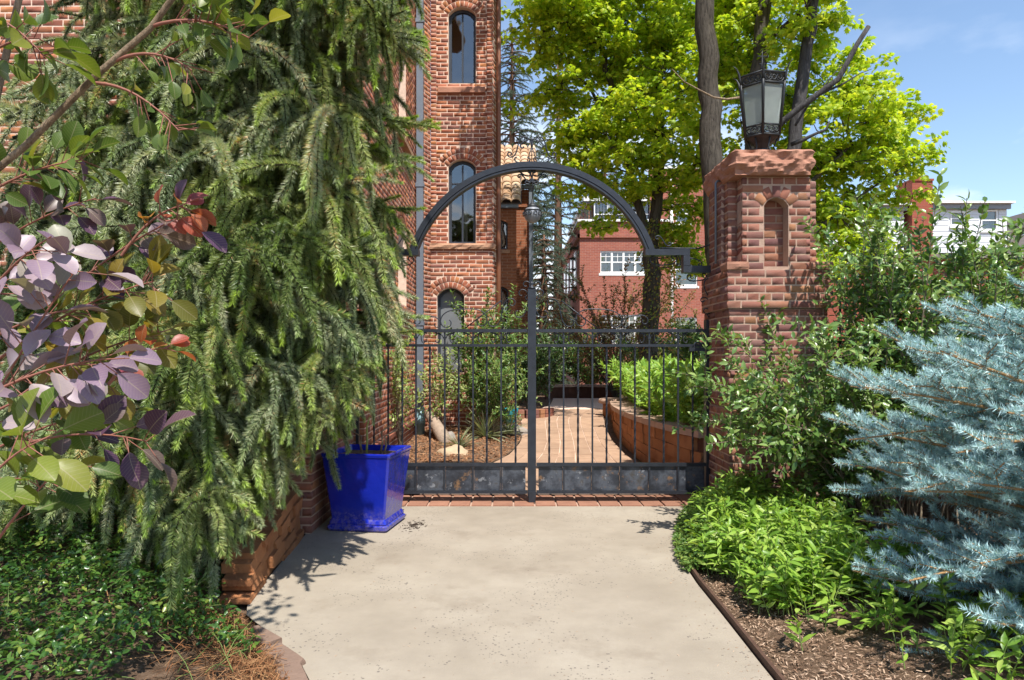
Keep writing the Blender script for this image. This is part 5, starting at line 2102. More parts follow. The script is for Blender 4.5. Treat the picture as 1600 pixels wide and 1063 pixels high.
def leaves_on(curves, spacing, size, out=1.0, fwd=.6, up=.25, start=.15, jit=.25, unorm=.6, pair=True):
    pos, D, U, sc = [], [], [], []
    for c in curves:
        seg = np.diff(c, axis=0)
        sl_ = np.linalg.norm(seg, axis=1)
        Lc = sl_.sum()
        n = max(1, int(Lc * (1 - start) / spacing))
        cum = np.concatenate([[0], np.cumsum(sl_)])
        s = Lc * (start + (1 - start) * (np.arange(n) + RNG.random(n) * .6 + .2) / n)
        s = np.minimum(s, Lc * .999)
        i = np.clip(np.searchsorted(cum, s) - 1, 0, len(seg) - 1)
        p = c[i] + seg[i] * ((s - cum[i]) / np.maximum(sl_[i], 1e-9))[:, None]
        t = nrm(seg[i])
        a = nrm(np.cross(t, RNG.normal(size=(n, 3))))
        for sg in ((1, -1) if pair else (1,)):
            d = a * sg * out + t * fwd + UPV * up + RNG.normal(0, jit, (n, 3))
            pos.append(p)
            D.append(d)
            U.append(UPV * unorm + RNG.normal(0, .45, (n, 3)) + np.array((.15, -.3, .2)))
            sc.append(RNG.uniform(size[0], size[1], n))
    return np.concatenate(pos), np.concatenate(D), np.concatenate(U), np.concatenate(sc)


def stems_part(curves, r0, r1, name, mat, parent, n=5):
    m = MB()
    for c in curves:
        k_ = len(c)
        m.tube([tuple(p) for p in c], list(np.linspace(r0, r1, k_)), n, True, caps=False)
    o = m.build(name, mat, parent)
    return o


def scatter_group(K):
    """node group: loose points of the mesh carry copies of the K template pieces stored in the same mesh"""
    nm = 'scatter_%d' % K
    if nm in bpy.data.node_groups:
        return bpy.data.node_groups[nm]
    g = bpy.data.node_groups.new(nm, 'GeometryNodeTree')
    g.interface.new_socket('Geometry', in_out='INPUT', socket_type='NodeSocketGeometry')
    g.interface.new_socket('Geometry', in_out='OUTPUT', socket_type='NodeSocketGeometry')
    N, Lk = g.nodes.new, g.links.new
    gi, go = N('NodeGroupInput'), N('NodeGroupOutput')

    def named(a, t):
        o = N('GeometryNodeInputNamedAttribute')
        o.data_type = t
        o.inputs['Name'].default_value = a
        return o.outputs['Attribute']

    def equal(a, v):
        o = N('FunctionNodeCompare')
        o.data_type = 'INT'
        o.operation = 'EQUAL'
        Lk(a, o.inputs[2])
        o.inputs[3].default_value = v
        return o.outputs['Result']

    def part(v):
        o = N('GeometryNodeSeparateGeometry')
        o.domain = 'POINT'
        Lk(gi.outputs[0], o.inputs['Geometry'])
        Lk(equal(tid, v), o.inputs['Selection'])
        return o.outputs['Selection']
    tid, pick = named('tid', 'INT'), named('pick', 'INT')
    e2r = N('FunctionNodeEulerToRotation')
    Lk(named('rot', 'FLOAT_VECTOR'), e2r.inputs[0])
    scl = named('scl', 'FLOAT')
    pts = part(-1)
    jn = N('GeometryNodeJoinGeometry')
    for q in range(K):
        ip = N('GeometryNodeInstanceOnPoints')
        Lk(pts, ip.inputs['Points'])
        Lk(equal(pick, q), ip.inputs['Selection'])
        Lk(part(q), ip.inputs['Instance'])
        Lk(e2r.outputs[0], ip.inputs['Rotation'])
        Lk(scl, ip.inputs['Scale'])
        Lk(ip.outputs[0], jn.inputs[0])
    Lk(jn.outputs[0], go.inputs[0])
    return g


class Scatter:
    """uncountable foliage: a few sprig shapes repeated on many points"""

    def __init__(s, templates):
        s.t = templates                                  # list of (V, T, attrs, matindex)
        s.pos, s.rot, s.scl, s.pick = [], [], [], []

    def put(s, k_, pos, d, sc=1.0, roll=None):
        """template k_ at pos, its x axis along d, its z axis up"""
        q = Vector(d).to_track_quat('X', 'Z')
        if roll is not None:
            q = q @ Matrix.Rotation(roll, 3, 'X').to_quaternion()
        s.pos.append(tuple(pos))
        s.rot.append(tuple(q.to_euler()))
        s.scl.append(sc)
        s.pick.append(k_)

    def yaw(s, k_, pos, a, sc=1.0, tilt=(0, 0)):
        s.pos.append(tuple(pos))
        s.rot.append((tilt[0], tilt[1], a))
        s.scl.append(sc)
        s.pick.append(k_)

    def build(s, name, mats, parent):
        Vs, Ts, tid, at, mi, b = [], [], [], {'rnd': [], 'tip': []}, [], 0
        for q, (V, T, A, m_i) in enumerate(s.t):
            Vs.append(V)
            Ts.append(T + b)
            b += len(V)
            tid.append(np.full(len(V), q))
            for kx in at:
                at[kx].append(A.get(kx, np.zeros(len(V))))
            mi.append(m_i)
        n = len(s.pos)
        Vs.append(np.array(s.pos))
        tid.append(np.full(n, -1))
        for kx in at:
            at[kx].append(np.zeros(n))
        at = {kx: np.concatenate(v) for kx, v in at.items()}
        z = np.zeros(b)
        at['scl'] = np.concatenate([z, np.array(s.scl)])
        me = tri_mesh(name, np.concatenate(Vs), np.concatenate(Ts), mats[0], at)
        for m_ in mats[1:]:
            me.materials.append(M[m_])
        me.polygons.foreach_set('material_index', np.concatenate(mi).astype(np.int32))
        for kx, v in (('tid', np.concatenate(tid)), ('pick', np.concatenate([z - 1, np.array(s.pick)]))):
            a = me.attributes.new(kx, 'INT', 'POINT')
            a.data.foreach_set('value', v.astype(np.int32))
        a = me.attributes.new('rot', 'FLOAT_VECTOR', 'POINT')
        a.data.foreach_set('vector', np.concatenate([np.zeros((b, 3)), np.array(s.rot)]).astype(np.float32).ravel())
        o = stuff_part(name, me, parent)
        md = o.modifiers.new('scatter', 'NODES')
        md.node_group = scatter_group(len(s.t))
        return o


def tube_tris(c, r0, r1, n=3):
    m = MB()
    m.tube([tuple(p) for p in c], list(np.linspace(r0, r1, len(c))), n, False, caps=False)
    T = []
    for f in m.f:
        T += [(f[0], f[1], f[2]), (f[0], f[2], f[3])]
    return np.array([tuple(v) for v in m.v], float), np.array(T)


def sprig(curves, nl, per_m, fwd, width, tipfrac, tips, up=0.0, wood=(.008, .004), dead=0.0, shift=0.0):
    """needles and wood of a little branch, as a template"""
    V, T, A = needles(curves, nl, per_m, fwd, width, tipfrac, up, tips, shift, dead)
    Vs, Ts, mi, b = [V], [T], [np.zeros(len(T))], len(V)
    for c in curves:
        v, t = tube_tris(c[::2] if len(c) > 5 else c, wood[0], wood[1])
        Vs.append(v)
        Ts.append(t + b)
        b += len(v)
        mi.append(np.ones(len(t)))
    V = np.concatenate(Vs)
    A = {kx: np.concatenate([a, np.zeros(len(V) - len(a))]) for kx, a in A.items()}
    return (V, np.concatenate(Ts), A, np.concatenate(mi))


# ---- weeping spruce (left)
ws = thing('weeping_spruce', 'large weeping spruce with hanging rope like boughs left of the gate', 'tree', (-2.5, 4.95, .3))
tk = curve((-2.5, 4.95, .2), (0.03, 0, 1), 5.4, 14, 0, .25)
m = MB()
m.tube([tuple(p) for p in tk], list(np.linspace(.13, .05, len(tk))), 10)
m.build('trunk', 'spruce_bark', ws)


def xmax(z):
    return float(np.interp(z, [0, .45, .8, 1.1, 1.4, 1.9, 2.6, 3.4, 5], [-1.75, -1.6, -1.42, -1.15, -.86, -.92, -.76, -.58, -.45]))


random.seed(31)
RNG = np.random.default_rng(31)
ROPES, REACH = [], []                                           # hanging ropes: 0-9 long, 10-21 middling, 22-31 stiff sprays, 32-35 sheaths along the limbs
for q in range(36):
    nlen, sh = .045 * random.uniform(.85, 1.12), random.uniform(-.18, .18)
    if q < 22:
        c = curve((0, 0, 0), (random.uniform(.3, 1), 0, random.uniform(-.6, .5)), random.uniform(.5, .85) if q < 10 else random.uniform(.22, .5), 10, random.uniform(1.6, 3.8), .6)
        cs, tips = [c], [random.choice((0, .3, .6, .9))]
        for _r in range(random.choice((1, 1, 2, 2)) if q < 10 else random.choice((0, 1, 1))):
            w_ = random.randrange(2, 8)
            cs.append(curve(c[w_], nrm(RNG.normal(size=3)) * .6 + nrm(c[w_ + 1] - c[w_]), random.uniform(.10, .24), 4, random.uniform(-.3, 1.4), .3))
            tips.append(tips[0])
    elif q < 32:
        c = curve((0, 0, 0), (1, random.uniform(-.3, .3), random.uniform(-.3, .1)), random.uniform(.2, .42), 6, random.uniform(-.6, .3), .3)
        cs, tips = [c], [1.0]
        for _r in range(random.choice((0, 1, 2))):
            w_ = random.randrange(1, 4)
            cs.append(curve(c[w_], nrm(c[w_ + 1] - c[w_]) + np.array((0, random.choice((-.8, .8)), random.uniform(-.3, .1))), random.uniform(.1, .18), 4, 0, .2))
            tips.append(1.0)
    else:
        cs, tips = [curve((0, 0, 0), (1, 0, 0), .2, 4, 0, .2)], [0]
    ROPES.append(sprig(cs, nlen * .86, 1700, .72, .0044, .22, tips, dead=.04, shift=sh))
    REACH.append(cs[0][-1])
SPR = [Scatter(ROPES) for q in range(3)]
SPM = ('spruce_needle', 'spruce_needle_grey', 'spruce_needle_deep')


def zfloor(x, y):
    return max(float(gz(x, y)) + .03, float(np.interp(x, [-1.8, -1.6, -1.4, -1.22, -.6], [0, .15, .5, .88, 1.0])))


def xlim(z):
    return float(np.interp(z, [.6, .9, 1.3, 1.5, 2.0, 2.6, 3.4, 4.5], [-1.4, -1.15, -.92, -.88, -.98, -.92, -.76, -.66]))


def spruce_bough(z0, az, Lb, seed, hang=False):
    ti = np.interp(z0, tk[:, 2], np.arange(len(tk)))
    i = int(min(ti, len(tk) - 2))
    p0 = tk[i] + (tk[i + 1] - tk[i]) * (ti - i)
    el = R(random.uniform(10, 38))
    d = np.array((math.cos(az) * math.cos(el), math.sin(az) * math.cos(el), math.sin(el)))
    right = math.cos(az) > .86 and not hang
    limb = curve(p0, d, Lb, 10, random.uniform(.6, 1.2) if not right else random.uniform(.15, .6), .35)
    lim = xlim(limb[-1][2]) - .05
    if limb[-1][0] > lim:
        limb = p0 + (limb - p0) * max(.35, (lim - p0[0]) / (limb[-1][0] - p0[0]))
    m = MB()
    m.tube([tuple(p) for p in limb], list(np.linspace(.026, .012, len(limb))), 6, True, caps=False)
    m.build('bough', 'spruce_core', ws)
    SC = SPR[random.choice((0, 1, 1, 1, 2))]
    for j in range(3, 10):
        SC.put(random.randrange(32, 36), limb[j], limb[j + 1] - limb[j], np.linalg.norm(limb[j + 1] - limb[j]) / .2 * 1.15, random.random() * 6.28)
    st_ = .050 / Lb
    t, sd = .22, 1
    while t < 1.0:
        j = min(int(t * 10), 9)
        p = limb[j] + (limb[j + 1] - limb[j]) * (t * 10 - j)
        tg = nrm(limb[j + 1] - limb[j])
        side = nrm(np.cross(tg, UPV)) * sd
        if right and random.random() < .72:                     # stiff sprays with upturned tips
            dd = tg * .9 + side * random.uniform(.3, .9) + UPV * random.uniform(-.5, .15)
            if p[0] < xlim(p[2]) - .12 + random.uniform(0, .18):
                SC.put(random.randrange(22, 32), p, dd, random.uniform(.85, 1.15))
        else:                                                   # hanging ropes
            dd = tg * random.uniform(.1, .9) + side * random.uniform(.2, 1.0)
            a = math.atan2(dd[1], dd[0])
            for kx, sc in ((random.randrange(0, 22) if not right else random.randrange(10, 22), random.uniform(.85, 1.15)), (random.randrange(10, 22), .8), (random.randrange(10, 22), .5)):
                r_ = REACH[kx] * sc
                e = p + np.array((r_[0] * math.cos(a) - r_[1] * math.sin(a), r_[0] * math.sin(a) + r_[1] * math.cos(a), r_[2]))
                if min(e[2], p[2]) > zfloor(e[0], e[1]) and e[0] < xlim(e[2]) + random.uniform(0, .14):
                    SC.yaw(kx, p, a, sc, (random.gauss(0, .12), random.gauss(0, .12)))
                    break
        t += st_ * random.uniform(.7, 1.3)
        sd = -sd


spec = []
for k_ in range(34):                                            # towards the drive
    z0 = .85 + 3.75 * k_ / 33
    az = R(random.uniform(-52, 18))
    spec.append((z0, az, (xmax(z0 + .05) + 2.5) / max(math.cos(az), .62) * random.uniform(.72, 1.06)))
TIER = lambda z: round((z - .35) / .46) * .46 + .35 + random.gauss(0, .05)
for k_ in range(36):                                            # towards the camera
    z0 = TIER(.6 + 3.9 * k_ / 35)
    az = R(random.uniform(-120, -40))
    spec.append((z0, az, random.uniform(.5, 1.2)))
for k_ in range(32):                                            # to the left
    z0 = TIER(.6 + 4.0 * k_ / 31)
    az = R(random.uniform(-190, -110))
    spec.append((z0, az, random.uniform(.7, 1.6)))
for k_ in range(26):                                            # right front, over the pier
    z0 = TIER(.75 + 3.5 * k_ / 25) + .1
    az = R(random.uniform(-75, -28))
    spec.append((z0, az, min((xmax(z0) + 2.5) / max(math.cos(az), .35) * .85, random.uniform(.9, 1.5))))
for k_ in range(14):                                            # skirt over the stone wall
    spec.append((.66 + .05 * k_, R(-68 + 4 * k_), random.uniform(.95, 1.3)))
for k_ in range(16):                                            # low skirt
    spec.append((.60 + .03 * k_, R(-170 + 8.5 * k_), random.uniform(.9, 1.35)))
for i, (z0, az, Lb) in enumerate(spec):
    spruce_bough(z0, az, Lb, i)
for k_ in range(15):                                            # hanging boughs reaching over the planter
    z0 = 1.15 + 1.5 * k_ / 14
    az = R(random.uniform(7, 20))
    spruce_bough(z0, az, (xmax(z0) - .05 + 2.5) / math.cos(az) * random.uniform(.8, .97), 900 + k_, True)
for k_ in range(8):                                             # long boughs reaching forward over the drive
    z0 = 1.05 + .95 * k_ / 8
    az = R(random.uniform(-38, -20))
    spruce_bough(z0, az, random.uniform(1.55, 1.8) / math.cos(az), 950 + k_, k_ % 2 == 0)
for k_ in range(30):                                            # upper right, above the pier
    z0 = 2.15 + 2.5 * k_ / 29
    az = R(random.uniform(-80, 0))
    spruce_bough(z0, az, random.uniform(1.0, 1.62), 1000 + k_, k_ % 3 > 0)
for k_ in range(12):                                            # lower front
    spruce_bough(.7 + 1.1 * k_ / 11, R(random.uniform(-150, -60)), random.uniform(.9, 1.35), 1100 + k_, True)
for k_ in range(8):
    z0 = .8 + .7 * k_ / 7
    az = R(random.uniform(-68, -46))
    spruce_bough(z0, az, random.uniform(1.35, 1.85), 970 + k_, True)

for q in range(3):
    SPR[q].build('foliage', (SPM[q], 'spruce_core'), ws)

# ---- blue spruce (right foreground)
BXS, BYS = 3.35, 3.35
random.seed(5)
bs = thing('blue_spruce', 'silvery blue spruce in the right foreground', 'tree', (BXS, BYS, 0))
tk2 = np.array([(BXS, BYS, z) for z in np.linspace(0, 2.45, 8)])
m = MB()
m.tube([tuple(p) for p in tk2], list(np.linspace(.06, .015, 8)), 8)
m.build('trunk', 'spruce_bark', bs)


def blue_branch(z0, az, Lb):
    p0 = np.array((BXS, BYS, z0))
    el = R(random.uniform(-8, 17))
    d = np.array((math.cos(az) * math.cos(el), math.sin(az) * math.cos(el), math.sin(el)))
    limb = curve(p0, d, Lb, 9, random.uniform(-.35, .3), .35)
    cs = []
    for q in range(2, 9, 1):
        cs.append(limb[q:q + 2])
    t, sd = .25, 1
    while t < .97:
        j = min(int(t * 9), 8)
        p = limb[j] + (limb[j + 1] - limb[j]) * (t * 9 - j)
        tg = nrm(limb[j + 1] - limb[j])
        side = nrm(np.cross(tg, UPV)) * sd
        Ls = (.10 + .34 * (1 - t) * Lb) * random.uniform(.75, 1.15)
        c = curve(p, tg * 1.0 + side * random.uniform(.5, 1.0) + UPV * random.uniform(-.15, .6), Ls, 5, -.2, .2)
        cs += [c[:3], c[2:]] if Ls > .3 else [c]
        if Ls > .17:
            for q in (2, 3):
                s2 = nrm(np.cross(nrm(c[q + 1] - c[q]), UPV)) * random.choice((-1, 1))
                cs.append(curve(c[q], nrm(c[q + 1] - c[q]) + s2 * .8 + UPV * random.uniform(-.1, .4), Ls * .45, 4, -.1, .1))
        t += .10 / Lb * random.uniform(.8, 1.2)
        sd = -sd
    for c in cs:
        ch_ = c[-1] - c[0]
        L_ = np.linalg.norm(ch_)
        kx = int(np.argmin(np.abs(BLEN - L_)))
        BSC.put(kx * 4 + random.randrange(4), c[0], ch_, L_ / BLEN[kx])
    m = MB()
    m.tube([tuple(p) for p in limb], list(np.linspace(.016, .004, len(limb))), 6, True, caps=False)
    m.build('bough', 'orange_twig', bs)


BLEN = np.array((.08, .13, .20, .30))
BSC = Scatter([sprig([curve((0, 0, 0), (1, 0, 0), L_, 5, -.1, .15)], 0.032 * random.uniform(.92, 1.08), 1050, .45, .0042, .5, [1], up=.5, wood=(.0042, .0028), shift=random.uniform(-.15, .15)) for L_ in BLEN for q in range(4)])
for k_ in range(19):
    z = .05 + 2.2 * k_ / 18
    Lz = min(1.66 - 1.4 * max(z - 1.0, 0), 1.50 + .2 * z)
    o0 = random.uniform(0, 6.28)
    nb = 18 if .8 < z < 1.45 else 13
    for q in range(nb):
        az = o0 + q * 2 * math.pi / nb + random.uniform(-.14, .14)
        if math.cos(az) > .15 and q % 3:
            continue
        blue_branch(z + random.uniform(-.05, .05), az, max(.25, Lz * random.uniform(.82, 1.05) * (1 if math.cos(az) < .2 else .6)))

BSC.build('foliage', ('blue_needle', 'orange_twig'), bs)

# ---- broad leaved shrubs on the right, in front of and beside the pillar
LF_OV = leaf_tmpl(.46, 'oval', .18, .22)
LF_LA = leaf_tmpl(.30, 'oval', .18, .30)
LF_RD = leaf_tmpl(.70, 'round', .20, .26)
LF_SM = leaf_tmpl(.50, 'small', .10, .12)
LF_MP = leaf_tmpl(.5, 'maple', .1, .2)
LF_BL = leaf_tmpl(.055, 'blade', .2, .25)


def make_shrub(name, label, cat, base, stems, leaf=LF_OV, mat='shrub_leaf', bark='shrub_bark', size=(.045, .075), spacing=.035, single=0, tw=(6, .2, .45), grav=.5, r0=.009, group=None, out=1.0):
    """stems: list of (base point, direction, length)"""
    t_ = thing(name, label, cat, base, group)
    main, twigs = [], []
    for (p, d, Ls) in stems:
        c = curve(p, d, Ls, 10, grav * random.uniform(.4, 1.4), .5)
        main.append(c)
        for q in range(tw[0]):
            u = random.uniform(.22, .98) * 10
            j = min(int(u), 9)
            pp = c[j] + (c[j + 1] - c[j]) * (u - j)
            tg = nrm(c[j + 1] - c[j])
            dd = tg * .7 + nrm(RNG.normal(size=3)) * .9 + UPV * .15
            twigs.append(curve(pp, dd, random.uniform(tw[1], tw[2]), 5, grav * .6, .35))
    stems_part(main, r0, r0 * .3, 'stems', bark, t_, 5)
    stems_part(twigs, r0 * .35, r0 * .18, 'twigs', bark, t_, 4)['kind'] = 'stuff'
    a = leaves_on(twigs, spacing, size, out)
    b = leaves_on([c[5:] for c in main], spacing, size, out)
    arr = [np.concatenate([x, y]) for x, y in zip(a, b)]
    foliage(t_, leaf, *arr, mat, single)
    return t_


random.seed(9)
st1 = []
for i in range(46):
    st1.append(((random.uniform(2.75, 3.2), random.uniform(5.3, 5.75), .05), (random.uniform(-.75, .1), random.uniform(-.3, .15), 1), random.uniform(1.2, 2.0)))
make_shrub('leafy_shrub', 'green shrub arching across the front of the brick pillar', 'shrub', (2.95, 5.5, .05), st1, single=150, tw=(12, .18, .42), grav=.8, size=(.05, .08), spacing=.034)
st2 = []
for i in range(66):
    st2.append(((random.uniform(3.2, 4.7), random.uniform(5.1, 6.1), .05), (random.uniform(-.25, .25), random.uniform(-.25, .15), 1), random.uniform(1.9, 2.55)))
for i in range(24):
    st2.append(((random.uniform(2.95, 3.35), random.uniform(5.6, 6.2), .05), (random.uniform(-.08, .1), random.uniform(-.15, .1), 1), random.uniform(2.1, 2.7)))
make_shrub('leafy_shrub', 'tall dark green shrub standing behind the blue spruce', 'shrub', (3.9, 5.6, .05), st2, single=220, tw=(10, .2, .5), grav=.35, size=(.05, .085), spacing=.042)
st3 = []
for i in range(48):
    st3.append(((random.uniform(4.6, 6.3), random.uniform(5.3, 6.4), .05), (random.uniform(-.25, .2), random.uniform(-.2, .15), 1), random.uniform(1.9, 2.7)))
make_shrub('leafy_shrub', 'broad green shrub at the right edge below the white dormers', 'shrub', (5.4, 5.8, .05), st3, single=120, tw=(10, .2, .5), grav=.35, size=(.05, .085), spacing=.045)
st4 = []
for i in range(12):
    st4.append(((random.uniform(3.1, 4.6), random.uniform(5.3, 5.9), .6), (random.uniform(-.12, .12), random.uniform(-.1, .1), 1), random.uniform(1.75, 2.25)))
make_shrub('leafy_shrub', 'upright leafy shoots rising above the shrub right of the pillar', 'shrub', (3.8, 5.6, .05), st4, single=80, tw=(2, .15, .3), grav=.05, size=(.07, .10), spacing=.05, out=.8)

# ---- perennials of the right bed
def bed_x(y):
    return np.interp(y, [p[1] for p in DR], [p[0] for p in DR])


pr = thing('perennial_patch', 'bright green leafy perennials filling the bed right of the drive', 'plants', (1.9, 4.9, .03))
pr['kind'] = 'stuff'
stm = []
for i in range(520):
    y = random.uniform(3.75, 6.1)
    x0 = float(bed_x(y)) + .10
    x = x0 + abs(random.gauss(0, .55)) + (.1 if y < 4.4 else 0)
    if x > 3.0 or (y < 4.3 and x < x0 + .25 and random.random() < .7):
        continue
    h = random.uniform(.20, .42) * (1 if x > x0 + .18 else .6)
    stm.append(curve((x, y, float(gz(x, y)) - .01), (random.uniform(-.25, .2), random.uniform(-.25, .2), 1), h, 6, .35, .4))
for i in range(420):
    y = random.uniform(2.75, 4.3)
    x = random.uniform(1.32, 2.75)
    if random.random() < .04 + .8 * max(0, x - 1.35) * (.35 + .5 * (y - 2.75)):
        stm.append(curve((x, y, float(gz(x, y)) - .01), (random.uniform(-.3, .2), random.uniform(-.3, .2), 1), random.uniform(.08, .28), 6, .35, .4))
stems_part(stm, .0035, .002, 'stems', 'green_stem', pr, 4)
arr = leaves_on(stm, .030, (.06, .105), 1.0, .35, .25, .12, .25, .8)
foliage(pr, LF_LA, *arr, 'perennial_leaf', 260)
gc = thing('creeping_groundcover', 'low small leaved groundcover spilling over the edge of the drive', 'groundcover', (1.5, 5.3, .02))
gc['kind'] = 'stuff'
N_ = 5200
y = RNG.uniform(4.5, 6.35, N_)
x = bed_x(y) - .03 + np.abs(RNG.normal(0, .24, N_))
z = gz(x, y) + .02 + RNG.random(N_) * (.05 + .16 * smooth01((x - bed_x(y)) / .2))
foliage(gc, LF_OV, np.stack([x, y, z], -1), RNG.normal(size=(N_, 3)) * (1, 1, .4) + (-.3, -.3, .1), UPV + RNG.normal(0, .4, (N_, 3)), RNG.uniform(.025, .045, N_), 'garden_leaf', 0)
# a few broad leaved weeds on the bare soil in front
for i, (x, y, n_, lab) in enumerate(((1.75, 3.45, 9, 'small round leaved weed on the bare soil near the edging'), (2.05, 3.65, 12, 'cluster of broad weeds on the soil beside the blue spruce'), (1.62, 3.85, 8, 'young weed on the soil in front of the perennials'), (2.2, 3.25, 8, 'yellow green weed under the blue spruce'))):
    t_ = thing('weed', lab, 'weed', (x, y, .03))
    an = RNG.random(n_) * 6.28
    D = np.stack([np.cos(an), np.sin(an), RNG.uniform(.2, .9, n_)], -1)
    foliage(t_, LF_RD, np.tile(np.array((x, y, .05)), (n_, 1)) + RNG.normal(0, .05, (n_, 3)) * (1, 1, .2) + (0, 0, .03), D, np.tile(UPV, (n_, 1)) + RNG.normal(0, .2, (n_, 3)), RNG.uniform(.05, .09, n_), 'perennial_leaf', n_)


def soil_pts(n):
    y = RNG.uniform(2.6, 4.8, n)
    x = bed_x(y) + .03 + np.abs(RNG.normal(0, .5, n))
    return np.stack([x, y, gz(x, y) - .022 + RNG.random(n) * .01], -1)


chips('leaf_litter', 'dry brown litter on the soil right of the edging', 6000, soil_pts, (.006, .026), 'litter', 'litter')

def debris_pts(n):
    a = RNG.random(n) * 6.283
    r_ = np.abs(RNG.normal(0, 1, n))
    return np.stack([-.83 + np.cos(a) * r_ * .085, 5.78 + np.sin(a) * r_ * .13, np.full(n, .002)], -1)


chips('dark_debris', 'dark scraps of leaf litter on the drive beside the blue planter', 170, debris_pts, (.008, .035), 'debris', 'litter', 0.0)


def crumbs(n):
    y = RNG.uniform(2.9, 6.4, n)
    t = RNG.random(n)
    t = np.where(RNG.random(n) < .45, 1 - .05 * np.abs(RNG.normal(0, 1, n)), t)
    x = left_x(y) + (bed_x(y) - left_x(y)) * np.clip(t, .02, 1)
    return np.stack([x, y, np.full(n, .0015)], -1)


def left_x(y):
    return np.interp(y, [p[1] for p in DL], [p[0] for p in DL])


chips('drive_crumbs', 'scattered bits of soil and leaf on the concrete drive', 420, crumbs, (.004, .016), 'litter', 'litter', 0.0)

# ---- vinca groundcover on the left bank
vn = thing('vinca_groundcover', 'dark glossy green groundcover covering the left bank', 'groundcover', (-2.2, 3.5, .2))
vn['kind'] = 'stuff'


def left_x(y):
    return np.interp(y, [p[1] for p in DL], [p[0] for p in DL])


N_ = 15000
y = RNG.uniform(2.55, 4.6, N_)
x = left_x(y) - .16 - RNG.random(N_) ** .85 * 2.4
keep = ~((y < 3.15) & (x > -1.55))
x, y = x[keep], y[keep]
N_ = len(x)
mound = .08 + .09 * smooth01((left_x(y) - .2 - x) / .5) + .04 * np.sin(x * 5.0) * np.sin(y * 6.1)
z = gz(x, y) + mound * (1 - .75 * RNG.random(N_) ** 2)
foliage(vn, LF_OV, np.stack([x, y, z], -1), RNG.normal(size=(N_, 3)) * (1, 1, .45) + (.1, -.35, .15), UPV + RNG.normal(0, .45, (N_, 3)), RNG.uniform(.025, .05, N_), 'vinca_leaf', 0)
vs_ = []
for i in range(240):
    y = random.uniform(2.6, 4.4)
    x = float(left_x(y)) - .25 - random.random() * 2.2
    vs_.append(curve((x, y, float(gz(x, y)) + .02), (random.uniform(-1, 1), random.uniform(-1, 1), .8), random.uniform(.12, .3), 5, .8, .5))
stems_part(vs_, .002, .0012, 'runners', 'green_stem', vn, 4)


def straw_pts(n):
    y = RNG.uniform(2.5, 3.75, n)
    x = left_x(y) - .10 - np.abs(RNG.normal(0, .22, n))
    return np.stack([x, y, gz(x, y) - .015 + RNG.random(n) * .05], -1)


V0 = np.array([(-.5, 0, 0), (.5, 0, 0), (.5, .03, 0), (-.5, .03, 0)], float)
n_ = 3000
V, T = inst((V0, np.array([(0, 1, 2), (0, 2, 3)])), straw_pts(n_), RNG.normal(size=(n_, 3)) * (1, 1, .35), UPV + RNG.normal(0, .4, (n_, 3)), RNG.uniform(.05, .12, n_))
tag(link(bpy.data.objects.new('dry_needle_litter', tri_mesh('dry_needle_litter', V, T, 'straw', {'rnd': np.repeat(RNG.random(n_), 4)}))), 'rusty dry needle litter at the lower left edge of the drive', 'litter', kind='stuff')

# ---- smoke bush hanging into the left foreground
random.seed(14)
RNG = np.random.default_rng(14)
sb = thing('smoke_bush', 'smoke bush branches with mauve and green round leaves in the left foreground', 'shrub', (-1.55, 1.6, 0))
mains = []


def smoke_branch(a, b, n_, mat, size, spread=.07, r0=.004, single=True, bow=.05, fac=0.5):
    """branch from a to b with n leaves along its outer part"""
    a, b = np.array(a), np.array(b)
    mid = (a + b) / 2 + np.array((0, 0, bow))
    c = np.array([(1 - t) ** 2 * a + 2 * t * (1 - t) * mid + t * t * b for t in np.linspace(0, 1, 9)])
    stems_part([c], r0, r0 * .35, 'branch', 'red_stem', sb, 6)
    u = RNG.uniform(.25, 1.0, n_) * 8
    j = np.minimum(u.astype(int), 7)
    p = c[j] + (c[j + 1] - c[j]) * (u - j)[:, None]
    tg = nrm(c[j + 1] - c[j])
    D = nrm(np.cross(tg, RNG.normal(size=(n_, 3)))) + tg * .7 + np.array((.1, -.1, -.1))
    pet = nrm(D) * RNG.uniform(.25, 1.0, (n_, 1)) * spread
    st = [np.stack([p[q], p[q] + pet[q]]) for q in range(n_)]
    stems_part(st, .0014, .0010, 'petioles', 'red_stem', sb, 4)['kind'] = 'stuff'
    Um = np.array((.2, -fac, .75)) + RNG.normal(0, .42, (n_, 3))
    foliage(sb, LF_RD, p + pet, D, Um, RNG.uniform(size[0], size[1], n_), mat, n_)


def Q(px, py, Y):
    return tuple(P(px, py, Y))


Y0 = 1.45
# unseen crown of the bush above the view, added to shade the left bank
n_ = 900
pp = np.stack([RNG.uniform(-2.5, -.7, n_), RNG.uniform(1.3, 2.4, n_), RNG.uniform(2.75, 3.5, n_)], -1)
pp = pp[RNG.random(n_) < .75]
n_ = len(pp)
foliage(sb, LF_RD, pp, RNG.normal(size=(n_, 3)), UPV + RNG.normal(0, .5, (n_, 3)), RNG.uniform(.055, .085, n_), 'smoke_green_leaf', 0, stuff='upper_foliage')
ub = [curve((-1.6, 1.65, .05), (random.uniform(-.2, .2), random.uniform(-.1, .1), 1), 3.2, 8, 0, .4) for i in range(6)]
stems_part(ub, .016, .005, 'upper_stems', 'twig_bark', sb, 6)['kind'] = 'stuff'
smoke_branch(Q(-80, 760, 1.5), Q(120, 420, Y0), 24, 'mauve_leaf', (.055, .078))
smoke_branch(Q(-60, 640, 1.4), Q(195, 560, 1.4), 22, 'mauve_leaf', (.06, .08))
smoke_branch(Q(-60, 520, 1.5), Q(80, 370, 1.4), 18, 'mauve_leaf', (.055, .075))
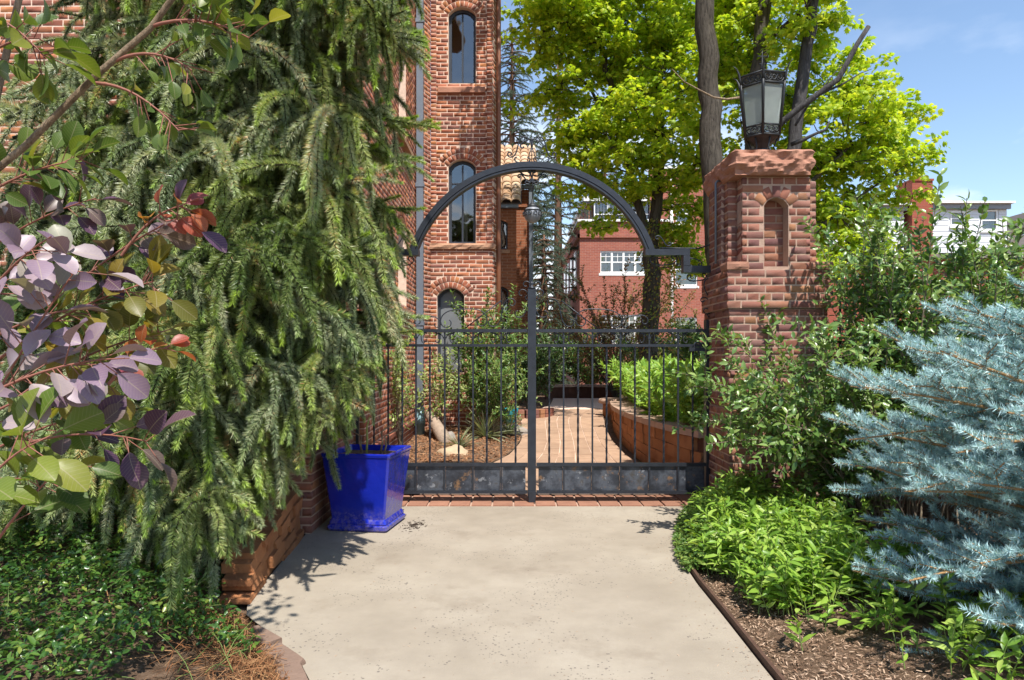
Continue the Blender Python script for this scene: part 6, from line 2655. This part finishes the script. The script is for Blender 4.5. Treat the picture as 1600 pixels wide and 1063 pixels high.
smoke_branch(Q(-60, 560, 1.62), Q(140, 480, 1.6), 14, 'smoke_green_leaf', (.05, .07))
smoke_branch(Q(-40, 660, 1.7), Q(170, 600, 1.7), 26, 'olive_leaf', (.045, .065))
smoke_branch(Q(20, 700, 1.7), Q(230, 690, 1.6), 14, 'plum_leaf', (.06, .08))
smoke_branch(Q(0, 560, 1.7), Q(240, 440, 1.6), 36, 'olive_leaf', (.05, .068))
smoke_branch(Q(30, 620, 1.8), Q(250, 520, 1.7), 30, 'olive_leaf', (.05, .068))
smoke_branch(Q(60, 500, 1.7), Q(280, 340, 1.6), 15, 'plum_leaf', (.05, .07))
smoke_branch(Q(190, 400, 1.62), Q(285, 322, 1.6), 13, 'scarlet_leaf', (.038, .062), .04)
smoke_branch(Q(170, 600, 1.62), Q(262, 545, 1.6), 10, 'scarlet_leaf', (.03, .05), .04)
smoke_branch(Q(-70, 820, 1.35), Q(60, 690, 1.35), 10, 'smoke_green_leaf', (.07, .09))
smoke_branch(Q(-40, 900, 1.6), Q(110, 720, 1.55), 12, 'smoke_green_leaf', (.06, .08))
smoke_branch(Q(-40, 720, 1.9), Q(190, 640, 1.85), 40, 'smoke_green_leaf', (.055, .075))
smoke_branch(Q(-60, 330, 1.7), Q(130, 250, 1.7), 34, 'smoke_green_leaf', (.05, .07))
smoke_branch(Q(-60, 420, 1.9), Q(150, 310, 1.85), 18, 'plum_leaf', (.055, .075))
smoke_branch(Q(-70, 130, 1.4), Q(60, 60, 1.4), 13, 'smoke_green_leaf', (.05, .07), fac=-.4)
smoke_branch(Q(-50, 20, 1.4), Q(70, 90, 1.4), 12, 'smoke_green_leaf', (.05, .07), fac=-.4)
# long twig crossing the upper left corner
tw_ = np.array([Q(-60, 310, 1.5), Q(40, 228, 1.5), Q(150, 118, 1.5), Q(235, 45, 1.5), Q(300, -45, 1.5)])
stems_part([tw_], .0078, .0062, 'branch', 'twig_bark', sb, 8)
smoke_branch(Q(235, 42, 1.5), Q(390, 60, 1.45), 30, 'smoke_green_leaf', (.036, .055), fac=.1)
smoke_branch(Q(265, 0, 1.5), Q(330, -20, 1.45), 18, 'smoke_green_leaf', (.036, .06), fac=.1)
smoke_branch(Q(180, 95, 1.5), Q(300, 110, 1.5), 15, 'smoke_green_leaf', (.03, .046), fac=.1)
smoke_branch(Q(150, 130, 1.5), Q(280, 205, 1.5), 16, 'smoke_green_leaf', (.03, .048), fac=.1)
smoke_branch((-1.5, 1.6, .05), Q(-60, 640, 1.5), 1, 'smoke_green_leaf', (.06, .07), r0=.014)
smoke_branch((-1.55, 1.6, .05), Q(-60, 310, 1.5), 1, 'smoke_green_leaf', (.06, .07), r0=.014)
smoke_branch((-1.6, 1.7, .05), Q(-60, 420, 1.9), 1, 'smoke_green_leaf', (.06, .07), r0=.014)

# ---- maples
MSPR = []
for q in range(10):
    nn = 26
    rr = .20 * RNG.random(nn) ** .5
    an = RNG.random(nn) * 6.283
    pp = np.stack([rr * np.cos(an), rr * np.sin(an), RNG.normal(0, .035, nn) - rr * .25], 1)
    dd = np.stack([np.cos(an), np.sin(an), -.35 + RNG.normal(0, .3, nn)], 1) + RNG.normal(0, .25, (nn, 3))
    V, T = inst(LF_MP, pp, dd, UPV + RNG.normal(0, .45, (nn, 3)), RNG.uniform(.075, .12, nn))
    MSPR.append((V, T, {'rnd': np.repeat(RNG.random(nn), len(LF_MP[0]))}, np.zeros(len(T))))


def maple(name, label, trunks, blobs, base, dens=3000, size=(.075, .12), mat='maple_leaf'):
    t_ = thing(name, label, 'tree', base)
    skel = []
    for (pts, r0, r1, bm) in trunks:
        pts = np.array([tuple(p) for p in pts])
        # resample with slight wobble
        seg = np.linalg.norm(np.diff(pts, axis=0), axis=1)
        cum = np.concatenate([[0], np.cumsum(seg)])
        s = np.linspace(0, cum[-1], max(6, int(cum[-1] / .25)))
        c = np.stack([np.interp(s, cum, pts[:, i]) for i in range(3)], 1)
        c[1:-1] += RNG.normal(0, .018, c[1:-1].shape) * (1, 1, .2)
        m = MB()
        m.tube([tuple(p) for p in c], list(np.linspace(r0, r1, len(c))), 12)
        m.build('trunk' if bm != 'dead_bark' or r0 > .06 else 'dead_branch', bm, t_)
        if bm == 'maple_bark':
            skel.append(c)
    sk_ = np.concatenate(skel)
    tw = []
    SC = Scatter(MSPR)
    for (c, r, dm) in blobs:
        c = np.array(c)
        sub = max(3, int(9 * r ** 1.3))
        per = int(dens * dm * r * r / sub)
        for i in range(sub):
            e = c + nrm(RNG.normal(size=3)) * r * RNG.random() ** .4 * np.array((1, 1, .8))
            dist = np.linalg.norm(sk_ - e, axis=1) + .6 * np.maximum(0, sk_[:, 2] - e[2])
            s0 = sk_[np.argmin(dist)]
            mid = (s0 + e) / 2 + np.array((0, 0, .15 * np.linalg.norm(e - s0)))
            bc = np.array([(1 - t) ** 2 * s0 + 2 * t * (1 - t) * mid + t * t * e for t in np.linspace(0, 1, 7)])
            bc[1:-1] += RNG.normal(0, .03, (5, 3))
            tw.append(bc)
            # flat sprays of leaves round the twig end
            outv = nrm(e - sk_.mean(0))
            k_ = max(2, per // 26)
            for q in range(k_):
                cc = e + RNG.normal(0, 1, 3) * np.array((.30, .30, .17)) * r ** .5 * .95
                SC.yaw(random.randrange(10), cc, random.random() * 6.283, random.uniform(.85, 1.15) * size[1] / .12, (random.gauss(0, .28), random.gauss(0, .28)))
                if q % 2 == 0:
                    tw.append(np.array([e, (e + cc) / 2 + RNG.normal(0, .03, 3), cc]))
    m = MB()
    for c in tw:
        L_ = np.linalg.norm(c[-1] - c[0])
        r_ = min(.03, .006 + .010 * L_)
        m.tube([tuple(p) for p in c], list(np.linspace(r_, .004, len(c))), 5, True, caps=False)
    m.build('branches', 'maple_bark', t_)['kind'] = 'stuff'
    SC.build('crown', (mat,), t_)
    return t_


def Bp(px, py, Y, r, dm=1.0):
    return (tuple(P(px, py, Y)), r, dm)


random.seed(17)
RNG = np.random.default_rng(17)
TA = 14.0
maple('maple_tree', 'maple with forked trunk behind the gate, yellow green crown over the arch',
      [([P(1013, 640, TA), P(1014, 560, TA), P(1017, 450, TA), P(1018, 385, TA)], .22, .16, 'maple_bark'),
       ([P(1018, 390, TA), P(1000, 330, TA), P(975, 240, TA), P(955, 140, TA - .2), P(930, 30, TA - .4), P(915, -60, TA - .4)], .10, .03, 'maple_bark'),
       ([P(1018, 390, TA), P(1026, 320, TA), P(1032, 230, TA), P(1030, 120, TA), P(1040, 0, TA), P(1045, -120, TA)], .13, .04, 'maple_bark'),
       ([P(968, 215, TA), P(930, 150, TA), P(890, 100, TA - .3), P(850, 70, TA - .5)], .045, .012, 'maple_bark'),
       ([P(1030, 230, TA), P(1065, 190, TA + .3), P(1095, 130, TA + .3)], .05, .015, 'maple_bark')],
      [Bp(845, 30, 13.4, .75, .6), Bp(890, 110, 13.8, .9, .7), Bp(950, 60, 13.6, 1.2), Bp(880, 215, 13.8, .65), Bp(965, 215, 13.5, 1.0), Bp(1040, 150, 13.6, 1.1), Bp(1060, 40, 14, 1.2),
       Bp(1000, 290, 13.8, .65), Bp(905, 275, 14.2, .5, .8), Bp(955, 335, 14.6, .45, .7), Bp(1065, 395, 14.5, .45), Bp(1070, 260, 13.8, .8), Bp(1075, 345, 14.2, .6), Bp(1090, 405, 14.6, .35), Bp(1000, 120, 14.6, 1.1), Bp(900, -40, 13, 1.3), Bp(1010, -60, 13.4, 1.4), Bp(835, 165, 14.2, .45, .5)],
      (2.8, 14, .27))
TB = 11.2
maple('maple_tree', 'multi stemmed maple behind the pillar, bright yellow green crown against the sky',
      [([P(1128, 640, TB), P(1122, 400, TB), P(1112, 250, TB), P(1108, 120, TB), P(1100, 0, TB), P(1098, -130, TB)], .22, .14, 'maple_bark'),
       ([P(1150, 640, TB), P(1172, 330, TB), P(1180, 180, TB), P(1190, 60, TB), P(1200, -60, TB)], .20, .10, 'maple_bark'),
       ([P(1180, 640, TB), P(1222, 330, TB - .3), P(1243, 200, TB - .3), P(1255, 110, TB - .3), P(1268, 30, TB - .3), P(1280, -60, TB - .3)], .14, .08, 'dead_bark'),
       ([P(1200, 215, TB - .6), P(1240, 175, TB - .8), P(1275, 150, TB - .9), P(1305, 128, TB - 1), P(1325, 95, TB - 1), P(1340, 70, TB - 1), P(1357, 42, TB - 1)], .05, .035, 'dead_bark'),
       ([P(1280, 148, TB - .9), P(1310, 135, TB - .9), P(1345, 115, TB - .9), P(1362, 108, TB - .9)], .022, .004, 'dead_bark'),
       ([P(1243, 196, TB - .8), P(1262, 165, TB - .8), P(1300, 120, TB - .8), P(1316, 100, TB - .8)], .02, .006, 'dead_bark'),
       ([P(1236, 226, TB - .6), P(1262, 214, TB - .7), P(1290, 203, TB - .7), P(1296, 190, TB - .7)], .035, .012, 'dead_bark'),
       ([P(1160, 152, TB - 1.5), P(1120, 155, TB - 1.6), P(1095, 142, TB - 1.7), P(1070, 128, TB - 1.7), P(1050, 108, TB - 1.7)], .018, .004, 'twig_bark'),
       ([P(1190, 75, TB), P(1225, 40, TB - .2), P(1260, 10, TB - .4)], .05, .02, 'maple_bark'),
       ([P(1222, 330, TB + .3), P(1280, 270, TB + .6), P(1340, 220, TB + .8), P(1400, 200, TB + .8)], .05, .012, 'maple_bark'),
       ([Vector((3.15, 11.2, 8.2)), Vector((2.2, 10.4, 8.9)), Vector((.9, 9.7, 9.0))], .08, .03, 'maple_bark'),  # limb above the view, added to carry the clumps that dapple the tower
       ([P(1240, 390, TB + .3), P(1300, 340, TB + .6), P(1370, 290, TB + .8), P(1420, 255, TB + .8)], .04, .01, 'maple_bark')],
      [Bp(1160, 60, 12.2, .7), Bp(1235, 45, 11.4, .7), Bp(1290, 80, 12, .55), Bp(1305, 190, 12, .85), Bp(1375, 150, 12, .55), Bp(1360, 235, 12, .75), Bp(1425, 170, 12.2, .22), Bp(1425, 245, 12.2, .3), Bp(1300, 290, 12, .8),
       Bp(1355, 320, 12.2, .6), Bp(1410, 300, 12.2, .35), Bp(1250, 370, 12, .55), Bp(1310, 385, 12, .6), Bp(1350, 400, 12.4, .45), Bp(1110, 190, 11.8, .55, .7), Bp(1160, -20, 12, .7), Bp(1240, -30, 11, .8), Bp(1330, 120, 12.2, .5), Bp(1265, 230, 12.2, .6), Bp(1180, 150, 12.4, .6), ((.9, 9.4, 8.6), .7, .8), ((.35, 9.9, 8.0), .45, .9), ((1.9, 9.8, 8.9), .8, .8), ((.1, 10.0, 9.1), .5, .5)],  # clumps at plain coordinates lie out of view, added to dapple the tower
      (3.9, 11.2, .2))

# ivy up the forked trunk
iv = thing('ivy', 'yellow and red tinged creeper climbing the forked maple trunk', 'vine', (2.95, 13.85, .3))
n_ = 1500
z = RNG.uniform(.6, 4.2, n_)
an = RNG.uniform(-3.3, .4, n_)
r_ = .2 + np.abs(RNG.normal(0, .17, n_)) * (1.4 - z * .18)
x = 2.9 + np.cos(an) * r_ + .1
y = 14.0 + np.sin(an) * r_
foliage(iv, LF_OV, np.stack([x, y, z], -1), np.stack([np.cos(an), np.sin(an), -.6 + 0 * an], -1) + RNG.normal(0, .4, (n_, 3)), RNG.normal(0, .5, (n_, 3)) + (0.1, -.8, .6), RNG.uniform(.05, .09, n_), 'ivy_leaf', 0)

# ---- conifers in the background
CONT = [sprig([curve((0, 0, 0), (1, 0, 0), .5, 5, 0, .25)], .10, 190, .7, .024, .1, [0], wood=(.008, .005), shift=random.uniform(-.15, .15)) for q in range(8)]


def conifer(name, label, x, y, h, rad, dens=1.0, z0=.3, gapf=1.0, nw=34):
    t_ = thing(name, label, 'tree', (x, y, .2), 'conifers in the background')
    m = MB()
    m.tube([(x, y, .2), (x, y, h * .5), (x, y, h)], [.28, .16, .03], 8)
    m.build('trunk', 'spruce_bark', t_)
    cs, li = [], []
    for k_ in range(nw):
        zz_ = z0 + (h - z0) * (k_ + random.random() * .5) / nw
        Lz = rad * (1 - (zz_ / h)) ** .75 + .25
        nb = 7
        o0 = random.uniform(0, 6.28)
        for q in range(nb):
            if random.random() > gapf:
                continue
            az = o0 + q * 6.283 / nb + random.uniform(-.3, .3)
            L_ = Lz * random.uniform(.7, 1.12)
            c = curve((x, y, zz_), (math.cos(az), math.sin(az), .12), L_, 7, .45, .3)
            li.append(c)
            cs.append(c[2:])
            for w_ in range(int(3 + L_ * 3.2)):
                u = random.uniform(.3, 1) * 7
                j = min(int(u), 6)
                p = c[j] + (c[j + 1] - c[j]) * (u - j)
                tg = nrm(c[j + 1] - c[j])
                sdv = nrm(np.cross(tg, UPV)) * random.choice((-1, 1))
                cs.append(curve(p, tg * .7 + sdv * .8 + UPV * random.uniform(-.5, .1), random.uniform(.3, .65) * (L_ / 2) ** .4, 4, .6, .2))
    sc_ = Scatter(CONT)
    for c in cs:
        for a_, b_ in ((c[:len(c) // 2 + 1], c[len(c) // 2:]) if len(c) > 4 else (c, None)),:
            for pc in (a_, b_):
                if pc is None or len(pc) < 2:
                    continue
                v_ = pc[-1] - pc[0]
                L_ = np.linalg.norm(v_)
                if L_ > .05:
                    sc_.put(random.randrange(8), pc[0], v_, L_ / .5, random.random() * 6.28)
    sc_.build('crown', ('far_needle', 'spruce_bark'), t_)
    stems_part(li, .035, .01, 'branches', 'spruce_bark', t_, 4)['kind'] = 'stuff'


conifer('conifer', 'tall grey green conifer behind the tiled roof wing', wx(800, 27), 27, 14.5, 3.0, .9, 5, .8)
conifer('conifer', 'open airy conifer showing sky between its branches', wx(872, 30), 30, 15.0, 2.6, .7, 2, .55)
conifer('conifer', 'dense pale green conifer just right of the gate post', wx(850, 22.5), 22.5, 5.4, 1.15, 1.5, .3, 1.0, 24)
conifer('conifer', 'far conifer behind the maple crown', wx(945, 42), 42, 17, 3.4, .8, 3, .8)

# ---- shrubs and flowers behind the gate
def bush(name, label, cat, c, rx, ry, rz, n_, leaf, mat, size, single=0, nst=14, spread=.9):
    """bushy plant: stems fanning up from c, leaves through the whole crown with an uneven outline"""
    st = []
    for i in range(nst):
        a = random.random() * 6.283
        q = random.random() ** .5
        tip = (c[0] + math.cos(a) * rx * q, c[1] + math.sin(a) * ry * q, c[2] + rz * random.uniform(.6, 1.15))
        d = Vector(tip) - Vector(c)
        st.append((c, tuple(d), d.length))
    return make_shrub(name, label, cat, c, st, leaf, mat, size=size, spacing=spread, single=single, tw=(n_, .15, .42), grav=.35, r0=.007)


bush('garden_shrub', 'light green shrub below the stair tower window', 'shrub', (-.35, 10.75, .2), .50, .45, 2.0, 14, LF_OV, 'garden_leaf', (.05, .08), 0, 22, .034)
bush('garden_shrub', 'grey green bush in front of the tower corner', 'shrub', (-.25, 10.3, .2), .5, .4, 1.1, 12, LF_OV, 'garden_leaf', (.04, .065), 0, 18, .034)
bush('climbing_shrub', 'pale yellow green climber on the wall beside the drain pipe', 'shrub', (-1.12, 10.4, .25), .32, .25, 1.25, 8, LF_OV, 'pale_leaf', (.045, .07), 0, 13, .05)
bush('climbing_shrub', 'pale green sprays against the left brick wall above the planter', 'shrub', (-1.42, 8.7, .2), .25, .6, 1.35, 8, LF_OV, 'pale_leaf', (.04, .065), 0, 12, .05)
bush('dark_bush', 'dark green bush left of the path behind the gate post', 'shrub', (.35, 14.2, .25), .65, .6, 1.5, 14, LF_OV, 'dark_leaf', (.06, .09), 0, 24, .038)
bush('dark_bush', 'deep green bush at the far bend of the path', 'shrub', (.9, 20.2, .25), 1.2, .8, 1.9, 14, LF_OV, 'dark_leaf', (.09, .14), 0, 26, .05)
bush('dark_bush', 'green bush behind the curved garden wall', 'shrub', (2.4, 20.0, .25), 1.2, .8, 1.7, 14, LF_OV, 'garden_leaf', (.09, .13), 0, 26, .05)
bush('dark_bush', 'green bush below the apartment house windows', 'shrub', (4.4, 19.5, .25), 1.4, .8, 1.8, 14, LF_OV, 'garden_leaf', (.09, .13), 0, 28, .05)
bush('dark_bush', 'leafy bush between the path wall and the maple trunk', 'shrub', (3.6, 15.5, .25), 1.0, .7, 1.7, 14, LF_OV, 'garden_leaf', (.07, .11), 0, 24, .042)
bush('dark_bush', 'dark green bush left of the far path bend', 'shrub', (-.2, 17.8, .25), .8, .6, 1.6, 14, LF_OV, 'dark_leaf', (.08, .12), 0, 22, .045)
bush('dark_bush', 'large green bush right of the maple trunk behind the gate', 'shrub', (5.2, 16.5, .25), 1.1, .8, 2.0, 14, LF_OV, 'garden_leaf', (.08, .12), 0, 26, .045)
# small red tinged tree in front of the apartment house
rt_ = []
for i in range(26):
    a = random.random() * 6.28
    rt_.append(((2.7, 17.6, .25), (math.cos(a) * random.uniform(.1, .75), math.sin(a) * .4, 1), random.uniform(2.2, 3.7)))
make_shrub('small_red_tree', 'small olive and red leaved tree in front of the apartment house', 'tree', (2.7, 17.6, .25), rt_, LF_OV, 'red_leaf', 'maple_bark', (.06, .10), .045, 0, (10, .3, .8), .3, .013)
# arching perennials above the block wall
for q, (x0, x1, y0, y1, n_, lab) in enumerate(((1.95, 2.5, 7.2, 9.6, 150, 'arching green perennials on the raised bed nearest the gate'), (2.0, 3.0, 9.2, 11.4, 170, 'leafy green perennials in the middle of the raised bed'), (2.1, 3.2, 11.2, 13.2, 170, 'bright green lilies at the far end of the raised bed'))):
    t_ = thing('perennial_clump', lab, 'plants', ((x0 + x1) / 2, (y0 + y1) / 2, .6), 'perennials above the block wall')
    cs = []
    for i in range(n_):
        x, y = random.uniform(x0, x1), random.uniform(y0, y1)
        a = random.random() * 6.28
        cs.append(curve((x, y, float(gz(x, y)) - .02), (math.cos(a) * .35, math.sin(a) * .35, 1), random.uniform(.4, .85), 7, .7, .35))
    stems_part(cs, .004, .002, 'stems', 'green_stem', t_, 4)
    arr = leaves_on(cs, .034, (.10, .18), .8, .6, .3, .1, .3, .5)
    foliage(t_, LF_LA, *arr, 'perennial_leaf', 0)

# yuccas in the mulch
for q, (x, y, n_, L_, lab) in enumerate(((-.40, 10.2, 70, .52, 'large spiky yucca in the mulch beside the path'), (-.72, 9.35, 60, .34, 'smaller spiky yucca behind the tan boulder'), (-.05, 10.55, 45, .40, 'spiky yucca next to the turquoise pot'))):
    t_ = thing('yucca', lab, 'plant', (x, y, .15))
    an = RNG.random(n_) * 6.283
    el = RNG.uniform(.05, 1.35, n_)
    D = np.stack([np.cos(an) * np.cos(el), np.sin(an) * np.cos(el), np.sin(el)], -1)
    foliage(t_, LF_BL, np.tile(np.array((x, y, gpath(y) + .06)), (n_, 1)) + D * .03, D, UPV + RNG.normal(0, .1, (n_, 3)), L_ * RNG.uniform(.7, 1.1, n_), 'yucca_blade', n_, name='blade')
